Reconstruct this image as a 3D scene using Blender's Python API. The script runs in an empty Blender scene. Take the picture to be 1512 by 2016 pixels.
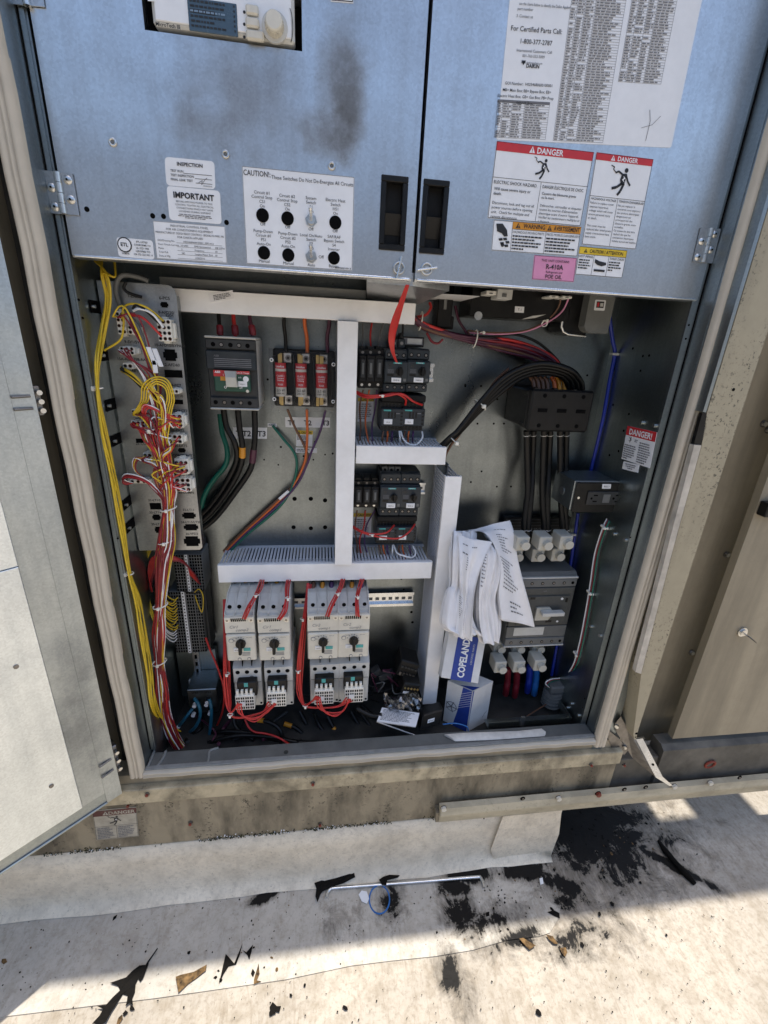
import bpy, math, random
from mathutils import Vector, Matrix
random.seed(7)
D = bpy.data
SC = bpy.context.scene
COL = SC.collection
R = math.radians

# ------------------------------------------------------------------ camera, sky, sun, exposure
FPX, YAW, PIT, ROL = 890.6, 0.14678, 0.362756, -0.052028      # focal length in photo pixels, aim of the lens
CAM = Vector((0.0, -0.795, 1.345))
_f = Vector((math.sin(YAW)*math.cos(PIT), math.cos(YAW)*math.cos(PIT), -math.sin(PIT)))
_r = Vector((math.cos(YAW), -math.sin(YAW), 0))
_d = _f.cross(_r)
RGT = math.cos(ROL)*_r + math.sin(ROL)*_d
DWN = -math.sin(ROL)*_r + math.cos(ROL)*_d
cd = D.cameras.new('camera'); cam = D.objects.new('camera', cd); COL.objects.link(cam)
cd.sensor_fit = 'VERTICAL'; cd.sensor_height = 36.0; cd.lens = FPX/2016*36.0
cd.clip_start = 0.02; cd.clip_end = 900
cam.matrix_world = Matrix((( RGT.x, -DWN.x, -_f.x, CAM.x), (RGT.y, -DWN.y, -_f.y, CAM.y), (RGT.z, -DWN.z, -_f.z, CAM.z), (0,0,0,1)))
SC.camera = cam

SUN_EL = R(82.3)
w = D.worlds.new('World'); SC.world = w; w.use_nodes = True
nt = w.node_tree; bgn = nt.nodes['Background']
sky = nt.nodes.new('ShaderNodeTexSky'); sky.sky_type = 'NISHITA'; sky.sun_disc = False
sky.sun_elevation = SUN_EL; sky.sun_rotation = R(64); sky.air_density = 1.0; sky.dust_density = 2.2; sky.ozone_density = 1.0
nt.links.new(sky.outputs[0], bgn.inputs[0]); bgn.inputs[1].default_value = 0.135
sl = D.lights.new('sun', 'SUN'); sl.energy = 3.2; sl.angle = R(0.7); sl.color = (1.0, 0.95, 0.87)
so = D.objects.new('sun', sl); COL.objects.link(so)
so.rotation_euler = Vector((-.27, -.128, -2.215)).to_track_quat('-Z', 'Y').to_euler()
SC.view_settings.view_transform = 'Standard'; SC.view_settings.look = 'None'
SC.view_settings.exposure = 0.98; SC.view_settings.gamma = 1.0; SC.view_settings.use_curve_mapping = False

# ------------------------------------------------------------------ photo pixel -> point on a real plane of the place
def ray(px, py): return RGT*((px-756)/FPX) + DWN*((py-1008)/FPX) + _f
def P(px, py, Y):
    r = ray(px, py); return CAM + r*((Y-CAM.y)/r.y)
def PZ(px, py, Z=0.0):
    r = ray(px, py); return CAM + r*((Z-CAM.z)/r.z)
def PX(px, py, X):
    r = ray(px, py); return CAM + r*((X-CAM.x)/r.x)

# ------------------------------------------------------------------ materials
MATS = {}
def ramp(nt, fac, stops):
    n = nt.nodes.new('ShaderNodeValToRGB')
    e = n.color_ramp.elements
    while len(e) < len(stops): e.new(0.5)
    for el, (p, c) in zip(e, stops):
        el.position = p; el.color = c if len(c) == 4 else (*c, 1)
    if fac is not None: nt.links.new(fac, n.inputs[0])
    return n
def noise(nt, vec, scale, detail=3, rough=.55, dist=0):
    n = nt.nodes.new('ShaderNodeTexNoise'); n.inputs['Scale'].default_value = scale
    n.inputs['Detail'].default_value = detail; n.inputs['Roughness'].default_value = rough; n.inputs['Distortion'].default_value = dist
    if vec is not None: nt.links.new(vec, n.inputs['Vector'])
    return n
def mixc(nt, fac, a, b, mode='MIX'):
    n = nt.nodes.new('ShaderNodeMix'); n.data_type = 'RGBA'; n.blend_type = mode
    for sock, val in ((n.inputs[0], fac), (n.inputs[6], a), (n.inputs[7], b)):
        if hasattr(val, 'is_output'): nt.links.new(val, sock)
        elif isinstance(val, (int, float)): sock.default_value = val
        else: sock.default_value = (*val, 1) if len(val) == 3 else val
    return n.outputs[2]
def mth(nt, op, a, b=None, clamp=False):
    n = nt.nodes.new('ShaderNodeMath'); n.operation = op; n.use_clamp = clamp
    for s, v in ((n.inputs[0], a), (n.inputs[1], b)):
        if v is None: continue
        if hasattr(v, 'is_output'): nt.links.new(v, s)
        else: s.default_value = v
    return n.outputs[0]
def base(name):
    m = D.materials.new(name); m.use_nodes = True
    nt = m.node_tree; b = nt.nodes['Principled BSDF']
    g = nt.nodes.new('ShaderNodeNewGeometry')
    return m, nt, b, g.outputs['Position']
def bump(nt, b, h, strength, dist=.001):
    n = nt.nodes.new('ShaderNodeBump'); n.inputs['Strength'].default_value = strength; n.inputs['Distance'].default_value = dist
    nt.links.new(h, n.inputs['Height']); nt.links.new(n.outputs[0], b.inputs['Normal'])
def plain(name, col, rough=.5, metal=0.0, var=.10, scale=60, bmp=0.0, bscale=300, dust=0.0, spec=.5):
    """a plastic, paint or metal with uneven tone, uneven gloss and, if asked, fine relief and dust"""
    if name in MATS: return MATS[name]
    m, nt, b, pos = base(name)
    n = noise(nt, pos, scale, 4, .6)
    lo = tuple(max(0, c*(1-var)) for c in col); hi = tuple(min(1, c*(1+var)) for c in col)
    r_ = ramp(nt, n.outputs[0], [(.3, lo), (.7, hi)])
    out = r_.outputs[0]
    if dust:
        n2 = noise(nt, pos, scale*.35, 5, .65)
        k = ramp(nt, n2.outputs[0], [(.42, (0,0,0)), (.72, (dust,dust,dust))])
        out = mixc(nt, k.outputs[0], out, (.30,.27,.22))
    nt.links.new(out, b.inputs['Base Color'])
    rr = ramp(nt, n.outputs[0], [(.3, (rough*.85,)*3), (.7, (min(1,rough*1.15),)*3)])
    nt.links.new(rr.outputs[0], b.inputs['Roughness'])
    b.inputs['Metallic'].default_value = metal; b.inputs['Specular IOR Level'].default_value = spec
    if bmp:
        nb = noise(nt, pos, bscale, 2); bump(nt, b, nb.outputs[0], bmp)
    MATS[name] = m; return m

def galv(name, tone=.55, rough=.42, tint=(.97,1.0,1.02), smudge=None, wave=.25):
    m, nt, b, pos = base(name)
    v = nt.nodes.new('ShaderNodeTexVoronoi'); v.inputs['Scale'].default_value = 330; nt.links.new(pos, v.inputs['Vector'])
    s = nt.nodes.new('ShaderNodeSeparateColor'); nt.links.new(v.outputs['Color'], s.inputs[0])
    n = noise(nt, pos, 9, 5, .6); nf = noise(nt, pos, 420, 2)
    a = mth(nt, 'ADD', mth(nt, 'MULTIPLY', s.outputs[0], .22), mth(nt, 'MULTIPLY', n.outputs[0], .78))
    lo = tuple(tone*.84*t for t in tint); hi = tuple(min(1, tone*1.12*t) for t in tint)
    c = ramp(nt, a, [(.22, lo), (.72, hi)]).outputs[0]
    rg = ramp(nt, a, [(.2, (rough*1.12,)*3), (.8, (rough*.92,)*3)]).outputs[0]
    if smudge:
        for (cx, cz, rx, rz, k) in smudge:
            sp = nt.nodes.new('ShaderNodeSeparateXYZ'); nt.links.new(pos, sp.inputs[0])
            dx = mth(nt, 'DIVIDE', mth(nt, 'SUBTRACT', sp.outputs[0], cx), rx); dz = mth(nt, 'DIVIDE', mth(nt, 'SUBTRACT', sp.outputs[2], cz), rz)
            d2 = mth(nt, 'SQRT', mth(nt, 'ADD', mth(nt, 'MULTIPLY', dx, dx), mth(nt, 'MULTIPLY', dz, dz)))
            nz = noise(nt, pos, 22, 6, .62)
            q = mth(nt, 'ADD', d2, mth(nt, 'MULTIPLY', mth(nt, 'SUBTRACT', nz.outputs[0], .5), 1.5))
            fk = ramp(nt, q, [(.15, (k,)*3), (1.0, (0,0,0))]).outputs[0]
            c = mixc(nt, fk, c, (.075,.068,.058)); rg = mixc(nt, fk, rg, (.75,.75,.75))
    mp = nt.nodes.new('ShaderNodeMapping'); mp.inputs['Rotation'].default_value = (0, R(12), 0); mp.inputs['Scale'].default_value = (1, 1, .06); nt.links.new(pos, mp.inputs[0])
    ns = noise(nt, mp.outputs[0], 70, 5, .65, .3); nb_ = noise(nt, pos, 2.6, 4, .6, .5)
    ws = mth(nt, 'ADD', mth(nt, 'MULTIPLY', mth(nt, 'SUBTRACT', ns.outputs[0], .5), .5), mth(nt, 'MULTIPLY', mth(nt, 'SUBTRACT', nb_.outputs[0], .5), .9))
    gain = mth(nt, 'ADD', 1.0, mth(nt, 'MULTIPLY', ws, .55)); cc = nt.nodes.new('ShaderNodeCombineColor')
    for i_ in range(3): nt.links.new(gain, cc.inputs[i_])
    c = mixc(nt, 1.0, c, cc.outputs[0], 'MULTIPLY'); rr_ = nt.nodes.new('ShaderNodeSeparateColor'); nt.links.new(rg, rr_.inputs[0])
    rg = mth(nt, 'SUBTRACT', rr_.outputs[0], mth(nt, 'MULTIPLY', ws, .22))
    nt.links.new(c, b.inputs['Base Color']); nt.links.new(rg, b.inputs['Roughness'])
    b.inputs['Metallic'].default_value = 1.0
    wv = noise(nt, pos, 5, 2); h = mth(nt, 'ADD', mth(nt, 'MULTIPLY', wv.outputs[0], 6.0), mth(nt, 'MULTIPLY', nf.outputs[0], .12))
    bump(nt, b, h, wave, .002)
    MATS[name] = m; return m

def grimy(name, col, dark=(.05,.045,.03), patch=.5, speck=.5, rough=.6, streak=1.0, scale=7.0):
    """paint that has weathered: broad stains, runs and mildew specks"""
    m, nt, b, pos = base(name)
    mp = nt.nodes.new('ShaderNodeMapping'); mp.inputs['Scale'].default_value = (1, 1, 1/streak); nt.links.new(pos, mp.inputs[0])
    n1 = noise(nt, mp.outputs[0], scale, 6, .62, .15); n2 = noise(nt, pos, 130, 4, .7); n3 = noise(nt, pos, 40, 5, .6)
    c0 = ramp(nt, n3.outputs[0], [(.3, tuple(x*.94 for x in col)), (.7, tuple(min(1, x*1.04) for x in col))]).outputs[0]
    k1 = ramp(nt, n1.outputs[0], [(.42, (0,0,0)), (.62, (patch,)*3)]).outputs[0]
    c1 = mixc(nt, k1, c0, tuple(x*.45+y*.55 for x, y in zip(dark, [q*.55 for q in col])))
    nm = noise(nt, mp.outputs[0], scale*1.7, 3, .5)
    sp = mth(nt, 'MULTIPLY', ramp(nt, n2.outputs[0], [(.55, (0,0,0)), (.63, (1,1,1))]).outputs[0], ramp(nt, nm.outputs[0], [(.48, (0,0,0)), (.62, (speck,)*3)]).outputs[0])
    c2 = mixc(nt, sp, c1, dark)
    nt.links.new(c2, b.inputs['Base Color']); b.inputs['Roughness'].default_value = rough
    bump(nt, b, n3.outputs[0], .08, .0006)
    MATS[name] = m; return m

def membrane(name, col, blobs=(), tone=1.0):
    """white roofing sheet: grey film, brown drag marks, black specks and tar where it was spilt"""
    m, nt, b, pos = base(name)
    n1 = noise(nt, pos, 3.2, 7, .62, .4); n2 = noise(nt, pos, 26, 6, .7); n3 = noise(nt, pos, 210, 3, .6)
    mp = nt.nodes.new('ShaderNodeMapping'); mp.inputs['Rotation'].default_value = (0, 0, R(-52)); mp.inputs['Scale'].default_value = (1.0, .16, 1); nt.links.new(pos, mp.inputs[0])
    n4 = noise(nt, mp.outputs[0], 48, 5, .65, 2.2)
    c = ramp(nt, n1.outputs[0], [(.32, tuple(x*.74 for x in col)), (.62, col)]).outputs[0]
    k = ramp(nt, n2.outputs[0], [(.45, (0,0,0)), (.70, (.72*tone,)*3)]).outputs[0]
    c = mixc(nt, k, c, (.25,.205,.145))
    n5 = noise(nt, pos, 95, 5, .7); k5 = ramp(nt, n5.outputs[0], [(.50, (0,0,0)), (.68, (.55*tone,)*3)]).outputs[0]
    c = mixc(nt, k5, c, (.20,.165,.12))
    dm = mth(nt, 'MULTIPLY', ramp(nt, n4.outputs[0], [(.54, (0,0,0)), (.66, (.50*tone,)*3)]).outputs[0], ramp(nt, n1.outputs[1], [(.35, (.1,)*3), (.6, (1,)*3)]).outputs[0])
    c = mixc(nt, dm, c, (.20,.155,.105))
    k2 = ramp(nt, n3.outputs[0], [(.66, (0,0,0)), (.72, (.6,)*3)]).outputs[0]
    c = mixc(nt, k2, c, (.10,.085,.065))
    rg = None
    if blobs:
        sp = nt.nodes.new('ShaderNodeSeparateXYZ'); nt.links.new(pos, sp.inputs[0])
        tot = None
        for (cx, cy, rx, ry, a, k_) in blobs:
            X = mth(nt, 'SUBTRACT', sp.outputs[0], cx); Y = mth(nt, 'SUBTRACT', sp.outputs[1], cy)
            ca, sa = math.cos(R(a)), math.sin(R(a))
            U = mth(nt, 'DIVIDE', mth(nt, 'ADD', mth(nt, 'MULTIPLY', X, ca), mth(nt, 'MULTIPLY', Y, sa)), rx)
            V = mth(nt, 'DIVIDE', mth(nt, 'SUBTRACT', mth(nt, 'MULTIPLY', Y, ca), mth(nt, 'MULTIPLY', X, sa)), ry)
            d = mth(nt, 'SQRT', mth(nt, 'ADD', mth(nt, 'MULTIPLY', U, U), mth(nt, 'MULTIPLY', V, V)))
            e = mth(nt, 'MULTIPLY', mth(nt, 'SUBTRACT', 1.0, d), k_)
            e = mth(nt, 'MAXIMUM', e, -1.0)
            tot = e if tot is None else mth(nt, 'MAXIMUM', tot, e)
        nz = noise(nt, pos, 15, 10, .76, .5); nz2 = noise(nt, mp.outputs[0], 70, 6, .7, .8)
        q = mth(nt, 'ADD', tot, mth(nt, 'MULTIPLY', mth(nt, 'SUBTRACT', mth(nt, 'ADD', nz.outputs[0], mth(nt, 'MULTIPLY', nz2.outputs[0], .28)), .64), 3.2))
        film = ramp(nt, mth(nt, 'ADD', q, .45), [(.10, (0,0,0)), (.85, (.88,)*3)]).outputs[0]
        tar = ramp(nt, q, [(.27, (0,0,0)), (.40, (1,1,1))]).outputs[0]
        c = mixc(nt, film, c, (.085,.072,.055))
        c = mixc(nt, tar, c, (.012,.011,.010))
        rg = mixc(nt, tar, (.8,.8,.8), (.6,.6,.6)); sg = mixc(nt, tar, (.35,.35,.35), (.12,.12,.12)); nt.links.new(sg, b.inputs['Specular IOR Level'])
    nt.links.new(c, b.inputs['Base Color'])
    if rg is not None: nt.links.new(rg, b.inputs['Roughness'])
    else: b.inputs['Roughness'].default_value = .75
    h = mth(nt, 'ADD', mth(nt, 'MULTIPLY', n2.outputs[0], 1.2), mth(nt, 'MULTIPLY', n3.outputs[0], .25))
    nw = noise(nt, pos, 7, 4, .55, 1.0); h = mth(nt, 'ADD', h, mth(nt, 'MULTIPLY', nw.outputs[0], 5.0))
    bump(nt, b, h, .40, .0025)
    MATS[name] = m; return m

M = {}
def pl(k, *a, **kw): M[k] = plain(k, *a, **kw)
M['galv'] = galv('galvanised_steel', .50, .40)
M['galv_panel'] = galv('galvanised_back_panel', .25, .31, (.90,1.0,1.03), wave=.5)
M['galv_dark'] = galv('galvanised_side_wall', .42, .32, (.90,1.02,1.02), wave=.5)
M['galv_frame'] = galv('galvanised_frame', .36, .42, (.90,1.0,1.03))
M['galv_plate'] = galv('galvanised_connector_plate', .38, .42, (.97,1.0,1.01))
M['zinc'] = galv('bright_zinc', .72, .28)
M['beige'] = grimy('beige_paint', (.345,.295,.205), patch=.55, speck=.06, streak=9.0, scale=9)
M['beige_spot'] = grimy('beige_paint_mildewed', (.37,.325,.225), patch=.38, speck=.85, streak=5.0, scale=7)
M['beige_dirty'] = grimy('beige_base_grimy', (.30,.255,.175), dark=(.018,.016,.011), patch=1.0, speck=.9, streak=2.6, scale=12)
M['beige_rail'] = grimy('beige_rail_paint', (.50,.44,.31), patch=.45, speck=.2, streak=.4, scale=8)
M['beige_lip'] = grimy('beige_lip_paint', (.50,.43,.29), dark=(.04,.036,.022), patch=.9, speck=.5, streak=1.2, scale=11)
M['gasket'] = plain('tan_rubber_gasket', (.53,.475,.38), .5, var=.06, scale=30, bmp=.08, bscale=400, dust=.12)
pl('shade_dark', (.040,.038,.033), .7, dust=.2, var=.3, scale=25, spec=.3)  # near-black stands in for shade on the beige frame beside the gaskets
pl('duct', (.90,.895,.88), .42, var=.04, scale=25, dust=.20)
pl('duct_side', (.66,.67,.70), .5, var=.06)
pl('black', (.006,.006,.006), .40, var=.3, dust=.015, spec=.3)
pl('black_matt', (.008,.008,.008), .6, var=.3, dust=.02, spec=.25)
pl('charcoal', (.030,.032,.033), .5, var=.15, dust=.05, spec=.35)
pl('slate', (.022,.029,.035), .45, var=.15, dust=.05, spec=.35)
pl('gunmetal', (.070,.073,.070), .5, var=.12, dust=.06, spec=.35)
pl('covergrey', (.15,.155,.145), .5, var=.1, dust=.08)
pl('label_old', (.40,.37,.30), .7, var=.25, scale=40, dust=.5)
pl('red_old', (.10,.028,.024), .7, var=.3, scale=60, dust=.3)
pl('midgrey', (.135,.14,.138), .5, var=.1, dust=.06, spec=.4)
pl('lightgrey', (.56,.56,.53), .5, var=.06, dust=.15)
pl('capgrey', (.50,.49,.43), .5, var=.06, dust=.12)
pl('cream', (.64,.61,.52), .45, var=.06, dust=.18)
pl('nylon', (.78,.76,.68), .4, var=.06, dust=.05)
pl('white', (.80,.80,.79), .45, var=.04, dust=.05)
pl('label', (.78,.79,.80), .40, var=.03, dust=.05)
pl('ink', (.015,.015,.017), .6, var=.1)
pl('inkgrey', (.16,.16,.17), .6, var=.2)
pl('red', (.50,.025,.022), .38, var=.12)
pl('wine', (.21,.013,.022), .38, var=.2)
pl('danger_red', (.52,.028,.034), .45, var=.08)
pl('yellow', (.68,.47,.025), .38, var=.12)
pl('orange', (.62,.13,.025), .4, var=.1)
pl('amber', (.62,.26,.02), .4, var=.1)
pl('purple', (.075,.03,.11), .4, var=.15)
pl('plum', (.07,.014,.035), .4, var=.2)
pl('brown', (.14,.065,.035), .45, var=.15)
pl('pink', (.64,.26,.42), .45, var=.05)
pl('green', (.008,.13,.085), .4, var=.15)
pl('teal', (.01,.10,.16), .4, var=.15)
pl('blue', (.01,.03,.30), .35, var=.15)
pl('cableblue', (.02,.14,.42), .35, var=.15)
pl('boxblue', (.018,.05,.28), .42, var=.08)
pl('siemens_green', (.06,.35,.33), .45, var=.1)
pl('abb_green', (.02,.075,.05), .45, var=.1)
pl('brass', (.55,.40,.16), .35, metal=1.0)
pl('steel', (.62,.62,.60), .30, metal=1.0, var=.15)
pl('darksteel', (.22,.21,.20), .45, metal=1.0, var=.3)
pl('hole', (.003,.003,.003), .9, spec=.1)
pl('card', (.68,.68,.67), .55, var=.05, dust=.1)
pl('lcd', (.05,.085,.12), .25, var=.1)
pl('lcdlight', (.17,.24,.32), .3, var=.1)
pl('leaf_black', (.007,.006,.005), .85, var=.5, scale=120, bmp=.5, spec=.12)
pl('channel', (.085,.080,.068), .6, var=.35, scale=16, dust=.45, spec=.3)
pl('sill', (.115,.12,.115), .55, var=.15, scale=30, dust=.15)
pl('sealant', (.23,.235,.225), .6, var=.15)
pl('leaf_brown', (.12,.072,.030), .8, var=.95, scale=90, bmp=.6, spec=.2)
pl('moss', (.035,.040,.012), .9, var=.5, scale=200)
pl('rust', (.19,.03,.016), .6, var=.4)
pl('paper', (.84,.83,.83), .6, var=.05, scale=30, dust=.06)
pl('strip', (.50,.46,.39), .6, var=.25, scale=25, dust=.5)
pl('trim', (.70,.67,.61), .6, var=.2, scale=25, dust=.5)
pl('block', (.17,.172,.17), .9, var=.15, scale=3)
pl('base_dark', (.028,.028,.027), .55, var=.4, scale=18, dust=.12, spec=.3)
def clear(name, tint, gl=.12, rough=.05):
    m = D.materials.new(name); m.use_nodes = True; nt = m.node_tree
    o = nt.nodes['Material Output']; nt.nodes.remove(nt.nodes['Principled BSDF'])
    t = nt.nodes.new('ShaderNodeBsdfTransparent'); t.inputs[0].default_value = (*tint, 1)
    g = nt.nodes.new('ShaderNodeBsdfGlossy'); g.inputs['Roughness'].default_value = rough
    nz = nt.nodes.new('ShaderNodeTexNoise'); nz.inputs['Scale'].default_value = 30
    rr = ramp(nt, nz.outputs[0], [(.3, (rough,)*3), (.8, (rough*3,)*3)]); nt.links.new(rr.outputs[0], g.inputs['Roughness'])
    x = nt.nodes.new('ShaderNodeMixShader'); x.inputs[0].default_value = gl
    nt.links.new(t.outputs[0], x.inputs[1]); nt.links.new(g.outputs[0], x.inputs[2]); nt.links.new(x.outputs[0], o.inputs[0])
    MATS[name] = m; return m
M['clear'] = clear('clear_cover', (.93,.93,.94), .022)
M['bag'] = clear('plastic_film', (.62,.63,.66), .30, .12)

# ------------------------------------------------------------------ mesh building
_txt = {}
def text_mesh(s, bold=0.0, shear=0.0):
    k = (s, bold, shear)
    if k in _txt: return _txt[k]
    c = D.curves.new('t', 'FONT'); c.body = s; c.size = 1.0; c.offset = bold; c.shear = shear; c.resolution_u = 2; c.fill_mode = 'FRONT'
    o = D.objects.new('t', c); me = D.meshes.new_from_object(o)
    vs = [(v.co.x, v.co.y) for v in me.vertices]; fs = [tuple(p.vertices) for p in me.polygons]
    xs = [v[0] for v in vs] or [0]; ys = [v[1] for v in vs] or [0]
    w0, w1 = min(xs), max(xs)
    _txt[k] = ([(x-w0, y) for x, y in vs], fs, w1-w0)
    D.objects.remove(o); D.curves.remove(c); D.meshes.remove(me)
    return _txt[k]
CAP = 0.73
class MB:
    def __init__(s): s.v = []; s.f = []; s.m = []; s.sm = []; s.mats = []
    def mi(s, k):
        if k not in s.mats: s.mats.append(k)
        return s.mats.index(k)
    def add(s, vs, fs, mat, smooth=False):
        b = len(s.v); i = s.mi(mat); s.v += [tuple(v) for v in vs]
        for f in fs: s.f.append(tuple(b+j for j in f)); s.m.append(i); s.sm.append(smooth)
    def obox(s, O, a, b, c, mat, bev=0.0):
        """box from corner O along three edge vectors, edges chamfered by bev"""
        O, a, b, c = Vector(O), Vector(a), Vector(b), Vector(c)
        if a.cross(b).dot(c) < 0: a, b = b, a
        if bev <= 0:
            vs = [O+a*i+b*j+c*k for k in (0,1) for j in (0,1) for i in (0,1)]
            s.add(vs, [(0,2,3,1),(4,5,7,6),(0,1,5,4),(2,6,7,3),(0,4,6,2),(1,3,7,5)], mat); return
        L = [a.length, b.length, c.length]; t = [min(.45, bev/l) for l in L]; ax = (a, b, c)
        vs = []; ix = {}
        for i in (0,1):
            for j in (0,1):
                for k in (0,1):
                    for q in range(3):
                        co = [i, j, k]
                        for z in range(3):
                            if z != q: co[z] = co[z] + (t[z] if co[z] == 0 else -t[z])
                        ix[(i,j,k,q)] = len(vs); vs.append(O + ax[0]*co[0] + ax[1]*co[1] + ax[2]*co[2])
        fs = []
        for q in range(3):
            u, w_ = [(1,2),(2,0),(0,1)][q]
            for sd in (0,1):
                o = []
                for (x, y) in ((0,0),(1,0),(1,1),(0,1)):
                    co = [0,0,0]; co[q] = sd; co[u] = x; co[w_] = y; o.append(ix[(*co, q)])
                fs.append(tuple(o if sd else o[::-1]))
            for x in (0,1):
                for y in (0,1):
                    c0 = [0,0,0]; c0[u] = x; c0[w_] = y; c1 = list(c0); c1[q] = 1; c0[q] = 0
                    o = [ix[(*c0, u)], ix[(*c1, u)], ix[(*c1, w_)], ix[(*c0, w_)]]
                    fs.append(tuple(o if (x == y) else o[::-1]))
        for i in (0,1):
            for j in (0,1):
                for k in (0,1):
                    o = [ix[(i,j,k,0)], ix[(i,j,k,1)], ix[(i,j,k,2)]]
                    fs.append(tuple(o if (i+j+k) % 2 else o[::-1]))
        s.add(vs, fs, mat)
    def box(s, x0, x1, y0, y1, z0, z1, mat, bev=0.0):
        s.obox((x0,y0,z0), (x1-x0,0,0), (0,y1-y0,0), (0,0,z1-z0), mat, bev)
    def cyl(s, c, ax, r, mat, n=14, r2=None, cap=True, smooth=True):
        c, ax = Vector(c), Vector(ax); r2 = r if r2 is None else r2
        z = ax.normalized(); x = z.orthogonal().normalized(); y = z.cross(x)
        vs = []; 
        for k in range(n):
            t = 2*math.pi*k/n; d = x*math.cos(t)+y*math.sin(t); vs.append(c+d*r); vs.append(c+ax+d*r2)
        s.add(vs, [(2*k, 2*((k+1)%n), 2*((k+1)%n)+1, 2*k+1) for k in range(n)], mat, smooth)
        if cap:
            s.add([vs[2*k] for k in range(n)][::-1], [tuple(range(n))], mat); s.add([vs[2*k+1] for k in range(n)], [tuple(range(n))], mat)
    def ring(s, c, ax, r, t, mat, n=18, m=6):
        c, z = Vector(c), Vector(ax).normalized(); x = z.orthogonal().normalized(); y = z.cross(x)
        s.tube([c + (x*math.cos(2*math.pi*k/n)+y*math.sin(2*math.pi*k/n))*r for k in range(n+1)], t, mat, m)
    def dome(s, c, ax, r, h, mat, n=12, m=4):
        c, z = Vector(c), Vector(ax).normalized(); x = z.orthogonal().normalized(); y = z.cross(x)
        vs = []
        for i in range(m):
            a = math.pi/2*i/m
            for k in range(n):
                t = 2*math.pi*k/n; vs.append(c + (x*math.cos(t)+y*math.sin(t))*r*math.cos(a) + z*h*math.sin(a))
        vs.append(c+z*h); fs = [(i*n+k, i*n+(k+1)%n, (i+1)*n+(k+1)%n, (i+1)*n+k) for i in range(m-1) for k in range(n)]
        fs += [((m-1)*n+k, (m-1)*n+(k+1)%n, m*n) for k in range(n)]
        s.add(vs, fs, mat, True)
    def tube(s, pts, r, mat, n=6, rr=None):
        pts = [Vector(p) for p in pts]; vs = []; nrm = None
        for i, p in enumerate(pts):
            t = (pts[min(i+1, len(pts)-1)] - pts[max(i-1, 0)])
            if t.length < 1e-9: t = Vector((0,0,1))
            t.normalize()
            if nrm is None: nrm = t.orthogonal().normalized()
            else:
                nrm = nrm - t*nrm.dot(t)
                nrm = t.orthogonal().normalized() if nrm.length < 1e-6 else nrm.normalized()
            b = t.cross(nrm); q = r if rr is None else rr[i]
            for k in range(n):
                a = 2*math.pi*k/n; vs.append(p + (nrm*math.cos(a)+b*math.sin(a))*q)
        fs = [(i*n+k, i*n+(k+1)%n, (i+1)*n+(k+1)%n, (i+1)*n+k) for i in range(len(pts)-1) for k in range(n)]
        s.add(vs, fs, mat, True)
        s.add(vs[:n][::-1], [tuple(range(n))], mat); s.add(vs[-n:], [tuple(range(n))], mat)
    def prism(s, poly, off, mat):
        """poly: 3D points of one face; off: vector to the opposite face"""
        poly = [Vector(p) for p in poly]; off = Vector(off); n = len(poly)
        nn = Vector((0,0,0))
        for i in range(n): nn += poly[i].cross(poly[(i+1) % n])
        if nn.dot(off) > 0: poly = poly[::-1]
        vs = poly + [p+off for p in poly]
        s.add(vs, [tuple(range(n)), tuple(range(2*n-1, n-1, -1))] + [((i+1)%n, i, n+i, n+(i+1)%n) for i in range(n)], mat)
    def quad(s, a, b, c, d, mat): s.add([a,b,c,d], [(0,1,2,3)], mat)
    def grid(s, g, mat, smooth=True, matf=None):
        nr, nc = len(g), len(g[0]); vs = [p for row in g for p in row]
        s.add(vs, [(i*nc+j, i*nc+j+1, (i+1)*nc+j+1, (i+1)*nc+j) for i in range(nr-1) for j in range(nc-1)], mat, smooth)
    def text(s, st, O, ex, ey, h, mat, al='l', bold=0.0, shear=0.0, maxw=None):
        """flat lettering: baseline at O, running along ex, rising along ey, capital height h"""
        vs, fs, wd = text_mesh(st, bold, shear); k = h/CAP; kx = k
        if maxw and wd*k > maxw: kx = maxw/wd
        o = {'l': 0, 'c': -wd*kx/2, 'r': -wd*kx}[al]
        O, ex, ey = Vector(O), Vector(ex), Vector(ey)
        s.add([O + ex*(x*kx+o) + ey*(y*k) for x, y in vs], fs, mat)
    def build(s, name, parent=None, label=None, cat=None, group=None, kind=None, origin=None):
        me = D.meshes.new(name)
        root = parent
        while root is not None and root.parent is not None: root = root.parent
        if parent is not None: org = root.location.copy()
        elif origin is not None: org = Vector(origin)
        else:
            n = max(1, len(s.v)); xs = [v[0] for v in s.v]; ys = [v[1] for v in s.v]; zs = [v[2] for v in s.v]
            org = Vector(((min(xs)+max(xs))/2, (min(ys)+max(ys))/2, min(zs)))
        me.from_pydata([(v[0]-org.x, v[1]-org.y, v[2]-org.z) for v in s.v], [], s.f)
        for k in s.mats: me.materials.append(M[k])
        me.polygons.foreach_set('material_index', s.m); me.polygons.foreach_set('use_smooth', s.sm); me.update()
        o = D.objects.new(name, me); COL.objects.link(o)
        if parent is not None: o.parent = parent
        else: o.location = org
        tag(o, label, cat, group, kind); return o
def tag(o, label=None, cat=None, group=None, kind=None):
    for k, v in (('label', label), ('category', cat), ('group', group), ('kind', kind)):
        if v: o[k] = v
    return o
def thing(name, loc, label, cat, group=None):
    o = D.objects.new(name, None); COL.objects.link(o); o.location = Vector(loc); o.empty_display_size = .02
    return tag(o, label, cat, group)
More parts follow.
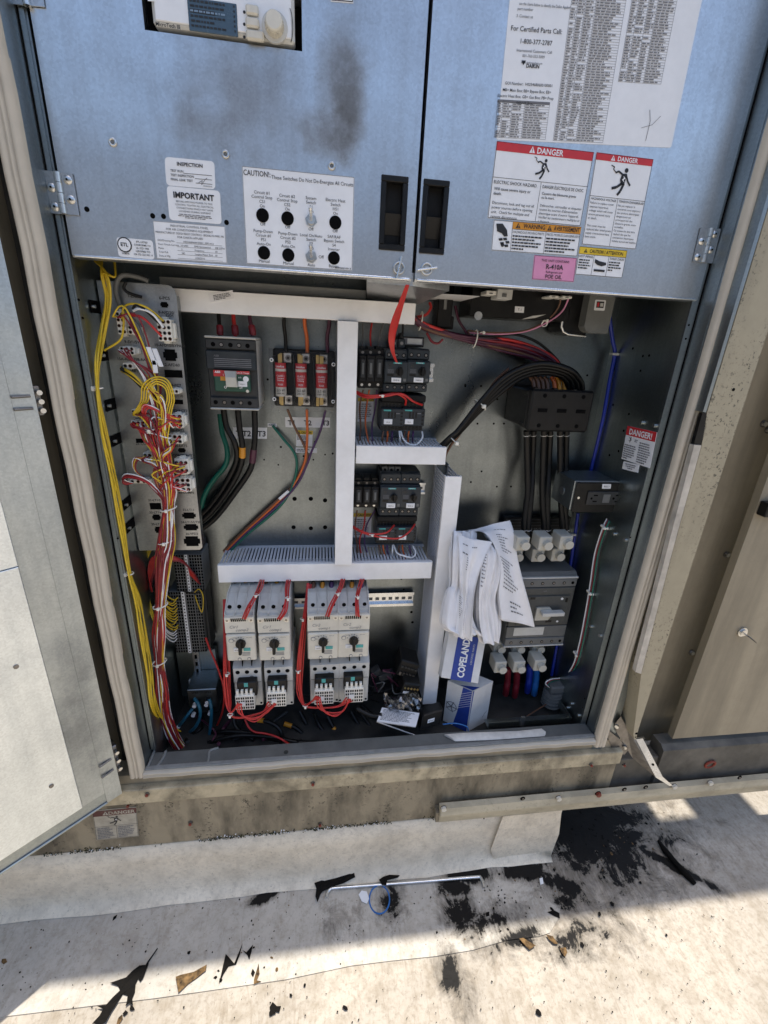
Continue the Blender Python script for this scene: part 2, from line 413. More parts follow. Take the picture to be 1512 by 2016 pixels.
def spline(pts, k=8):
    """Catmull-Rom curve through the points"""
    pts = [Vector(p) for p in pts]; q = [2*pts[0]-pts[1]] + pts + [2*pts[-1]-pts[-2]]; out = []
    for i in range(1, len(q)-2):
        p0, p1, p2, p3 = q[i-1:i+3]
        for j in range(k):
            t = j/k; out.append(.5*((2*p1) + (p2-p0)*t + (2*p0-5*p1+4*p2-p3)*t*t + (3*p1-p0-3*p2+p3)*t**3))
    out.append(pts[-1]); return out
def wire(name, pts, r, mat, parent=None, k=7, n=6, **kw):
    mb = MB(); mb.tube(spline([P(*p) for p in pts], k), r, mat, n); return mb.build(name, parent, **kw)
class Fr:
    """front face of a device: u to the right and v down, both 0..1, depth given as world y"""
    def __init__(s, x0, y0, x1, y1, Y):
        a, b = P(x0, y0, Y), P(x1, y1, Y); s.x0, s.z1, s.x1, s.z0, s.Y = a.x, a.z, b.x, b.z, Y
        s.w = s.x1-s.x0; s.h = s.z1-s.z0
    def X(s, u): return s.x0+s.w*u
    def Z(s, v): return s.z1-s.h*v
    def box(s, mb, u0, v0, u1, v1, ya, yb, mat, bev=0.0): mb.box(s.X(u0), s.X(u1), min(ya,yb), max(ya,yb), s.Z(v1), s.Z(v0), mat, bev)
    def pt(s, u, v, Y=None): return Vector((s.X(u), s.Y if Y is None else Y, s.Z(v)))
    def disc(s, mb, u, v, r, Y, d, mat, n=12): mb.cyl(s.pt(u, v, Y), (0, -d, 0), r, mat, n)
    def text(s, mb, st, u, v, h, mat, Y, al='l', bold=0.0, shear=0.0, maxw=None): mb.text(st, s.pt(u, v, Y), (1,0,0), (0,0,1), h, mat, al, bold, shear, maxw)
    @property
    def base(s): return ((s.x0+s.x1)/2, s.Y, s.z0)
class Sticker:
    """printed label: corners given on its plane, u right and v down in 0..1, print lifted a hair above the stock"""
    def __init__(s, tl, tr, bl, Y=None, pts=None, n=(0,-1,0), round_=0.0, stock='label', th=.0006):
        if pts: a, b, c = [Vector(p) for p in pts]
        else: a, b, c = P(*tl, Y), P(*tr, Y), P(*bl, Y)
        s.O = a; s.ex = (b-a); s.ez = (c-a); s.W = s.ex.length; s.H = s.ez.length; s.ex.normalize(); s.ez.normalize()
        s.n = Vector(n); s.mb = MB(); s.th = th; s.rnd = random.Random(int(s.W*1e6) % 997)
        r = min(round_, s.W*.3, s.H*.3)
        if r > 0:
            poly = []
            for (cx, cz, a0) in ((r, r, 180), (s.W-r, r, 270), (s.W-r, s.H-r, 0), (r, s.H-r, 90)):
                for k in range(5): t = R(a0+k*22.5); poly.append(s.O + s.ex*(cx+r*math.cos(t)) + s.ez*(cz+r*math.sin(t)))
        else: poly = [s.p(0,0,0), s.p(1,0,0), s.p(1,1,0), s.p(0,1,0)]
        s.mb.prism([q - s.n*.0002 for q in poly], s.n*(th+.0002), stock)
    def p(s, u, v, l=1): return s.O + s.ex*(s.W*u) + s.ez*(s.H*v) + s.n*(s.th+.00035*l if l else 0)
    def rect(s, u0, v0, u1, v1, mat, l=1): s.mb.quad(s.p(u0,v0,l), s.p(u0,v1,l), s.p(u1,v1,l), s.p(u1,v0,l), mat)
    def line(s, u0, v0, u1, v1, t, mat='ink', l=1):
        if abs(u1-u0)*s.W > abs(v1-v0)*s.H: s.rect(u0, v0-t/s.H/2, u1, v0+t/s.H/2, mat, l)
        else: s.rect(u0-t/s.W/2, v0, u0+t/s.W/2, v1, mat, l)
    def frame(s, u0, v0, u1, v1, t, mat='ink'):
        s.line(u0,v0,u1,v0,t,mat); s.line(u0,v1,u1,v1,t,mat); s.line(u0,v0,u0,v1,t,mat); s.line(u1,v0,u1,v1,t,mat)
    def text(s, st, u, v, h, mat='ink', al='l', bold=0.0, maxw=None, l=2, shear=0.0):
        s.mb.text(st, s.p(u, v, l), s.ex, -s.ez, h*s.H, mat, al, bold, shear, maxw*s.W if maxw else None)
    def poly(s, pts, mat='ink', l=2): s.mb.add([s.p(u, v, l) for u, v in pts], [tuple(range(len(pts)))], mat)
    def disc(s, u, v, r, mat='ink', l=2, n=14): s.mb.add([s.p(u, v, l) + s.ex*(r*math.cos(2*math.pi*k/n)) - s.ez*(r*math.sin(2*math.pi*k/n)) for k in range(n)], [tuple(range(n))], mat)
    def stroke(s, pts, t, mat='ink', l=2):
        q = [s.p(u, v, l) for u, v in pts]
        for a, b in zip(q, q[1:]):
            d = (b-a); 
            if d.length < 1e-9: continue
            d.normalize(); k = d.cross(s.n)*t/2; s.mb.quad(a-k, b-k, b+k, a+k, mat)
    def micro(s, u0, v0, u1, v1, rows, mat='inkgrey', fill=.9, hgt=.5, cen=False):
        dv = (v1-v0)/rows
        for i in range(rows):
            L = (u1-u0)*(fill*s.rnd.uniform(.75, 1.05) if i < rows-1 else fill*s.rnd.uniform(.35, .8)); L = min(L, u1-u0)
            u = u0 + ((u1-u0-L)/2 if cen else 0); e = u+L; va = v0+dv*(i+.25)
            while u < e-1e-6:
                wl = min(e-u, s.rnd.uniform(.02, .075)*.10/max(s.W, .03)); s.rect(u, va, u+wl, va+dv*hgt, mat, 2); u += wl+.010*.10/max(s.W, .03)
    def shock(s, u, v, k):
        """the struck figure of an electric shock warning, k = its height as a share of the label's height"""
        a = s.H/s.W
        def q(x, y): return (u+x*k*a, v+y*k)
        s.disc(*q(.12,-.40), .085*k*s.H)
        s.poly([q(-.06,-.27), q(.17,-.29), q(.13,.10), q(-.03,.13), q(-.10,-.05)])
        s.stroke([q(.14,-.24), q(.26,-.02), q(.40,.12)], .075*k*s.H); s.stroke([q(-.04,-.25), q(-.22,-.34), q(-.36,-.28)], .07*k*s.H)
        s.stroke([q(.10,.08), q(.00,.34), q(-.12,.50)], .10*k*s.H); s.stroke([q(.02,.06), q(-.20,.22), q(-.42,.28)], .10*k*s.H)
        s.stroke([q(-.36,-.30), q(-.48,-.40), q(-.44,-.47), q(-.60,-.52)], .035*k*s.H)
        s.poly([q(.02,-.20), q(.13,-.12), q(.05,-.06), q(.12,.04), q(-.02,-.06), q(.05,-.12)], 'label', 3)
    def warn(s, u, v, h, mat='label', mark='danger_red'):
        a = s.H/s.W; s.poly([(u, v), (u+h*a*1.1, v), (u+h*a*.55, v-h)], mat); s.rect(u+h*a*.48, v-h*.68, u+h*a*.62, v-h*.3, mark, 3); s.rect(u+h*a*.48, v-h*.2, u+h*a*.62, v-h*.08, mark, 3)
    def build(s, name, parent, label=None): return s.mb.build(name, parent, label)

# ------------------------------------------------------------------ the roof
YP, YB, YD = .265, .045, .040         # back panel, front flanges, face of the upper doors
XL, XR = -.383, .677                  # inside of the side walls
TOP = 2.25
blobs = [(.385,-.035,.075,.032,-8,1.5), (.345,-.065,.05,.03,0,1.0), (.55,-.045,.085,.032,0,1.5), (.80,.02,.26,.15,0,.75), (.78,.045,.16,.085,15,1.9), (.70,.09,.10,.07,0,1.9), (.90,.07,.10,.04,-20,1.3), (.82,-.03,.10,.05,-25,.95), (.98,-.075,.12,.018,-38,1.3),
         (.64,-.09,.07,.035,-35,1.1), (.63,-.13,.03,.03,0,.7), (.345,-.125,.045,.045,10,.85), (.42,-.15,.08,.03,12,.6), (.30,-.245,.03,.07,8,.8), (.47,-.19,.10,.02,10,.6), (-.145,-.042,.05,.014,18,.95), (.176,-.085,.03,.035,0,.5), (.60,-.20,.08,.03,5,.45), (.04,-.11,.03,.02,0,.3), (.70,-.20,.06,.03,0,.4)]
M['membrane'] = membrane('white_roof_membrane', (.45,.40,.33), blobs)
M['membrane_strip'] = membrane('white_membrane_strip', (.54,.50,.43), blobs, .6)
M['curb'] = membrane('curb_membrane', (.86,.765,.60), tone=.40)
mb = MB(); mb.quad((-250,-250,0), (250,-250,0), (250,250,0), (-250,250,0), 'membrane'); mb.build('roof_ground', kind='structure', origin=(0,0,0))
edge = [(-1.9,-.197), (-.66,-.204), (-.35,-.2085), (-.08,-.2075)] + [tuple(PZ(x, y).xy) for x, y in ((690,1903), (770,1893), (858,1884), (930,1872), (1000,1852), (1060,1845), (1082,1838), (1098,1812), (1104,1785), (1094,1745), (1082,1712))] + [(.60,.12), (-1.9,.12)]
mb = MB(); mb.prism([(x, y, .0) for x, y in edge], (0,0,.0035), 'membrane_strip'); mb.build('membrane_strip', kind='structure')

# masonry wall added unseen behind the viewpoint, for the lower bare metal to mirror
mb = MB(); mb.box(-16, 16, -8.6, -8.3, 0, 3.6, 'block'); mb.box(-16.1, 16.1, -8.7, -8.25, 3.6, 3.7, 'beige'); mb.build('added_back_wall', kind='structure')

# the curb, wrapped in the same sheet
mb = MB(); prof = [(.03,.1825), (-.003,.1815), (-.006,.12), (-.009,.06), (-.013,.028), (-.021,.012), (-.036,.0050)]
xs = [-2.0 + .06*i for i in range(45)] 
g = []
for x in xs + [.655]:
    row = []
    for (y, z) in prof:
        wv = .0022*math.sin(x*9.3+z*20)+.0016*math.sin(x*23+1)+.001*math.sin(x*51+z*40)
        row.append((x if x < .6 else x-.02*(1-z/.18)*(1 if x > .65 else 0), y-wv*(1 if z < .15 else .3), z))
    g.append(row)
mb.grid(g, 'curb'); e = [Vector(p) for p in g[-1]]
mb.grid([e, [p+Vector((0, 1.0 if i < 5 else .30, 0)) for i, p in enumerate(e)]], 'curb')
mb.box(-2.0, .63, .03, 1.2, .0, .172, 'shade_dark')
curb = thing('roof_curb', (-.6,.3,0), 'low roof curb wrapped in white membrane under the cabinet', 'curb'); mb.build('flashing', curb)
# a patch sheet lapped over the curb's right end
pa = [P(x, y, -.0145) for x, y in ((990,1606), (1105,1594), (1100,1640), (1084,1682), (1062,1697), (1010,1694), (972,1690), (966,1672))]
mb = MB(); mb.prism(pa, (0,-.0022,0), 'curb'); mb.build('patch', curb)

# ------------------------------------------------------------------ the rooftop unit
unit = thing('rooftop_unit', (.3,.6,.18), 'beige metal rooftop air handling unit with its service door open', 'rooftop unit')
mb = MB()
mb.box(-2.0, .93, .30, 1.9, .18, 2.18, 'beige', .004)                 # body behind the control cabinet
mb.box(-2.0, -.46, .012, .30, .34, 2.18, 'beige', .003)               # front wall left of the opening
mb.box(.76, .93, .112, .298, .18, 2.18, 'beige'); mb.build('body', unit)
YR = -.035  # front overhang, out of view, set to place the unit's shadow edge
mb = MB(); mb.box(-2.0, .931, YR, 1.95, 2.182, TOP, 'beige', .004)
for (a, b, c, d_) in ((.932,1.300,YR,1.95), (1.300,1.436,YR,.176), (1.300,1.436,.36,1.95), (1.436,1.640,YR,1.95), (1.640,1.83,YR,.150), (1.640,1.83,.36,1.95), (1.83,3.2,YR,1.95)): mb.box(a, b, c, d_, 2.182, TOP, 'beige')  # roof openings added out of view to let sun patches onto the ground
mb.build('roof_panel', unit)
mb = MB(); mb.box(-.46, .76, .041, .30, 2.06, 2.18, 'galv_frame', .003); mb.build('header', unit)
mb = MB(); mb.box(-2.0, .775, -.004, .30, .1835, .3365, 'beige_dirty', .002); mb.build('base_rail', unit)
mb = MB(); mb.box(-2.0, .775, -.014, .01, .338, .381, 'beige_lip', .002); mb.box(-2.0, .775, .002, .0445, .382, .4085, 'beige'); mb.build('base_lip', unit)
mb = MB()
for x, y in ((616,1542), (290,1563), (630,1622), (375,1620), (253,1584), (1163,1505), (1228,1505)):
    mb = MB(); p = P(x, y, -.0145 if y < 1566 else -.005); mb.cyl(p, (0,-.003,0), .0055, 'darksteel', 10); mb.cyl(p+Vector((0,-.003,0)), (0,-.003,0), .0035, 'rust', 6); mb.build('screw', unit)
# gaskets
def gasket(axis, a0, a1, c, flip, nm='gasket', ws=1.0):
    """ribbed rubber strip; profile across its width"""
    pr = [(0,.004), (0,-.004), (.003,-.010), (.009,-.011), (.0115,-.0065), (.0135,-.0105), (.0165,-.0105), (.0185,-.007), (.021,-.011), (.027,-.0105), (.031,-.005), (.031,.004)]
    mb = MB(); rows = []; N = 40
    for i in range(N+1):
        t = a0+(a1-a0)*i/N; wob = .0012*math.sin(i*1.7)+.0008*math.sin(i*.61); rows.append([])
        for (q, y) in pr:
            k = c + (q if flip else -q)*ws + wob*.5
            rows[-1].append((k, y+wob*.4, t) if axis == 'z' else (t, y+wob*.4, k))
    mb.grid(rows, 'gasket', True); mb.add(rows[0], [tuple(range(len(pr)))], 'gasket'); mb.add(rows[-1], [tuple(range(len(pr)))], 'gasket')
    return mb.build(nm, unit)
gasket('z', .412, 2.2, -.391, False); gasket('z', .398, 2.2, .692, True); gasket('x', -.392, .690, .4225, False, ws=.46)
# jamb sides between gasket and control cabinet, sill and its sealant
mb = MB(); mb.box(-.4225, -.3915, .001, .30, .4095, 2.06, 'galv_frame'); mb.box(-.3912, -.3896, .0405, .0417, .44, 2.06, 'hole'); mb.build('jamb', unit)
mb = MB(); mb.box(-.46, -.4228, .055, .30, .4095, 2.06, 'shade_dark'); mb.build('recess', unit)  # shade between gasket and door is put into the dark colour
mb = MB(); mb.box(.693, .757, .010, .30, .4095, 2.06, 'galv_frame'); mb.box(.694, .722, .0005, .010, .36, 2.06, 'galv_frame'); mb.box(.6906, .6926, .0405, .0417, .41, 2.06, 'hole'); mb.build('jamb', unit)
mb = MB(); mb.box(-.391, .6925, .0005, .0465, .40, .4235, 'sill', .0015); mb.box(-.391, .6925, -.0015, .009, .4235, .4265, 'sealant', .001)
sill = mb.build('sill', unit)
def bead(pts, r, parent):
    mb = MB(); q = spline(pts, 6); mb.tube(q, r, 'sealant', 7, [r*(.8+.35*math.sin(i*1.3)**2) for i in range(len(q))]); return mb.build('sealant_bead', parent)
bead([PZ(x, y, .4240) for x, y in ((290,1512), (296,1498), (303,1480))], .0032, sill); bead([PZ(x, y, .4240) for x, y in ((309,1510), (320,1494), (327,1478))], .0032, sill)
bead([PZ(x, y, .4240) for x, y in ((409,1505), (411,1493), (414,1478), (430,1472))], .0028, sill)
mb = MB()
for x, y in ((563,1481),): p = PZ(x, y, .4236); mb.cyl(p, (0,0,.0006), .0055, 'charcoal', 10)
mb.build('plug', sill)
# posts and panels right of the opening
Z0 = .372
mb = MB(); mb.box(.757, .7875, .050, .0885, .36, 2.18, 'shade_dark'); mb.build('recess', unit)  # dark colour carries the shade of this gap
yq = -.030
mb = MB(); mb.prism([P(x, y, yq-.003) for x, y in ((1367,876), (1381,877), (1320,1100), (1262,1327), (1251,1323), (1309,1100))], (0,.012,0), 'strip'); mb.build('edge_strip', unit)
tp = P(1457,600,yq).x
mb = MB(); mb.prism([P(1390,812,yq), P(1384,811,yq), (tp-.008,yq,2.18), (tp,yq,2.18)], (0,.03,0), 'galv_frame'); mb.build('edge_strip', unit)
mb = MB(); mb.prism([P(1383,813,yq), P(1391,813,yq), P(1392,845,yq), P(1380,876,yq), P(1366,875,yq)], (0,.008,0), 'black'); mb.build('seal_tape', unit)
pr_ = P(1301,1300,yq).x; lo = P(1247,1455,yq).z
mb = MB(); mb.prism([(pr_,yq,2.18), (tp+.0005,yq,2.18), tuple(P(1392,813,yq)), tuple(P(1381.5,878,yq)), tuple(P(1320.5,1100,yq)), tuple(P(1262.5,1327,yq)), tuple(P(1247,1446,yq)), tuple(P(1249,1456,yq)), tuple(P(1252,1456,yq)), (pr_,yq,P(1265,1432,yq).z)], (0,.119,0), 'beige_spot')
for (x, y, r) in ((1253,1444,.0035), (1251,1451,.002), (1444,767,.003)): mb.cyl(P(x, y, yq), (0,-.0004,0), r, 'hole', 10)
mb.build('post', unit)
zb = P(1300,1456,.090).z
mb = MB(); mb.prism([(pr_-.004,.090,zb), (P(1372,1300,.09).x,.090,zb), (P(1372,1300,.09).x,.110,zb), (pr_-.004,.110,zb)], (0,0,2.18-zb), 'beige'); mb.build('flange_panel', unit)
mb = MB(); mb.prism([(pr_,.062,.33), (.905,.062,.33), (.905,.070,.33), (pr_,.070,.33)], (0,0,zb-.33-.0015), 'beige'); mb.build('flange_foot', unit)
for x, y in ((1430,1091), (1361,1284), (1303,1446), (1512,846), (1503,834)):
    mb = MB(); p = P(x, y, .090); mb.cyl(p, (0,-.0015,0), .0085, 'darksteel', 14); mb.cyl(p+Vector((0,-.0015,0)), (0,-.005,0), .0058, 'steel', 6, smooth=False); mb.build('bolt', unit)
zc = P(1345,1453,.012).z; cl = P(1380,1300,.012).x
mb = MB(); mb.prism([(cl,.012,zc), (3.2,.012,zc), (3.2,.033,zc), (cl+.003,.033,zc), (cl,.030,zc)], (0,0,2.18-zc), 'beige')
side = mb.build('side_panel', unit)
p = P(1460,1243,.012); mb = MB(); mb.cyl(p, (0,-.004,0), .0125, 'steel', 20); mb.cyl(p+Vector((0,-.004,0)), (0,-.004,0), .0085, 'steel', 16)
kd = Vector((.55,-.55,-.42)).normalized(); k0 = p+Vector((0,-.007,0)); kx = Vector((.6,.1,-.5)).normalized()
mb.obox(k0-kx*.003-Vector((0,0,.001)), kd*.012, kx*.006, Vector((.001,.0012,.0012)), 'darksteel'); 
q = k0+kd*.021; pp = [q + kd*(.0115*math.cos(t*.5236)) + kx*(.0085*math.sin(t*.5236)) for t in range(12)]; mb.prism(pp, kd.cross(kx)*.002, 'darksteel'); mb.build('key_lock', side)
mb = MB(); f = Fr(1497,985,1530,1012,.012); f.box(mb, 0,0,1,1, .012, -.010, 'black', .002); f.box(mb, .25,.12,1,.8, -.0102, -.014, 'steel', .002); mb.build('latch', side)
# dark base channel under the right section
a, b = P(1320,1478,-.002), P(1320,1512,-.002)
mb = MB(); mb.prism([(.905,.045,b.z+.075), (.905,.045,.205), (.905,-.002,.205), (.905,-.002,a.z), (.905,.012,a.z+.010)], (2.3,0,0), 'channel'); mb.box(.775, .904, .004, .045, .215, .33, 'channel', .002); mb.build('base_channel', unit)
mb = MB(); mb.ring(P(1398,1505,-.004), (0,1,.2), .014, .0032, 'rust', 14); mb.build('rusty_clip', unit)
# danger label on the base
S = Sticker((182,1596), (268,1588), (190,1654), -.0045, stock='label_old')
S.rect(.0,.02,1,.20,'red_old'); S.warn(.22,.17,.12,'label_old','red_old'); S.text('DANGER',.36,.17,.105,'label_old',bold=.02); S.frame(.012,.02,.988,.98,.0007); S.line(0,.55,1,.55,.0006); S.line(.5,.55,.5,.98,.0006)
S.shock(.5,.37,.30); S.micro(.05,.58,.47,.96,7,'inkgrey'); S.micro(.53,.58,.96,.96,7,'inkgrey')
S.build('danger_label', unit, 'weathered danger label half under the open door')

# open service door on the left
H0 = Vector((-.434,-.024,0)); dd = Vector((-.728,-.686,0)).normalized(); dn = Vector((.686,-.728,0)).normalized()
def L(s_, t, z): return H0 + dd*s_ + dn*t + Vector((0,0,z))
def lbox(mb, s0, s1, t0, t1, z0, z1, mat, bev=0): mb.obox(L(s0,t0,z0), dd*(s1-s0), dn*(t1-t0), (0,0,z1-z0), mat, bev)
ZD = .388
door = MB(); lbox(door, 0, 1.12, -.052, -.047, ZD, 2.16, 'beige'); lbox(door, 0, .003, -.047, -.002, ZD, 2.16, 'galv'); lbox(door, 1.117, 1.12, -.047, -.002, ZD, 2.16, 'galv'); lbox(door, .003, 1.117, -.047, -.002, ZD, ZD+.003, 'galv_frame')
door = door.build('service_door', unit, 'open service door with bare metal inside')
M['galv_skin'] = galv('galvanised_door_skin', .80, .36, (.90,.98,1.04), wave=.35)
M['galv_worn'] = galv('galvanised_door_edge', .46, .46, (.92,1.0,1.03), [(-.47,.60,.05,.16,.35), (-.455,.75,.03,.10,.25)], .5)
mb = MB(); lbox(mb, 0, .030, -.002, .0, ZD, 2.16, 'galv_worn'); lbox(mb, .0305, .072, -.002, .0012, ZD+.032, 2.13, 'galv_worn'); mb.build('door_edge', door)
mb = MB(); lbox(mb, .0305, 1.12, -.002, .0005, ZD, ZD+.031, 'galv_frame'); lbox(mb, .03, 1.12, .0005, .004, ZD+.001, ZD+.006, 'galv_frame', .001); mb.build('bottom_edge', door)
mb = MB(); lbox(mb, .0725, 1.07, -.001, .0045, ZD+.0335, .975, 'galv_skin', .001); mb.build('inner_skin', door); mb = MB(); lbox(mb, .0725, 1.07, -.001, .0052, .9765, 2.12, 'galv_skin', .001); skin = mb.build('inner_skin', door)
mb = MB()
for z in (1.11, .80, .52): mb = MB(); mb.cyl(L(.11,.0045,z), dn*.0015, .004, 'darksteel', 10); mb.build('rivet', door)
for y0, y1 in ((762,822), (1478,1530)):
    za, zb_ = P(70 if y0 < 1000 else 232, y0, -.03).z, P(80 if y0 < 1000 else 240, y1, -.03).z
    mb = MB(); lbox(mb, -.010, .0, -.030, -.004, zb_, za, 'darksteel', .002)
    for k in range(3): mb.cyl(L(-.006,-.002,zb_+(za-zb_)*(.2+.3*k)), dn*.006, .004, 'steel', 8)
    for k in range(2): mb.tube([L(.006,.001,zb_+(za-zb_)*(.3+.4*k)), L(.03,.004,zb_+(za-zb_)*(.3+.4*k))], .0022, 'darksteel')
    mb.build('hinge', door)
mb = MB(); lbox(mb, .1, .16, .0046, .0052, 1.10, 1.19, 'label'); mb.build('paper_label', door)

# support rail in front of the base, its bolts, and the door stay
rail = thing('mounting_rail', tuple(P(1190,1560,-.03)), 'long beige steel rail bolted along the unit base, lower right', 'rail')
rl = P(868,1590,-.03).x
mb = MB(); mb.prism([(rl,-.015,.254), (rl,-.030,.2525), (rl,-.036,.236), (rl,-.036,.231), (rl,-.029,.229), (rl,-.029,.203), (rl,-.012,.203), (rl,-.012,.206), (rl,-.026,.206), (rl,-.026,.2305), (rl,-.015,.2505)], (2.9,0,0), 'beige_rail'); mb.build('channel', rail)
mb = MB(); mb.box(rl-.008, rl+.004, -.026, -.0045, .2, .232, 'beige_dirty'); mb.build('end_plate', rail)
for x, y, k in ((873,1590,'b'), (1099,1570,'b'), (1177,1562,'r'), (1229,1554,'h'), (1271,1549.6,'h'), (1326,1546.5,'b'), (1397,1539.5,'b'), (1456,1530.6,'h'), (1029,1572,'h')):
    p = P(x, y, -.0292); mb = MB()
    if k == 'h': mb.cyl(p, (0,-.0003,0), .0068, 'hole', 12); mb.cyl(p+Vector((.001,-.0003,-.001)), (0,-.0006,0), .003, 'darksteel', 8); mb.build('hole', rail)
    else: mb.cyl(p, (0,-.001,0), .0085, 'hole' if k == 'r' else 'darksteel', 12); mb.cyl(p+Vector((0,-.001,0)), (0,-.006,0), .0068, 'rust' if k == 'r' else 'cream', 6, smooth=False); mb.build('bolt', rail)
stay = thing('door_stay', tuple(P(1316,1547,-.04)), 'bright folded metal door stay reaching down to the rail', 'door stay')
A, B, T = P(1251,1455,-.006), P(1290,1530,-.042), P(1320,1547,-.046)
ux = Vector((.021,.002,-.001)); dn_ = Vector((-.002,.004,-.030))
mb = MB(); mb.prism([A, A+ux, B+ux, B], (B-A).cross(ux).normalized()*.002, 'zinc'); mb.prism([B, B+ux, T+Vector((.006,0,0)), T-Vector((.003,0,0))], (0,.002,-.001), 'zinc'); h = (A*.32+B*.68)+ux*.5; mb.cyl(h+Vector((0,-.0016,.0016)), Vector((0,-.0012,.0012)), .003, 'hole', 10); mb.build('flange', stay)
wv = [P(x, y, Y) for x, y, Y in ((1222,1411,.0), (1211,1424,.004), (1213,1440,.004), (1245,1492,-.006), (1282,1523,-.036), (1288,1528,-.041), (1251,1456,-.008), (1234,1432,.0))]
mb = MB(); mb.prism(wv, (.0022,.001,0), 'darksteel'); mb.build('web', stay)
mb = MB()
for x, y in ((1215,1429), (1231,1470)): mb = MB(); mb.cyl(P(x, y, -.002), (-.004,-.004,0), .005, 'steel', 8); mb.build('rivet', stay)
br = [P(x, y, .0) for x, y in ((1193,1440), (1196,1436), (1218,1454), (1237,1477), (1229,1486), (1204,1471))]
mb = MB(); mb.prism(br, (0,.003,0), 'darksteel'); mb.build('bracket', stay)
mb = MB(); c_ = [P(x, y, .012) for x, y in ((1240,1372), (1250,1374), (1248,1381), (1239,1379))]; mb.prism(c_, (0,.003,0), 'cream'); c_ = [P(x, y, .012) for x, y in ((1234,1396), (1244,1398), (1239,1414), (1230,1411))]; mb.prism(c_, (0,.003,0), 'cream'); mb.build('sunlit_spot', unit)  # pale cream pieces stand in for two small sunlit spots

# ------------------------------------------------------------------ the control cabinet
cab = thing('control_cabinet', (.15,.16,.30), 'galvanised control cabinet packed with wiring and switchgear inside the unit', 'cabinet')
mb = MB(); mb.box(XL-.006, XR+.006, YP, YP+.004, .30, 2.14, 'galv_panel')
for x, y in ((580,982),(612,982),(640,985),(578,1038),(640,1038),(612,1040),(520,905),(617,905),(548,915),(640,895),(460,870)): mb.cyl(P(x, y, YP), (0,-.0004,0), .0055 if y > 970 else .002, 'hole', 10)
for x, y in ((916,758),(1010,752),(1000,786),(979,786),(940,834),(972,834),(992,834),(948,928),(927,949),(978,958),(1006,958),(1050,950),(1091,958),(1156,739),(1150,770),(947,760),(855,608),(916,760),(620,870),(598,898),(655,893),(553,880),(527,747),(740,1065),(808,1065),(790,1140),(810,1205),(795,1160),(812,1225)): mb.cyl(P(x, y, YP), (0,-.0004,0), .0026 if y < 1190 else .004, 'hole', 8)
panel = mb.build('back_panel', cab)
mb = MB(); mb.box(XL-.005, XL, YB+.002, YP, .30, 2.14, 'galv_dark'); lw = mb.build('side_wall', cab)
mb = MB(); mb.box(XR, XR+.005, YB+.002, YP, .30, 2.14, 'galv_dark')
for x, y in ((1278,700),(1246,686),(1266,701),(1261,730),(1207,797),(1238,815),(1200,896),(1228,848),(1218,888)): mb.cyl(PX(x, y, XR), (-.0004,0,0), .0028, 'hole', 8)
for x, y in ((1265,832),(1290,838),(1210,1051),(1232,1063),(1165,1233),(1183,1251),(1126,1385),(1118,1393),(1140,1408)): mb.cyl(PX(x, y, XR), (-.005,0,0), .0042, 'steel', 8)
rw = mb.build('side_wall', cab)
mb = MB(); mb.box(XL-.006, XR+.006, YB+.0025, YP, .361, .365, 'base_dark'); mb.build('floor', cab)
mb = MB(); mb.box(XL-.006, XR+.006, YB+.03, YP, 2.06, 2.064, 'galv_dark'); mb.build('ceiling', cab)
mb = MB(); mb.box(XL-.010, XL, YB-.003, YB+.0015, .437, 2.06, 'galv_frame')
for y in (590, 626, 1060): mb.cyl(P(155 if y == 590 else (163 if y == 626 else 232), y, YB-.003), (0,-.0005,0), .002, 'hole', 8)
mb.box(XL, XL+.0025, YB, YB+.012, .437, 2.06, 'galv_frame'); mb.build('front_flange', cab)
mb = MB(); mb.box(XR, XR+.015, YB-.003, YB+.0015, .405, 2.06, 'galv_frame')
for x, y in ((1356,640),(1350,667),(1151,1375),(1147,1393),(1241,1058)): mb.cyl(P(x, y, YB-.003), (0,-.0005,0), .002, 'hole', 8)
mb.build('front_flange', cab)
# rail shelf and dark gear behind the doors
mb = MB(); a, b = P(300,549,.215), P(720,574,.215); mb.box(XL+.08, b.x, .205, .262, a.z-.012, a.z+.004, 'lightgrey', .001); mb.build('shelf', cab)
mb = MB(); mb.box(XL+.02, .28, .10, .26, 1.475, 1.56, 'base_dark'); mb.build('upper_tray', cab)
mb = MB(); a = P(730,556,.09); b = P(880,575,.09); mb.prism([P(722,556,.06), P(812,563,.05), P(884,573,.10), P(822,600,.20), P(722,588,.20)], (0,0,.02), 'galv'); mb.build('gusset', cab)
mb = MB(); f = Fr(830,575,945,584,.12); f.box(mb, 0,0,1,1, .12,.25, 'card', .001); mb.build('ledge', cab)

# ------------------------------------------------------------------ upper doors
def holed(mb, x0, x1, z0, z1, Y, th, holes, mat):
    X = sorted({x0, x1, *[h[0] for h in holes], *[h[1] for h in holes]}); Zs = sorted({z0, z1, *[h[2] for h in holes], *[h[3] for h in holes]})
    for i in range(len(X)-1):
        for j in range(len(Zs)-1):
            cx, cz = (X[i]+X[i+1])/2, (Zs[j]+Zs[j+1])/2
            if any(h[0] < cx < h[1] and h[2] < cz < h[3] for h in holes): continue
            mb.quad((X[i],Y,Zs[j]), (X[i+1],Y,Zs[j]), (X[i+1],Y,Zs[j+1]), (X[i],Y,Zs[j+1]), mat)
    for h in holes:
        for a, b, c, d in ((h[0],h[2],h[1],h[2]), (h[0],h[3],h[1],h[3]), (h[0],h[2],h[0],h[3]), (h[1],h[2],h[1],h[3])): mb.quad((a,Y,b), (c,Y,d), (c,Y+th,d), (a,Y+th,b), mat)
    for a, b, c, d in ((x0,z0,x1,z0), (x0,z1,x1,z1), (x0,z0,x0,z1), (x1,z0,x1,z1)): mb.quad((a,Y,b), (c,Y,d), (c,Y+th,d), (a,Y+th,b), mat)
ZB, ZT = 1.4395, 2.055
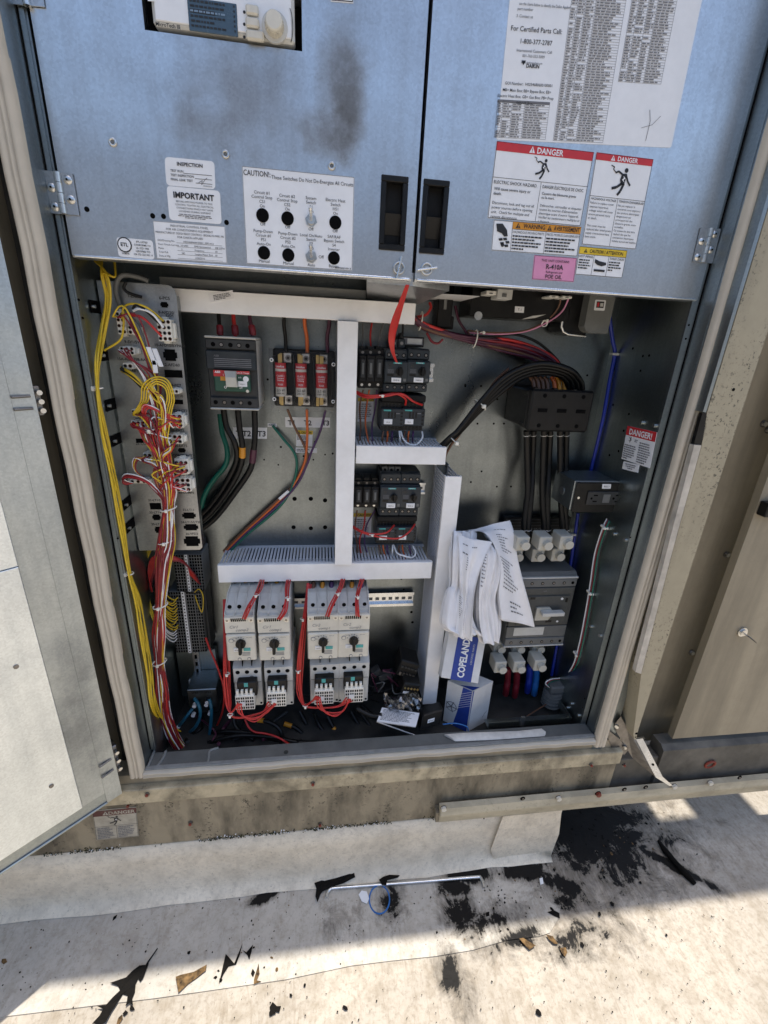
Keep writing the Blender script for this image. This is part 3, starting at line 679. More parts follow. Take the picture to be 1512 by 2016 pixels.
M['galv_door'] = galv('galvanised_door_left', .57, .34, (.96,.985,1.0), [(P(676,160,YD).x, P(676,160,YD).z, .05, .10, .46), (P(690,215,YD).x, P(690,215,YD).z, .03, .07, .48), (P(640,262,YD).x, P(640,262,YD).z, .05, .035, .5), (P(480,190,YD).x, P(480,190,YD).z, .11, .10, .32), (P(400,250,YD).x, P(400,250,YD).z, .06, .04, .28)], .10)
M['galv_door2'] = galv('galvanised_door_right', .63, .33, (.96,.985,1.0), None, .10)
def upper_door(px_l, px_r, py_l, py_r, mat, label, holes):
    x0, x1 = P(px_l, py_l, YD).x, P(px_r, py_r, YD).x
    mb = MB(); holed(mb, x0, x1, ZB+.003, ZT, YD, .022, holes, mat); mb.prism([(x0,YD+.0002,ZB+.003), (x0,YD+.003,ZB), (x0,YD+.022,ZB), (x0,YD+.022,ZB+.003)], (x1-x0,0,0), mat)
    mb.tube([(x0+.004,YD+.0008,ZB+.0025), (x1-.004,YD+.0008,ZB+.0025)], .0026, 'zinc', 8)
    mb.box(x0+.001, x1-.001, YD+.023, YD+.024, ZB+.003, ZT, 'galv_dark')
    return mb.build('upper_door', cab, label), x0, x1
hl = (P(756,352,YD).x, P(799,352,YD).x, P(777,488,YD).z, P(780,353,YD).z); hr = (P(839,360,YD).x, P(880,362,YD).x, P(855,495,YD).z, P(862,361,YD).z)
disp = (P(285,58,YD).x, P(595,102,YD).x, P(440,80,YD).z, P(440,-24,YD).z)
dl, l0, l1 = upper_door(143, 810, 507, 551, 'galv_door', 'left upper door with control display and warning labels', [hl, disp])
dr, r0, r1 = upper_door(816.6, 1373, 554, 592, 'galv_door2', 'right upper door with parts list and danger labels', [hr])
for par, h in ((dl, hl), (dr, hr)):
    mb = MB(); x0, x1, z0, z1 = h; t = .0042
    for a, b, c, d in ((x0-t,x1+t,z1-t,z1+t), (x0-t,x1+t,z0-t,z0+t), (x0-t,x0+t,z0+t,z1-t), (x1-t,x1+t,z0+t,z1-t)): mb.box(a, b, YD-.003, YD+.012, c, d, 'black', .001)
    mb.box(x0, x1, YD+.014, YD+.019, z0, z1, 'black_matt'); mb.prism([(x0+t,YD+.013,z0+.02), (x0+t,YD+.004,z1-.045), (x0+t,YD+.013,z1-.045)], (x1-x0-2*t,0,0), 'black'); mb.build('pull_handle', par)
# hinges
def hinge(tl, tr, br, bl, pin, screws, par, Y):
    mb = MB(); mb.prism([P(*q, Y) for q in (tl, tr, br, bl)], (0,-.0018,0), 'darksteel' if 0 else 'galv')
    a, b = P(*pin[0], Y-.003), P(*pin[1], Y-.003)
    for k in range(4): mb.cyl(a+(b-a)*(k/4+.006), (b-a)*.238, .0046, 'steel', 12)
    for x, y in screws: p = P(x, y, Y-.0018); mb.dome(p, (0,-1,0), .0062, .0026, 'steel', 12, 3); mb.cyl(p+Vector((0,-.0024,0)), (0,-.0006,0), .0016, 'hole', 8)
    return mb.build('hinge', par)
hinge((85.4,335.7), (143.7,342), (157,424.7), (99.7,420), ((111.5,338), (126,421)), ((101.5,369), (108.5,407), (133,354), (139.5,393)), dl, YD-.001)
hinge((12,-70), (78,-64), (89,15), (22,9), ((36,-68), (54,12)), ((24,-30), (60,-50)), dl, YD-.001)
hinge((1378.6,448), (1418,451), (1401,519), (1363,515), ((1401,449), (1384,517)), ((1407.5,461), (1399.5,492), (1382,475), (1374,506)), dr, YD-.001)
mb = MB()
for x, y in ((222,280), (444,304), (653,327)): mb = MB(); p = P(x, y, YD); mb.ring(p+Vector((0,-.0008,0)), (0,1,0), .0042, .0018, 'steel', 16); mb.cyl(p, (0,-.0012,0), .004, 'midgrey', 10); mb.build('rivet', dl)
mb = MB()
for x, y in ((171,412), (300.6,425), (322,426), (446,438)): mb = MB(); mb.cyl(P(x, y, YD), (0,-.0005,0), .0036, 'hole', 12); mb.build('screw_hole', dl)
for par, x, y, ang in ((dl,785,528,80), (dr,839.5,530,10)):
    p = P(x, y, YD-.001); mb = MB(); mb.ring(p+Vector((0,-.003,0)), (0,1,0), .0085, .0015, 'steel', 20); mb.cyl(p, (0,-.005,0), .0045, 'steel', 10)
    c, s_ = math.cos(R(ang)), math.sin(R(ang)); k = Vector((c,0,s_)); mb.tube([p-k*.016+Vector((0,-.005,0)), p+k*.017+Vector((0,-.005,0))], .0018, 'zinc'); mb.build('quarter_turn_latch', par)
# display module set into its cut-out
x0, x1, z0, z1 = disp; Yd = YD+.010
mb = MB(); mb.box(x0, x1, YD+.018, YD+.02, z0, z1, 'hole'); k = x1-x0; hh = .083
bx0, bx1, bz0 = x0+.012, x1-.010, z0+.006; bz1 = bz0+hh
mb.box(bx0, bx1, YD-.002, YD+.017, bz0, bz1, 'lightgrey', .003); mb.box(bx0+.004, bx1-.004, YD-.004, YD-.0015, bz0+.004, bz1-.004, 'label', .001)
Dm = mb.build('display_module', dl)
def dx(px, py): return P(px, py, YD-.004)
a, b = dx(368,-6), dx(469,74); mb = MB(); mb.box(a.x, b.x, YD-.0052, YD-.0035, b.z, a.z, 'lcd', .0006); w_, h_ = b.x-a.x, a.z-b.z
rnd = random.Random(3)
for r in range(6):
    z = a.z-h_*(.10+.148*r)
    if r == 2: mb.box(a.x+w_*.04, a.x+w_*.55, YD-.0055, YD-.0053, z-h_*.055, z+h_*.055, 'ink')
    u = .05
    while u < (.75 if r != 4 else .5): l = rnd.uniform(.03,.09); mb.quad((a.x+w_*u,YD-.0057,z-h_*.03), (a.x+w_*(u+l),YD-.0057,z-h_*.03), (a.x+w_*(u+l),YD-.0057,z+h_*.03), (a.x+w_*u,YD-.0057,z+h_*.03), 'lcdlight' if r == 2 else 'ink'); u += l+.02
    mb.quad((a.x+w_*.93,YD-.0057,z-h_*.03), (a.x+w_*.96,YD-.0057,z-h_*.03), (a.x+w_*.96,YD-.0057,z+h_*.03), (a.x+w_*.93,YD-.0057,z+h_*.03), 'ink')
mb.build('screen', dl)
for (x, y, wd) in ((497,23,.017), (497.5,48,.018), (503,73,.024)):
    p = dx(x, y); mb = MB(); mb.box(p.x-wd/2, p.x+wd/2, YD-.010, YD-.003, p.z-.0055, p.z+.0055, 'cream', .002); mb.build('button', dl)
p = dx(541,54); mb = MB(); mb.cyl(p+Vector((0,.002,0)), (0,-.004,0), .0175, 'lightgrey', 28); mb.cyl(p+Vector((0,-.002,0)), (0,-.014,0), .0122, 'cream', 28, .0112); mb.cyl(p+Vector((0,-.016,0)), (0,-.0015,0), .0112, 'cream', 28, .0098)
for i in range(24): t = i*R(15); mb.box(p.x+.0120*math.cos(t)-.0006, p.x+.0120*math.cos(t)+.0006, YD-.016, YD-.004, p.z+.0120*math.sin(t)-.0006, p.z+.0120*math.sin(t)+.0006, 'cream')
mb.build('dial_knob', dl)
mb = MB(); mb.text('MicroTech III', dx(307,50.5)+Vector((0,-.0003,0)), (1,0,0), (0,0,1), .0042, 'ink', bold=.02); mb.text('MT205', dx(340,57)+Vector((0,-.0003,0)), (1,0,0), (0,0,1), .0028, 'inkgrey')
q = dx(562,50)
mb.tube([q+Vector((.010*math.cos(t/6-.8), -.0004, .024*math.sin(t/6-.8))) for t in range(11)], .0006, 'ink', 4)
for x, y in ((481,24), (481,48), (481,73), (540,23.5)): mb.cyl(dx(x, y), (0,-.0004,0), .0018, 'ink', 8)
mb.build('display_lettering', dl)
S = Sticker((652,-30), (697,-26), (651,3), YD, stock='label'); S.frame(.03,.03,.97,.92,.001); S.build('sticker', dl)
S = Sticker((291,-16), (305,-15), (291,2), YD-.0042); S.build('sticker', dl)

# --- printed labels of the left door
S = Sticker((324,309), (422,318), (328,365), YD, round_=.005)
S.text('INSPECTION', .5,.27,.135, al='c', bold=.025)
for i, t in enumerate(('TEST RUN', 'TEST INSPECTION', 'FINAL LEAK TEST')): v = .50+.155*i; S.text(t, .10, v, .085, bold=.012); S.line((.36,.59,.60)[i], v+.02, .94, v+.02, .0006)
S.stroke([(.66,.82), (.74,.72), (.72,.88), (.80,.68), (.84,.62)], .0007, 'inkgrey'); S.text('333384306-A', .94,.94,.05, al='r'); S.build('inspection_label', dl)
S = Sticker((328,366), (433,376), (334,433), YD, round_=.005)
S.text('IMPORTANT', .5,.32,.175, al='c', bold=.035)
for i, t in enumerate(('BEFORE APPLYING POWER TO THIS', 'CONTROL TIGHTEN ALL ELECTRICAL', 'CONNECTIONS WHICH MAY HAVE', 'LOOSENED DURING SHIPMENT')): S.text(t, .5, .45+.095*i, .055, al='c')
S.micro(.14,.78,.86,.92,3,'inkgrey',cen=True); S.build('important_label', dl)
S = Sticker((301,435), (443,446), (309,509), YD)
for i, t in enumerate(('INDUSTRIAL CONTROL PANEL', 'FOR AIR CONDITIONING EQUIPMENT', 'MANUFACTURED BY: DESIGN READY CONTROLS - BROOKLYN PARK, MN', 'FOR DAIKIN APPLIED')): S.text(t, .5, .115+.098*i, .058, al='c', maxw=.95)
for i, (a, b, c, d) in enumerate((('GOI/Drawing No.', '', '', ''), ('Short Circuit Current', '10 kAIC', 'RMS Symmetrical', '208 V/Max'), ('Phase', '3', 'Frequency', '60'), ('Total FLA', '282', 'Largest Motor FLA', '81'), ('Date of Mfg', '', '6/30/2016', ''))):
    v = .52+.105*i; S.text(a, .04, v, .05); S.line(.30,v+.015,.94,v+.015,.0004,'inkgrey'); S.text(b, .36, v, .05); S.text(c, .55, v, .05); S.text(d, .84, v, .05)
S.text('H0254680600100001_EEF3-413', .40,.52,.05); S.frame(.004,.008,.996,.992,.0004,'inkgrey'); S.build('rating_plate_label', dl)
S = Sticker((229,467), (300.6,473.5), (234,505), YD, round_=.004)
S.disc(.21,.36,.0105); S.disc(.21,.36,.0088,'label',3); S.text('ETL', .21,.44,.19,'ink','c',.03,l=4); S.text('Intertek', .21,.72,.08,al='c'); S.text('3108046', .21,.86,.09,al='c',bold=.01)
for i, t in enumerate(('ETL LISTED', 'CONFORMS TO', 'UL STD 1995', 'CERTIFIED TO', 'CSA STD C22.2 NO. 14')): S.text(t, .70, .19+.165*i, .095, al='c', bold=.012, maxw=.52)
S.build('listing_label', dl)
S = Sticker((476,327), (698,349), (485.5,519), YD); S.frame(.004,.004,.996,.996,.0006,'inkgrey')
S.text('CAUTION!:', .012,.085,.056, bold=.008, maxw=.235); S.text('These Switches Do Not De-Energize All Circuits', .255,.098,.040, maxw=.735)
sw = [(.165,.475,'Circuit #1|Control Stop|CS1|On','Off',0), (.39,.485,'Circuit #2|Control Stop|CS2|On','Off',0), (.605,.485,'System|Switch|S1|On','Off',1), (.83,.485,'Electric Heat|Switch|HS1|On','Off',0),
      (.165,.87,'Pump-Down|Circuit #1|PS1|Auto-On','Manual',0), (.39,.875,'Pump-Down|Circuit #2|PS2|Auto-On','Manual',0), (.605,.875,'Local On/Auto|Switch|S7|On','Auto',1), (.82,.87,'SAF/RAF|Bypass Switch|S4|Inverter','Bypass',0)]
for u, v, top, bot, tog in sw:
    for i, t in enumerate(top.split('|')): S.text(t, u, v-.216+.045*i, .033, al='c', maxw=.225)
    S.text(bot, u, v+.106, .034, al='c')
    if not tog: S.disc(u, v, .0096, 'hole', 2, 20)
S.text('Off', .70,.885,.036, al='c'); S.text('382049302D REV. B', .985,.985,.018, al='r', bold=.02)
cs = S.build('caution_switch_plate', dl)
for u, v, a, b, tog in sw:
    if tog:
        p = S.p(u, v, 0); mb = MB(); mb.cyl(p, (0,-.002,0), .0095, 'steel', 6, smooth=False); mb.cyl(p, (0,-.006,0), .006, 'steel', 14); mb.tube([p+Vector((0,-.005,0)), p+Vector((0,-.012,.006)), p+Vector((-.0005,-.018,.014))], .0028, 'zinc', 8, [.0022,.0026,.0034]); mb.build('toggle_switch', dl)
# --- printed labels of the right door
S = Sticker((1003,-2), (1359,34), (977,275), pts=(P(1016.6,-140,YD), P(1402.6,-100,YD), P(977,275,YD)), round_=.003)
def ov(px, py):                                   # photo pixel -> label coordinates
    q = P(px, py, YD)-S.O; return q.dot(S.ex)/S.W, q.dot(S.ez)/S.H
def ot(t, px, py, hpx, al='c', bold=0.0, maxw=None):
    u, v = ov(px, py); S.text(t, u, v, hpx*1.0/(275+140), al=al, bold=bold, maxw=maxw)
ot('use the charts below to identify the Daikin Applied', 1025,12,6,'l',maxw=.26); ot('part number', 1022,22,6,'l'); ot('3. Contact us', 1020,36,6,'l')
ot('For Certified Parts Call:', 1060,68,10.5,'c',.006); ot('1-800-377-2787', 1060,92,10,'c',.006)
ot('International Customers Call:', 1057,108,6); ot('001-763-553-5009', 1055,118,6); ot('www.daikinapplied.com', 1052,130,4.5)
u, v = ov(1033,139); S.poly([ov(1032,122), ov(1041,123), ov(1035.5,132)]); ot('DAIKIN', 1054,138,8,'c',.03)
ot('GOI Number:  H0254680600100001', 1047,173,6.5,'c',.004,.30)
for i, t in enumerate(('MB= Main Box; BB= Bypass Box; EB=', 'Electric Heat Box; GB= Gas Box; PB= Prop', 'Exhaust Box;')): ot(t, 1044-i*2, 186+i*11.5, 6.5,'c',.004,.30)
def table(tlp, trp, blp, rows, cols, head=True):
    a, b, c = ov(*tlp), ov(*trp), ov(*blp)
    for i in range(rows+1): v = a[1]+(c[1]-a[1])*i/rows; S.line(a[0], v, b[0], v, .00035, 'inkgrey')
    for k in cols: u = a[0]+(b[0]-a[0])*k; S.line(u, a[1], u, c[1], .0004, 'inkgrey')
    if head: S.rect(a[0], a[1], b[0], a[1]+(c[1]-a[1])/rows, 'inkgrey', 1)
    rn = random.Random(rows); dv = (c[1]-a[1])/rows
    for i in range(rows):
        for k0, k1 in zip(cols, cols[1:]):
            if rn.random() < .07: continue
            u = a[0]+(b[0]-a[0])*(k0+.012); e = a[0]+(b[0]-a[0])*(k0+(k1-k0)*rn.uniform(.55,.93)); v = a[1]+dv*(i+.3)
            while u < e: l = min(e-u, rn.uniform(.012,.03)); S.rect(u, v, u+l, v+dv*.42, 'inkgrey', 2); u += l+.004
table((988,197), (1089,212), (980,271), 15, (0,.1,.28,.52,1.0)); 
table((1141,-120), (1250,-108), (1090,282), 74, (0,.12,.26,.45,1.0), False); table((1262,-110), (1352,-100), (1220,172), 50, (0,.16,.38,.58,1.0), False)
S.stroke([(.83,.80), (.845,.86), (.84,.97)], .0008, 'inkgrey'); S.stroke([(.90,.83), (.86,.88), (.80,.90)], .0006, 'inkgrey')
S.build('parts_list_label', dr)
S = Sticker((978,278), (1169,300), (959.5,429), YD); S.rect(0,0,1,.115,'danger_red'); S.warn(.335,.10,.085); S.text('DANGER', .415,.098,.078,'label',bold=.02); S.frame(.004,.004,.996,.994,.0007); S.line(0,.455,1,.455,.0006); S.line(.505,.455,.505,.99,.0006)
S.shock(.50,.285,.27); S.text('ELECTRIC SHOCK HAZARD.', .02,.535,.044,maxw=.45,bold=.006); S.text('DANGER ÉLECTRIQUE DE CHOC.', .525,.535,.044,maxw=.44,bold=.006)
for i, t in enumerate(('Will cause severe injury or', 'death.', '', 'Disconnect, lock and tag out all', 'power sources before opening', 'unit.  Check for multiple and', 'remote disconnects.')): S.text(t, .03,.62+.062*i,.040,maxw=.45,bold=.01 if i < 2 else 0)
for i, t in enumerate(('Causera des blessures graves', 'ou la mort.', '', 'Débrancher, verrouiller et étiqueter', "toutes les sources d'alimentation", "électrique avant d'ouvrir l'appareil.", 'Vérifier les sectionneurs multiples et', 'à distance.')): S.text(t, .53,.62+.054*i,.036,maxw=.45,bold=.01 if i < 2 else 0)
S.build('shock_danger_label', dr)
S = Sticker((1174,300), (1286,314), (1145,481), YD); S.rect(0,0,1,.075,'danger_red'); S.warn(.26,.066,.054); S.text('DANGER', .38,.064,.05,'label',bold=.02); S.frame(.006,.004,.994,.996,.0007); S.line(0,.455,1,.455,.0006); S.line(.505,.455,.505,.99,.0006)
S.shock(.52,.27,.30); S.text('HAZARDOUS VOLTAGE', .03,.495,.024,maxw=.45,bold=.01); S.text('TENSION DANGEREUSE', .53,.495,.024,maxw=.45,bold=.01)
for i, t in enumerate(('Failure to replace cover', 'exposes hazardous', 'voltage which will cause', 'severe personal injury', 'or death.', '', 'This cover must be', 'replaced after initial power', 'supply connections have', 'been made.')): S.text(t, .03,.54+.042*i,.025,maxw=.46)
for i, t in enumerate(('Ne pas replacer le', 'couvercle vous expose à', 'des tensions électriques', 'dangereuses qui', 'provoqueront des', 'blessures graves, voire', 'mortelles.', 'Ce couvercle doit être', 'replacé dès que les', 'connexions électriques', 'initiales auront été établies.')): S.text(t, .53,.54+.040*i,.024,maxw=.45)
S.build('voltage_danger_label', dr)
S = Sticker((972,433), (1144,447), (967,492.6), YD); S.rect(.215,0,1,.24,'amber'); S.line(.215,.25,1,.25,.0006); S.text('WARNING', .335,.19,.15,bold=.02,maxw=.25); S.text('AVERTISSEMENT', .685,.19,.15,bold=.02,maxw=.30); S.warn(.25,.21,.17,'ink','amber'); S.warn(.61,.21,.17,'ink','amber'); S.line(.215,0,.215,1,.0006); S.line(.60,0,.60,1,.0006); S.frame(.004,.01,.996,.99,.0006)
S.text('HAZARDOUS MOVING PARTS:', .225,.38,.085,maxw=.36); S.text('PIECES MOBILES DANGEREUSES!', .61,.38,.085,maxw=.38); S.micro(.225,.42,.59,.95,5,'ink'); S.micro(.61,.42,.99,.95,5,'ink')
S.poly([(.03,.12), (.10,.10), (.155,.30), (.17,.50), (.13,.52), (.10,.42), (.045,.36)]); 
for u, v in ((.09,.62), (.14,.60), (.17,.70), (.11,.75), (.16,.82)): S.poly([(u-.022,v-.03), (u+.02,v-.05), (u+.028,v+.03), (u-.012,v+.05)])
S.disc(.12,.80,.003); S.build('moving_parts_label', dr)
S = Sticker((1141,485), (1234.6,493.6), (1132,540), YD); S.rect(0,0,1,.25,'yellow'); S.line(0,.26,1,.26,.0006); S.warn(.10,.20,.14,'ink','yellow'); S.text('CAUTION / ATTENTION', .22,.195,.125,bold=.018,maxw=.70); S.frame(.006,.01,.994,.99,.0007); S.line(.33,.26,.33,.98,.0006); S.line(.64,.26,.64,.98,.0006)
S.text('HOT PIPING', .02,.38,.085,maxw=.29,bold=.01); S.micro(.03,.42,.31,.80,4,'ink'); S.text('TUYAUX CHAUDS', .66,.38,.085,maxw=.31,bold=.01); S.micro(.66,.42,.96,.80,4,'ink')
S.poly([(.36,.40), (.45,.46), (.60,.50), (.61,.58), (.52,.64), (.42,.60), (.36,.52)]); S.rect(.37,.76,.60,.84,'ink',2); S.build('hot_piping_label', dr)
S = Sticker((1052,502), (1135.6,508), (1047,550), YD, stock='pink'); S.frame(.012,.02,.988,.98,.0005); S.text('THIS UNIT CONTAINS', .5,.24,.10,al='c',maxw=.66,bold=.006); S.text('R-410A', .5,.53,.20,al='c',bold=.02); S.text('Refrigerant and', .5,.70,.095,al='c',bold=.004); S.text('POE OIL', .5,.92,.165,al='c',bold=.015); S.build('refrigerant_label', dr)
# labels on the walls of the cabinet
S = Sticker((1238,840), (1294,853), (1222,905), pts=(PX(1236,838,XR-.0003), PX(1294,851,XR-.0003), PX(1224,903,XR-.0003)), n=(-1,0,0)); S.rect(0,0,1,.27,'danger_red'); S.text('DANGER!', .5,.225,.17,'label','c',.03,maxw=.84); S.shock(.2,.38,.16); S.micro(.03,.52,.48,.97,7,'inkgrey'); S.micro(.53,.36,.98,.97,9,'inkgrey'); S.micro(.35,.33,.48,.42,2,'inkgrey'); S.build('danger_label', rw)
S = Sticker((0,0), (0,0), (0,0), pts=(PX(1228,908,XR-.0003), PX(1259,915,XR-.0003), PX(1225,923,XR-.0003)), n=(-1,0,0)); S.micro(.08,.15,.92,.85,3,'inkgrey',cen=True); S.build('small_label', rw)
for tl, tr, bl, words in (((459,841), (526,842), (459,863), (('T1',.08), ('T2',.40), ('T3',.84))), ((561,821), (649.5,822), (562,841), (('T1',.06), ('T2',.50), ('T3',.90)))):
    S = Sticker(tl, tr, bl, YP)
    for t, u in words: S.text(t, u, .78, .50, al='c' if u > .1 else 'l', bold=.02)
    S.build('terminal_label', panel)
S = Sticker((584,847), (616,848), (583,878), YP); S.rect(0,0,1,.24,'yellow'); S.text('CAUTION', .60,.20,.15,al='c',bold=.02,maxw=.62); S.warn(.08,.2,.16,'ink','yellow'); S.micro(.05,.3,.95,.6,4,'ink'); S.rect(.35,.64,.65,.9,'inkgrey'); S.build('caution_label', panel)
S = Sticker((582,881), (624,882), (582,891), YP); S.micro(.05,.2,.95,.8,2,'inkgrey'); S.build('small_label', panel)
S = Sticker((527,833), (545,834), (527,840), YP); S.micro(.1,.2,.9,.8,2,'ink'); S.build('small_label', panel)
S = Sticker((705,783), (736,783), (704,830), YP); S.rect(0,0,1,.15,'yellow'); S.text('CAUTION', .6,.12,.09,al='c',bold=.02); S.micro(.05,.22,.95,.9,8,'inkgrey'); S.build('caution_label', panel)
S = Sticker((696,1010), (732,1010), (695,1058), YP); S.rect(0,0,1,.15,'yellow'); S.text('CAUTION', .6,.12,.09,al='c',bold=.02); S.micro(.05,.22,.95,.9,8,'inkgrey'); S.build('caution_label', panel)

# ------------------------------------------------------------------ wire ducts
def duct(x0, x1, z0, z1, yf, axis, label, sides=(True, True), ends=False):
    """slotted trunking: a plain cover and two comb-like side walls standing off the back panel"""
    t = thing('wire_duct', ((x0+x1)/2, YP, z0), label, 'wire duct', 'white slotted wire ducts')
    mb = MB(); mb.box(x0, x1, yf, yf+.0022, z0, z1, 'duct', .0008)
    if axis == 'x':
        for z in (z0, z1-.0016): mb.box(x0, x1, yf+.0022, yf+.010, z, z+.0016, 'duct')
    else:
        for x in (x0, x1-.0016): mb.box(x, x+.0016, yf+.0022, yf+.010, z0, z1, 'duct')
    mb.build('cover', t)
    pitch, gap = .0078, .0030
    for k in (0, 1):
        if not sides[k]: continue
        mb = MB()
        a0, a1 = (x0, x1) if axis == 'x' else (z0, z1); n = int((a1-a0)/pitch); c = ((z0+.002) if k == 0 else (z1-.0038)) if axis == 'x' else ((x0+.002) if k == 0 else (x1-.0038))
        for i in range(n):
            q0 = a0+.002+pitch*i; q1 = q0+pitch-gap
            if axis == 'x': mb.box(q0, q1, yf+.0025, YP-.014, c, c+.0018, 'duct_side')
            else: mb.box(c, c+.0018, yf+.0025, YP-.014, q0, q1, 'duct_side')
        if axis == 'x': mb.box(a0, a1, YP-.014, YP-.001, c, c+.0018, 'duct_side'); mb.box(a0+.001, a1-.001, yf+.010, yf+.018, c+.0002, c+.0016, 'duct_side')
        else: mb.box(c, c+.0018, YP-.014, YP-.001, a0, a1, 'duct_side'); mb.box(c+.0002, c+.0016, yf+.010, yf+.018, a0+.001, a1-.001, 'duct_side')
        mb.build('slotted_side', t)
    return t
YF = .155
za = (P(500,577,YF).z, P(500,621,YF).z); xe = P(818,612,YF).x
t_top = duct(-.292, xe, za[1], za[0], YF, 'x', 'long white wire duct across the top, small paper slip on it')
S = Sticker((410,579), (458,571), (414,596), YF, th=.0008, stock='paper'); S.micro(.18,.2,.95,.85,4,'inkgrey'); S.build('paper_slip', t_top)
vx = (P(662,870,.146).x, P(699,870,.146).x)
lz = (P(640,1110,YF).z, P(640,1143,YF).z)
duct(vx[0], vx[1], lz[0]+.0006, za[1]-.0006, .146, 'z', 'tall white wire duct standing between the fuse block and the motor starters')
duct(P(429,1128,YF).x, P(850,1122,YF).x, lz[1], lz[0], YF, 'x', 'long white wire duct below the middle, over the four large cream starters')
mz = (P(790,879,YF).z, P(790,914,YF).z); duct(P(701,890,YF).x, P(878,900,YF).x, mz[1], mz[0], YF, 'x', 'short white wire duct between the upper and lower motor starters')
rx = (P(866,1050,.150).x, P(897,1050,.150).x); duct(rx[0], rx[1], P(850,1386,.15).z, P(888,938,.15).z, .150, 'z', 'white upright wire duct beside the bundle of papers')

# ------------------------------------------------------------------ moulded-case breaker, upper left
def slots(mb, f, us, v, Y, r, mat='hole', d=.0006, n=12):
    for u in us: f.disc(mb, u, v, r, Y, d, mat, n)
f = Fr(403,660,510,808,.165)
t = thing('circuit_breaker', f.base, 'dark grey three pole circuit breaker with green face, upper left of panel', 'circuit breaker')
mb = MB(); f.box(mb, 0,.02,1,.98, .170, YP-.001, 'lightgrey', .003); f.box(mb, .0,.03,1,.97, .166, .172, 'charcoal', .002); mb.build('body', t)
for v0, v1 in ((.0,.028), (.972,1.0)): mb = MB(); f.box(mb, -.01,v0,1.01,v1, .160, .24, 'lightgrey', .002); mb.build('terminal_cover', t)
for v0, v1, vc, us in ((.035,.17,.11,(.16,.32,.50,.67,.84)), (.82,.965,.895,(.12,.30,.47,.64,.82))): mb = MB(); f.box(mb, .0,v0,1,v1, .160, .1658, 'charcoal', .002); slots(mb, f, us, vc, .160, .0042); slots(mb, f, us[1::2], vc, .1596, .003, 'darksteel'); mb.build('terminal_band', t)
mb = MB(); f.box(mb, .0,.185,1,.44, .157, .1655, 'slate', .002); f.text(mb, 'ABB', .16,.27,.004, 'inkgrey', .1567)
for i in range(5): f.box(mb, .16,.29+.025*i,.90,.30+.025*i, .1566,.1570, 'inkgrey')
mb.build('rating_plate', t)
mb = MB(); f.box(mb, .14,.445,.86,.735, .153, .165, 'abb_green', .0015); f.box(mb, .14,.447,.86,.49, .1522, .1532, 'danger_red'); f.box(mb, .14,.492,.40,.53, .1524,.1532,'danger_red'); f.box(mb, .27,.53,.40,.585, .1524,.1532,'amber')
f.text(mb, 'ABB', .165,.484,.0042,'label',.1520,bold=.03); f.text(mb, 'SACE Tmax', .60,.484,.0036,'label',.1520,maxw=.025); f.text(mb, 'on', .63,.545,.0042,'label',.1520); f.text(mb, 'off', .64,.69,.0042,'label',.1520); f.text(mb, 'I', .33,.523,.0046,'label',.1520); f.text(mb, 'O', .33,.69,.0050,'label',.1520,bold=.02)
f.disc(mb, .78,.555,.0055,.1528,.0006,'label',18); f.box(mb, .62,.585,.80,.66, .1518,.1531,'label'); f.text(mb,'VSAF-T',.71,.635,.0025,'ink',.1514,'c'); f.disc(mb,.80,.72,.003,.1528,.0006,'cream'); mb.build('face_plate', t)
mb = MB(); mb.prism([f.pt(.37,.45,.146), f.pt(.60,.45,.146), f.pt(.60,.53,.138), f.pt(.62,.66,.140), f.pt(.40,.66,.140), f.pt(.40,.53,.138)], (0,.012,0), 'capgrey'); mb.build('toggle', t)
def lead(pts, r, mat, sleeve, label, group, name='cable', cat='cable'):
    t = thing(name, P(*pts[-1]), label, cat, group); wire('conductor', pts, r, mat, t)
    for (a, b, rr, m) in sleeve:
        mb = MB(); q = spline([P(*p) for p in pts], 7); n = len(q); mb.tube(q[int(a*(n-1)):max(int(a*(n-1))+2, int(b*(n-1))+1)], rr, m, 8); mb.build('sleeve', t)
    return t
for (x0, x1, m, nm) in ((430,433,'black','black'), (459,463,'red','red'), (491,497,'plum','maroon')):
    lead([(x0,612,.215), (x0+1,630,.212), (x1,650,.205), (x1,662,.205)], .0042, m, [(.55,.95,.0068,'wine')], nm+' lead with red end sleeve dropping into the dark circuit breaker', 'leads into the circuit breaker')
for x, pts, tape in ((0, [(440,806,.20), (446,840,.20), (462,872,.20), (466,905,.21), (448,945,.22), (418,990,.23), (392,1018,.235)], None), (1, [(468,806,.20), (472,845,.20), (477,880,.20), (474,915,.21), (455,955,.22), (420,1003,.23), (390,1032,.235)], ('amber',.34,.44)), (2, [(501,806,.20), (502,850,.20), (499,890,.20), (492,925,.21), (462,970,.22), (425,1018,.23), (388,1048,.235)], ('plum',.32,.43))):
    lead(pts, .0068, 'black', [(tape[1],tape[2],.0074,tape[0])] if tape else [], ('left plain black cable curving down from the circuit breaker', 'black cable with amber tape below the circuit breaker', 'black cable with plum tape below the circuit breaker')[x], 'cables below the circuit breaker')
wire('ground_cable', [(433,815,.24), (437,850,.235), (447,885,.23), (444,915,.23), (420,945,.235), (402,975,.235), (394,1010,.24)], .0062, 'green', label='green earth cable beside the black breaker cables', cat='cable')

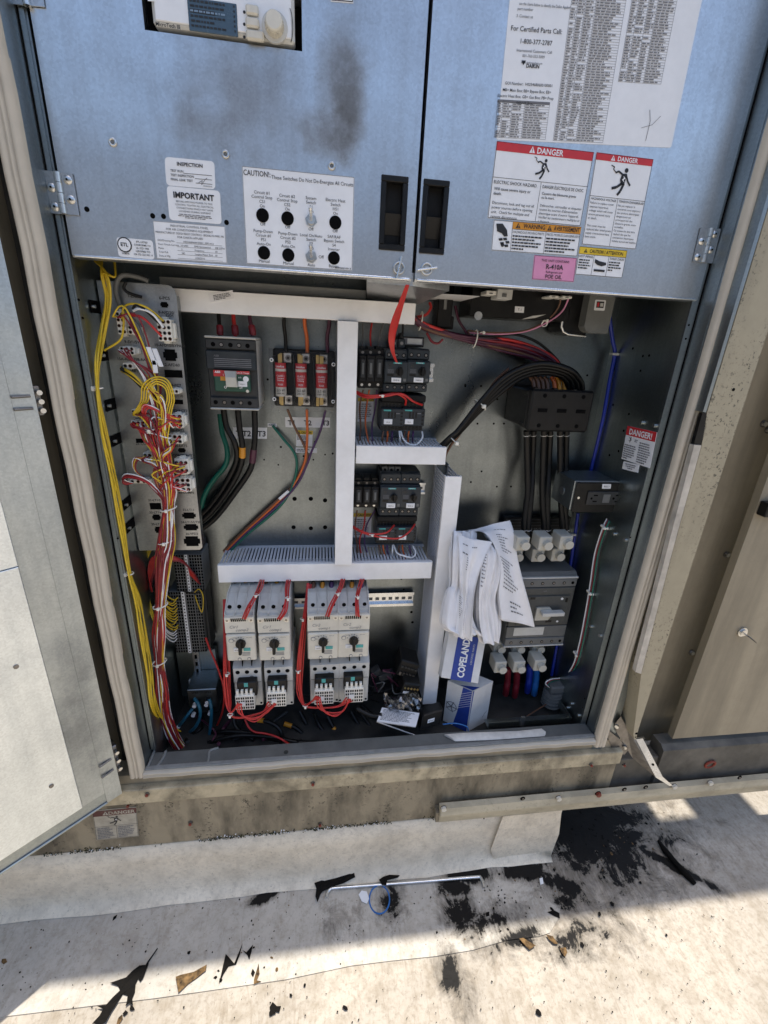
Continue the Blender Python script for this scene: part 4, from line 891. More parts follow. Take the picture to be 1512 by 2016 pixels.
# ------------------------------------------------------------------ fuse block with three fuses under a clear cover
f = Fr(530,687,660,811,.170)
t = thing('fuse_block', f.base, 'black fuse block with a clear cover between breaker and duct', 'fuse block')
mb = MB(); f.box(mb, 0,0,1,1, .232, YP-.001, 'black', .003); f.box(mb, .02,.12,.05,.9, .2,.232,'black'); f.box(mb, .95,.12,.98,.9, .2,.232,'black'); f.box(mb, .34,.1,.36,.95,.195,.232,'black'); f.box(mb,.65,.1,.67,.95,.195,.232,'black'); mb.build('base', t)
for i in range(3):
    c = .235+.285*i
    for v0, v1 in ((.06,.22), (.78,.95)):
        mb = MB(); f.box(mb, c-.11,v0+.01,c-.065,v1-.01, .196,.234,'brass'); mb.build('fuse_clip', t); mb = MB(); f.box(mb, c-.055,v0,c+.075,v1, .212,.234,'steel',.001); f.disc(mb, c+.02,(v0+v1)/2,.0058,.212,.003,'darksteel',12); f.disc(mb, c+.02,(v0+v1)/2,.003,.209,.0005,'hole',6); mb.build('terminal', t)
mb = MB(); f.box(mb, -.01,-.005,1.01,1.005, .168,.1695,'clear'); f.box(mb, -.01,-.005,.0,1.005,.1695,.231,'clear'); f.box(mb,1.0,-.005,1.01,1.005,.1695,.231,'clear')
for u, v in ((.03,.17),(.965,.20),(.05,.81),(.965,.82)): mb.ring(f.pt(u,v,.1675),(0,1,0),.003,.0009,'white',12)
mb.build('cover', t)
for i, (x0, x1) in enumerate(((540,564), (580,604), (621,644.5))):
    g = Fr(x0, 714+1.5*i, x1, 781+1.2*i, .190); c = (g.x0+g.x1)/2; r = g.w/2
    t = thing('fuse', (c,.2,g.z0), ('left', 'middle', 'right')[i]+' red and white cartridge fuse in the fuse block', 'fuse', 'cartridge fuses in the fuse block')
    mb = MB()
    for z0_, z1_, m in ((g.Z(1),g.Z(.72),'cream'), (g.Z(.72),g.Z(.25),'danger_red'), (g.Z(.25),g.Z(.17),'cream'), (g.Z(.17),g.Z(.0),'danger_red')): mb.cyl((c,.190+r,z0_), (0,0,z1_-z0_), r, m, 24)
    mb.build('barrel', t)
    mb = MB()
    for st, v, h, m in (('Littelfuse',.13,.0042,'label'), ('POWR-GARD',.30,.0030,'danger_red'), ('CLASS J',.40,.0034,'label'), ('Current',.47,.0030,'label'), ('Limiting',.53,.0030,'label'), ('FUSE',.66,.0034,'label'), ('JLS 60',.84,.0050,'ink'), ('600V AC',.93,.0034,'ink')):
        mb.text(st, (c,.1892,g.Z(v)), (1,0,0), (0,0,1), h, m, 'c', .012, 0, g.w*.72)
    mb.build('lettering', t)
    mb = MB(); mb.box(c-.004, c+.004, .195, .215, g.z1, g.z1+.016, 'brass'); mb.box(c-.004, c+.004, .195, .215, g.z0-.016, g.z0, 'brass'); mb.build('blade', t)
for x0, x1, m, nm in ((559,562,'black','black'), (600,604,'orange','orange'), (648,644,'plum','maroon')):
    wire('fuse_feed', [(x0,618,.22), (x0,640,.222), (x1,665,.225), (x1+1,694,.226)], .0040, m, label=nm+' wire feeding the top of the fuse block', cat='wire', group='wires into the fuse block')
bundle = thing('control_wire_bundle', P(470,1060,.24), 'brown, orange, violet and green wires leaving the fuse block down to the left', 'wire bundle')
wire('wire', [(566,806,.225), (580,840,.235), (600,880,.24), (604,905,.242), (582,950,.245), (540,990,.245), (480,1045,.245), (440,1085,.24)], .0030, 'brown', bundle)
wire('wire', [(604,806,.225), (605,850,.235), (603,890,.24), (598,915,.242), (578,955,.245), (540,995,.245), (482,1048,.245), (442,1088,.24)], .0030, 'orange', bundle)
wire('wire', [(641,808,.225), (630,850,.238), (615,885,.24), (604,915,.242), (584,955,.243), (544,998,.243), (484,1050,.243), (444,1090,.24)], .0026, 'purple', bundle)
wire('wire', [(537,838,.258), (556,862,.25), (580,893,.245), (584,925,.245), (572,965,.245), (545,1003,.243), (486,1053,.243), (446,1092,.24)], .0034, 'green', bundle)
mb = MB(); p = P(548,980,.238); mb.obox(p, Vector((.022,0,.020)), Vector((.004,0,-.0045)), (0,-.004,0), 'label'); mb.build('wire_marker', bundle)

# ------------------------------------------------------------------ small fuse holders
def fuse_holder(x0, x1, y0, y1, label, grp):
    f = Fr(x0, y0, x1, y1, .185); t = thing('fuse_holder', f.base, label, 'fuse holder', grp)
    mb = MB(); f.box(mb, 0,.06,1,.96, .20, YP-.001, 'black', .001); f.box(mb, .06,.20,.94,.80, .186,.2, 'black_matt', .001); mb.build('body', t)
    mb = MB(); f.box(mb, .22,.28,.78,.70, .183,.1862,'charcoal',.001); f.box(mb, .38,.36,.62,.62, .1815,.1832,'midgrey',.0006); f.box(mb, .2,.0,.8,.07,.205,.25,'black'); f.disc(mb,.5,.13,.003,.2,.001,'darksteel',8); f.disc(mb,.5,.88,.003,.2,.001,'steel',8); mb.build('fuse_drawer', t)
for i, (a, b) in enumerate(((708,720.5), (722,737.5), (739,755))): fuse_holder(a, b, 682, 769, ('left','middle','right')[i]+' of the three upper black fuse holders beside the tall duct', 'upper fuse holders')
for i, (a, b) in enumerate(((698.5,713.5), (715,730), (731,746))): fuse_holder(a, b, 947, 1006, ('left','middle','right')[i]+' of the three lower black fuse holders beside the tall duct', 'lower fuse holders')

# ------------------------------------------------------------------ small motor starters and contactors
def starter(x0, y0, x1, y1, label):
    """front plate at photo corners; terminals above and below"""
    f = Fr(x0, y0, x1, y1, .172); t = thing('motor_starter', f.base, label, 'motor starter', 'small dark motor starters')
    mb = MB(); f.box(mb, 0,-.60,1,1.52, .196, YP-.012, 'slate', .0015); f.box(mb, .01,-.05,.99,1.05, .180,.197,'slate',.001); mb.build('body', t)
    for v0, v1, vc in ((-.56,-.08,-.30), (1.08,1.48,1.26)):
        mb = MB(); f.box(mb, .02,v0,.98,v1, .184,.1965,'slate',.002)
        for u in (.18,.5,.82): f.disc(mb, u,vc,.0042,.184,.0005,'hole',12); f.disc(mb,u,vc,.0026,.1836,.0006,'darksteel',8)
        mb.build('terminal', t)
    mb = MB(); f.box(mb, .0,.0,1,1, .172,.1805,'slate',.0015); f.box(mb, .36,.035,.72,.10,.1716,.1722,'siemens_green'); f.text(mb,'SIEMENS',.54,.088,.0022,'label',.1713,'c'); f.disc(mb,.22,.22,.0038,.1722,.0012,'charcoal',14); f.box(mb,.10,.60,.38,.70,.1716,.1722,'black')
    for i in range(4): f.box(mb,.12,.38+.05*i,.40,.395+.05*i,.1717,.1722,'inkgrey')
    f.box(mb,.82,.80,.94,.93,.1716,.1722,'midgrey'); mb.build('face_plate', t)
    mb = MB(); c = f.pt(.64,.48,.172); mb.cyl(c, (0,-.005,0), .0078, 'black', 18); mb.box(c.x-.0028, c.x+.0028, .157,.168, c.z-.0075, c.z+.010, 'black', .001); mb.build('rotary_knob', t)
    mb = MB(); f.box(mb,.30,.76,.72,.99,.1695,.1718,'label',.0006); f.text(mb,'MMP10',.51,.92,.003,'ink',.1692,'c'); mb.build('tag', t)
def contactor(x0, y0, x1, y1, label):
    f = Fr(x0, y0, x1, y1, .185); t = thing('contactor', f.base, label, 'contactor', 'small dark contactors')
    mb = MB(); f.box(mb, 0,0,1,1, .200, YP-.012, 'charcoal', .0015); f.box(mb, .0,.19,1,.80, .186,.201,'slate',.0015); mb.build('body', t)
    mb = MB(); f.box(mb, -.01,-.26,1.01,-.02, .190,.25,'black_matt',.002); mb.build('link_module', t); mb = MB(); f.box(mb,.01,.01,.99,.99,.1996,.2008,'charcoal')
    for i in range(6):
        for v in (.03,.11): f.box(mb, .03+.16*i,v,.14+.16*i,v+.06,.1982,.2004,'black')
        for v in (.83,.91): f.box(mb, .03+.16*i,v,.14+.16*i,v+.06,.1982,.2004,'black')
    mb.build('terminal', t)
    mb = MB(); f.box(mb,.10,.23,.42,.28,.1853,.1862,'siemens_green')
    for u in (.30,.44,.58): f.box(mb,u,.30,u+.06,.52,.1852,.1862,'black')
    for v in (.30,.42,.55,.68): f.box(mb,.86,v,.95,v+.06,.1852,.1862,'black')
    f.box(mb,.66,.34,.82,.37,.1854,.1862,'inkgrey'); f.box(mb,.12,.55,.50,.73,.1838,.1862,'label',.0006); f.text(mb,'M10',.31,.68,.003,'ink',.1835,'c'); mb.build('face_plate', t)
starter(758.5,711,801.5,754, 'upper left small motor starter, the red strap ends on its knob'); starter(803,711,845,754, 'upper right small motor starter beside the bare panel')
contactor(752,793,793,851, 'upper left small contactor with looped white wire below'); contactor(794,793,834,851, 'upper right small contactor below the starter without the strap')
starter(750,959,789,1000, 'lower left small motor starter under the short duct'); starter(790,959,826.5,1000, 'lower right small motor starter under the short duct')
contactor(743,1030,781,1074, 'lower left small contactor just above the long duct'); contactor(782,1030,818,1074, 'lower right small contactor just above the long duct')
for (x0, y0, x1, y1, lb) in ((724,1167,813,1191,'slotted steel mounting rail sticking out right of the large starters'), (836,715,852,752,'end of steel mounting rail right of the upper small starters'), (818,950,836,972,'end of steel mounting rail right of the lower small starters'), (574,1177,606,1197,'piece of steel mounting rail between the two pairs of large starters')):
    f = Fr(x0, y0, x1, y1, .254); t = thing('din_rail', f.base, lb, 'mounting rail', 'steel mounting rails')
    mb = MB(); f.box(mb,0,0,1,.18,.250,.2515,'zinc'); f.box(mb,0,.82,1,1,.250,.2515,'zinc'); f.box(mb,0,.18,1,.82,.2585,.260,'zinc'); f.box(mb,0,.165,1,.18,.2515,.2585,'zinc'); f.box(mb,0,.82,1,.835,.2515,.2585,'zinc')
    n = max(1, int(f.w/.018))
    for i in range(n): u = (i+.5)/n; f.box(mb,u-.28/n,.42,u+.28/n,.62,.2580,.2584,'midgrey')
    mb.build('profile', t)
f = Fr(790,655,836,684,.205); t = thing('supply_terminal', f.base, 'black feeder terminal with label behind the red strap', 'terminal'); mb = MB(); f.box(mb,.0,.25,1,1,.215,YP-.001,'black',.001); mb.build('body', t)
mb = MB(); f.box(mb,.15,.35,.95,.85,.2142,.215,'inkgrey'); f.box(mb,.3,.4,.9,.8,.2136,.2142,'lightgrey'); mb.build('plate', t)
for x in (777,792): g = Fr(x-6,655,x+6,686,.20); mb = MB(); g.box(mb,0,.4,1,1,.205,.25,'slate',.001); g.box(mb,.25,0,.75,.4,.21,.24,'black',.001); g.disc(mb,.5,.68,.0035,.205,.001,'darksteel',10); mb.build('lug', t)
f = Fr(752,919,790,932,.20); t = thing('supply_terminal', f.base, 'row of three grey screw terminals above the lower starters', 'terminal'); mb = MB(); f.box(mb,0,0,1,1,.215,.25,'black',.001); mb.build('body', t)
for u in (.17,.5,.83): mb = MB(); f.box(mb,u-.14,.08,u+.14,.95,.203,.2148,'midgrey',.001); f.disc(mb,u,.5,.0034,.203,.0005,'hole',10); mb.build('screw_terminal', t)

# ------------------------------------------------------------------ four large starters with contactors
def big(x0, y0, x1, y1, Y, top, hand, label, con, aux_w, aux_g, clab):
    f = Fr(x0, y0, x1, y1, Y); t = thing('large_motor_starter', f.base, label, 'motor starter', 'large cream motor starters')
    mb = MB(); f.box(mb, .0,.0,1,1, Y+.008, YP-.015, 'lightgrey', .002); mb.prism([f.pt(.0,.0,Y+.002), f.pt(.0,.355,Y+.002), f.pt(.0,.38,Y+.0078), f.pt(.0,.0,Y+.0078)], (f.w,0,0), 'cream'); mb.build('body', t)
    mb = MB()
    vt = -top
    for u in (.0,.31,.33,.64,.66,.965): mb.prism([f.pt(u,0,Y+.006), f.pt(u,vt*.2,Y+.006), f.pt(u,vt,Y+.05), f.pt(u,vt,Y+.12), f.pt(u,0,Y+.12)], (f.w*.032,0,0), 'lightgrey')
    for u in (.035,.36,.69): mb.prism([f.pt(u,0,Y+.012), f.pt(u,vt*.3,Y+.014), f.pt(u,vt*.85,Y+.056), f.pt(u,vt*.85,Y+.12), f.pt(u,0,Y+.12)], (f.w*.27,0,0), 'lightgrey'); f.disc(mb,u+.14,-.16,.0045,Y+.0135,.002,'hole',12)
    mb.build('terminal_cover', t)
    mb = MB(); f.box(mb,.0,.40,1,1,Y,Y+.0085,'cream',.0025); f.box(mb,.0,-.0,1,.06,Y-.001,Y+.003,'cream',.001)
    for u in (.09,.90): f.disc(mb,u,.07,.0052,Y+.0018,.002,'steel',14); f.disc(mb,u,.07,.003,Y-.0002,.0006,'darksteel',6)
    for i in range(8): f.box(mb,.22+.065*i,.02,.26+.065*i,.05,Y-.0018,Y-.0008,'hole'); f.box(mb,.22+.065*i,.07,.26+.065*i,.10,Y+.0008,Y+.0018,'hole')
    f.text(mb,'SIEMENS',.22,.47,.0024,'inkgrey',Y-.0004); f.text(mb,'3RV1042',.70,.47,.0024,'inkgrey',Y-.0004); f.disc(mb,.18,.52,.0055,Y,.0006,'inkgrey',14); f.disc(mb,.18,.52,.0042,Y-.0006,.0006,'cream',14)
    for k in range(7): a = R(150-25*k); f.box(mb,.47+.20*math.cos(a)-.012,.60-.15*math.sin(a)-.01,.47+.20*math.cos(a)+.012,.60-.15*math.sin(a)+.01,Y-.0005,Y-.0001,'inkgrey')
    for i in range(3): f.box(mb,.52,.80+.03*i,.80,.812+.03*i,Y-.0005,Y-.0001,'inkgrey')
    for u in (.42,.75): f.disc(mb,u,.955,.0042,Y,.0006,'inkgrey',12); f.disc(mb,u,.955,.003,Y-.0006,.0004,'cream',12)
    mb.build('face_plate', t)
    mb = MB(); f.text(mb,hand[0],.16,.255,.0075,'inkgrey',Y+.0014,shear=.3); f.text(mb,hand[1],.36,.325,.0072,'inkgrey',Y+.0014,shear=.3); mb.build('handwriting', t)
    mb = MB(); c = f.pt(.50,.585,Y); mb.cyl(c,(0,-.006,0),.0108,'black',18); mb.obox(c+Vector((-.0032,-.018,-.020)),(.0064,0,0),(0,.013,0),(0,0,.036),'black',.0015); mb.build('rotary_knob', t)
    mb = MB(); f.box(mb,.24,.685,.46,.765,Y-.002,Y-.0001,'label',.0006); f.text(mb,'MMP1',.35,.745,.003,'ink',Y-.0023,'c'); f.box(mb,.58,.695,.82,.765,Y-.0012,Y-.0001,'siemens_green',.0004); mb.build('tag', t)
    # contactor beneath
    g = Fr(*con, Y+.022); q = thing('large_contactor', g.base, clab, 'contactor', 'large grey contactors')
    yc = Y+.022
    mb = MB(); g.box(mb,0,.10,1,1,yc+.006,YP-.015,'lightgrey',.002); g.box(mb,0,.10,1,.42,yc,yc+.0065,'lightgrey',.0015); mb.prism([g.pt(0,.10,yc),g.pt(0,-.02,yc+.035),g.pt(0,-.02,yc+.08),g.pt(0,.10,yc+.08)],(g.w,0,0),'lightgrey'); mb.build('body', q)
    mb = MB()
    for u in (.17,.5,.82): g.disc(mb,u,.19,.0050,yc,.0006,'hole',14)
    for u in (.34,.67): g.box(mb,u-.012,-.02,u+.012,.10,yc+.004,yc+.02,'hole')
    g.disc(mb,.66,.315,.0055,yc,.0010,'midgrey',16); g.text(mb,'SIEMENS',.18,.40,.0024,'inkgrey',yc-.0004); g.box(mb,.03,.44,.98,.455,yc+.0052,yc+.0062,'midgrey')
    for u, v in ((.05,.94),(.93,.94)): g.disc(mb,u,v,.003,yc+.006,.0005,'hole',10)
    mb.build('terminal', q)
    ya = yc-.024
    a = Fr(*aux_w, ya); b = Fr(*aux_g, ya-.006)
    mb = MB(); a.box(mb,0,0,1,1.0,ya+.006,yc+.006,'black',.002); a.box(mb,.36,.04,.56,.30,ya+.005,ya+.0062,'siemens_green'); mb.build('auxiliary_block', q)
    mb = MB(); b.box(mb,0,0,1,1,ya-.002,ya+.028,'nylon',.001)
    for i in range(4):
        b.box(mb,.06+.24*i,-.30,.19+.24*i,.05,ya-.001,ya+.006,'nylon',.0006)
        for j in range(4):
            for k in (0, .11): b.box(mb,.05+.24*i+k,.12+.22*j,.125+.24*i+k,.25+.22*j,ya-.0026,ya-.0018,'hole')
    b.box(mb,.22,.42,.50,.68,ya-.0034,ya-.0027,'label'); mb.build('wire_terminal', q)
big(440.6,1216,505,1300,.068,.27,('Cir1','comp2'),'large cream motor starter hand-marked Cir1 comp2, leftmost',(457,1307,518,1392),(465,1348,506,1374),(462,1373,501.5,1399),'large contactor under the leftmost cream starter')
big(506,1216,572,1299,.068,.27,('Cir1','comp1'),'large cream motor starter hand-marked Cir1 comp1, second from left',(519,1305,578,1391),(525,1344,565,1368),(525,1367,563.5,1393),'large contactor under the cream starter marked Cir1 comp1')
big(605,1212,665.5,1296.5,.086,.26,('Cir2','comp1'),'large cream motor starter hand-marked Cir2 comp1, third from left',(610,1300,667,1386),(619,1340,658,1364),(619,1362,656.5,1388),'large contactor under the cream starter marked Cir2 comp1')
big(666.5,1211,725,1293,.086,.26,('Cir2','comp2'),'large cream motor starter hand-marked Cir2 comp2, rightmost',(668,1297,724,1384),(677,1336,715,1360),(679,1358,715,1384.5),'large contactor under the rightmost cream starter')
for i, (x, m, nm) in enumerate(((463,'brown','brown'),(483,'amber','amber'),(503,'purple','violet'),(524,'brown','brown'),(545,'amber','amber'),(566,'purple','violet'),(617,'brown','brown'),(635,'amber','amber'),(653,'purple','violet'),(676,'brown','brown'),(693,'amber','amber'),(712,'purple','violet'))):
    t = thing('motor_lead', P(x,1180,.18), nm+' sleeved motor lead entering the top of '+('the leftmost','the second','the third','the rightmost')[i//3]+' large starter', 'cable', 'leads into the large starters')
    wire('conductor', [(x+1,1128,.19), (x,1150,.17), (x-1,1172,.15), (x-2,1192,.135)], .0045, 'black', t); wire('sleeve', [(x,1147,.173), (x-1,1170,.152)], .0054, m, t)

# ------------------------------------------------------------------ power distribution block and right-hand gear
f = Fr(1050,766,1156,852,.130)
t = thing('distribution_block', f.base, 'large black power distribution block on the right of the panel', 'distribution block')
mb = MB(); f.box(mb,0,.04,1,.96,.146,YP-.001,'black',.003); mb.build('base', t)
mb = MB(); f.box(mb,0,0,1,1,.130,.150,'black',.004)
for i in range(3):
    c = .20+.31*i; f.box(mb,c-.075,.44,c+.075,.53,.1290,.1302,'hole'); f.disc(mb,c,.14,.0045,.130,.0005,'hole',12); f.disc(mb,c-.02,.85,.0045,.130,.0005,'hole',12)
    f.box(mb,c-.16,-.03,c-.10,.05,.134,.150,'black',.001)
for v in (.05,.82): f.box(mb,-.01,v,.02,v+.14,.15,.17,'black',.002)
mb.build('cover', t)
S = Sticker((999,807), (1013,808), (999,816), .262); S.text('PDB1', .5,.75,.4,al='c'); S.build('tag', t)
for i, (a, b, c, d) in enumerate(((1037,1039,1032,1034),(1050,1046,1040,1042),(1071,1068,1071,1073),(1083,1078,1078,1080),(1103,1104,1107,1109),(1115,1112,1114,1116))):
    t = thing('power_cable', P(d,1068,.18), ('first','second','third','fourth','fifth','sixth')[i]+' from left of the six black cables hanging under the distribution block', 'cable', 'black cables under the distribution block')
    wire('conductor', [(a,848,.20+.012*(i%2)), ((a+b)/2,905,.205+.012*(i%2)), (b,970,.20), (c,1030,.19), (d,1070,.185)], .0080, 'black', t, n=8)
    for v in (.02,.82): mb = MB(); q = spline([P(*p) for p in ((a,848,.20+.012*(i%2)), ((a+b)/2,905,.205+.012*(i%2)), (b,970,.20), (c,1030,.19), (d,1070,.185))], 7); k = int(v*(len(q)-2))+1; e = (q[k+1]-q[k]).normalized(); mb.cyl(q[k], e*.0012, .0085, 'label', 10, cap=False); mb.build('printed_band', t)
# main disconnect with capped lugs
f = Fr(1016,1139,1108,1270,.150)
t = thing('main_disconnect', f.base, 'dark grey main disconnect switch behind the papers, lower right', 'disconnect switch')
mb = MB(); f.box(mb,0,0,1,1,.160,YP-.001,'midgrey',.002); mb.build('body', t)
for v0, v1 in ((-.005,.015), (.985,1.005)): mb = MB(); f.box(mb,-.01,v0,1.01,v1,.150,.235,'lightgrey',.001); mb.build('terminal_cover', t)
for v0, v1, vc in ((.018,.13,.075), (.87,.98,.93)): mb = MB(); f.box(mb,0,v0,1,v1,.150,.1605,'midgrey',.002); slots(mb,f,(.10,.27,.44,.62,.79,.93),vc,.150,.0042); slots(mb,f,(.10,.27,.44,.62,.79),vc,.1496,.0028,'darksteel',n=6); mb.build('terminal_band', t)
mb = MB(); f.box(mb,0,.135,1,.69,.151,.1602,'gunmetal',.002); f.box(mb,.02,.14,.98,.22,.1495,.1515,'gunmetal',.001); f.text(mb,'ABB',.5,.19,.004,'inkgrey',.1492,'c'); f.box(mb,.12,.25,.92,.66,.1475,.1512,'gunmetal',.001)
f.disc(mb,.80,.29,.0035,.1475,.001,'label',12); f.disc(mb,.80,.62,.003,.1475,.001,'label',12); f.box(mb,.28,.26,.36,.29,.1468,.1476,'black'); f.box(mb,.86,.28,.90,.34,.1468,.1476,'black'); f.box(mb,.60,.60,.70,.63,.1468,.1476,'black'); mb.build('face_plate', t)
mb = MB(); f.box(mb,0,.70,1,.865,.152,.1602,'midgrey',.001); f.box(mb,.12,.715,.62,.83,.1512,.1522,'lightgrey'); f.text(mb,'CAUTION',.64,.80,.003,'inkgrey',.1514); mb.build('rating_plate', t)
mb = MB(); mb.prism([f.pt(.40,.40,.142), f.pt(.62,.40,.142), f.pt(.66,.44,.130), f.pt(.62,.58,.142), f.pt(.40,.58,.142)], (0,.008,0), 'capgrey'); f.box(mb,.46,.43,.82,.48,.126,.142,'lightgrey',.001); mb.build('toggle', t)
mb = MB()
for u in (.33,.66): f.box(mb,u-.008,-.02,u+.008,.0,.16,.25,'hole')
mb.prism([f.pt(0,-.01,.155), f.pt(0,-.05,.165), f.pt(0,-.05,.25), f.pt(0,-.01,.25)], (f.w,0,0), 'midgrey'); mb.build('barrier', t)
def lug(x, y, Y, up, label):
    c = P(x, y, Y); t = thing('cable_lug', c-Vector((0,0,.017)), label, 'cable lug', 'capped grey cable lugs')
    mb = MB(); mb.box(c.x-.019, c.x+.013, Y+.012, Y+.055, c.z-.017, c.z+.019, 'capgrey', .002); mb.build('housing', t)
    mb = MB(); mb.cyl((c.x,Y+.0125,c.z), (0,-.012,0), .0112, 'capgrey', 22, .0106); mb.build('cap', t)
for r, (row, Y, nm) in enumerate((([(1036,1076),(1081,1076),(1122,1074)],.115,'top row above the disconnect'), ([(1023,1099),(1066,1099),(1105,1098)],.165,'second row above the disconnect'), ([(988.6,1281),(1027,1281),(1066,1281)],.165,'upper row below the disconnect'), ([(991,1321),(1028,1320),(1069,1317)],.118,'lowest row below the disconnect'))):
    for i, (x, y) in enumerate(row): lug(x, y, Y, r < 2, ('left','middle','right')[i]+' capped grey cable lug of the '+nm)
t = thing('barrier_plate', P(1060,1050,.24), 'black slatted barrier behind the cables above the disconnect', 'barrier plate')
f = Fr(996,1020,1120,1052,.235); mb = MB(); f.box(mb,0,0,1,1,.240,.255,'black',.001)
for i in range(5): f.box(mb,.02,.10+.18*i,.98,.16+.18*i,.2385,.2402,'charcoal')
mb.build('plate', t); mb = MB(); f.text(mb,'LINE',.5,.85,.012,'midgrey',.2380,'c'); mb.build('lettering', t)
for x, y, m, nm in ((1000,1330,'wine','far red'), (1018,1334,'wine','near red'), (1043,1325,'blue','far blue'), (1056,1330,'cableblue','near blue')):
    wire('supply_cable', [(x,y-14,.20), (x-1,y+10,.195), (x-3,y+24,.19), (x-5,y+36,.20)], .0092, m, label=nm+' taped supply cable under the lowest lugs', cat='cable', group='supply cables under the lugs', n=10)

# gear half hidden behind the right door
f = Fr(926,602,1118,634,.185); t = thing('transformer', f.base, 'long black speckled transformer box half hidden behind the right door', 'transformer')
mb = MB(); mb.box(f.x0, f.x1, .185, YP-.001, f.z0, f.z0+.15, 'black', .002); mb.build('case', t); mb = MB(); mb.cyl(P(941,622,.185),(0,-.003,0),.0085,'steel',12); mb.ring(P(1072,637,.19),(0,1,.3),.006,.0018,'steel',12); mb.build('screw', t)
S = Sticker((1014,603), (1032,604), (1013,615), .185); S.text('T-1', .5,.7,.4,al='c'); S.build('tag', t); S = Sticker((1048,622), (1075,619), (1026,629), .185, stock='lightgrey'); S.build('label_strip', t)
for (x0, y0, x1, y1, lb) in ((958,575,977,581,'small white plug under the right door edge, left one'), (980,574,1008,590,'clear relay tip under the right door edge'), (1082,583,1100,587,'white plug beside the pink wires under the right door'), (1108,584,1126,588,'rightmost white plug under the right door edge')):
    f = Fr(x0, y0, x1, y1, .15); mb = MB(); f.box(mb,0,-.8,1,1,.15,.20,'lightgrey' if 'clear' in lb else 'nylon',.001); f.box(mb,.3,.2,.6,.7,.1488,.15,'midgrey'); mb.build('plug', label=lb, cat='plug')
f = Fr(866,575,897,649,.215); t = thing('relay', f.base, 'narrow black relay block hanging beside the purple wires, upper right', 'relay')
mb = MB(); f.box(mb,0,-.3,.78,.96,.222,YP-.001,'black',.002); f.box(mb,.05,.62,.95,1.0,.228,YP-.001,'black',.002); mb.build('body', t)
mb = MB(); f.box(mb,.30,.10,.45,.45,.2205,.2222,'midgrey'); mb.build('window', t)
mb = MB(); f.box(mb,.30,.75,.55,.9,.2265,.2282,'charcoal'); mb.build('latch', t)
for i in range(4): mb = MB(); f.disc(mb,.70,.66+.08*i,.0018,.228,.002,'steel',8); mb.build('screw', t)
f = Fr(1126,590,1196,664,.165); t = thing('rotary_handle_mechanism', f.base, 'grey cover with black guide under the right door corner', 'switch mechanism')
mb = MB(); pts = [f.pt(.0,-.3,.19), f.pt(.0,.75,.19), f.pt(.06,.9,.19), f.pt(.18,.97,.19), f.pt(.62,1.0,.19), f.pt(.62,-.3,.19)]; mb.prism(pts, (0,.06,0), 'black'); mb.tube([p+Vector((0,-.001,0)) for p in pts[:5]], .0028, 'steel', 6); mb.build('guide', t)
for u, v in ((.04,.6),(.07,.82),(.25,.93),(.40,.96),(.55,.97)): pass
mb = MB(); pts = [f.pt(.40,-.3,.165), f.pt(.40,.72,.165), f.pt(.46,.84,.165), f.pt(.56,.90,.165), f.pt(.98,.90,.165), f.pt(1.0,-.3,.165)]; mb.prism(pts, (0,.045,0), 'covergrey'); mb.build('cover', t)
S = Sticker((1172,590), (1193,591), (1169,611), .165, round_=.002); S.rect(.15,.15,.85,.75,'ink'); S.rect(.22,.25,.40,.65,'danger_red',2); S.rect(.5,.3,.78,.62,'lightgrey',2); S.build('sticker', t)
# receptacle on the right wall
f = Fr(1138,950,1238,1009,.118)
t = thing('power_outlet', f.base, 'black twin power outlet in a steel box on the right wall', 'power outlet')
bx = XR-.001; zt = f.z1+.004
mb = MB(); mb.box(f.x0-.004, bx, .124, .215, f.z0+.004, f.z1+.002, 'galv_frame', .001); mb.cyl((f.x0-.0042,.17,(f.z0+f.z1)/2), (-.0008,0,0), .010, 'galv', 16); mb.build('box', t)
mb = MB(); mb.prism([P(1107,938,.20), P(1115,937,.20), P(1238,950,.122), P(1143,950,.122)], (0,0,.0015), 'galv'); mb.build('bracket', t)
mb = MB(); f.box(mb,0,0,1,1,.118,.1235,'black',.002); f.disc(mb,.06,.5,.003,.118,.001,'steel',10); f.disc(mb,.93,.5,.003,.118,.001,'steel',10); mb.build('cover_plate', t)
mb = MB(); f.box(mb,.20,.28,.82,.72,.1135,.1182,'charcoal',.0015); f.box(mb,.46,.36,.58,.64,.1122,.1137,'midgrey',.0006)
for c in (.32,.70):
    f.box(mb,c-.025,.38,c+.045,.42,.1131,.1136,'hole'); f.box(mb,c-.025,.58,c+.045,.62,.1131,.1136,'hole'); f.disc(mb,c-.055,.5,.0028,.1136,.0005,'hole',10)
mb.build('receptacle', t)
S = Sticker((1186,953), (1203,953), (1185,962), .1178, round_=.001); S.text('REC1', .5,.7,.4,al='c'); S.build('tag', t)

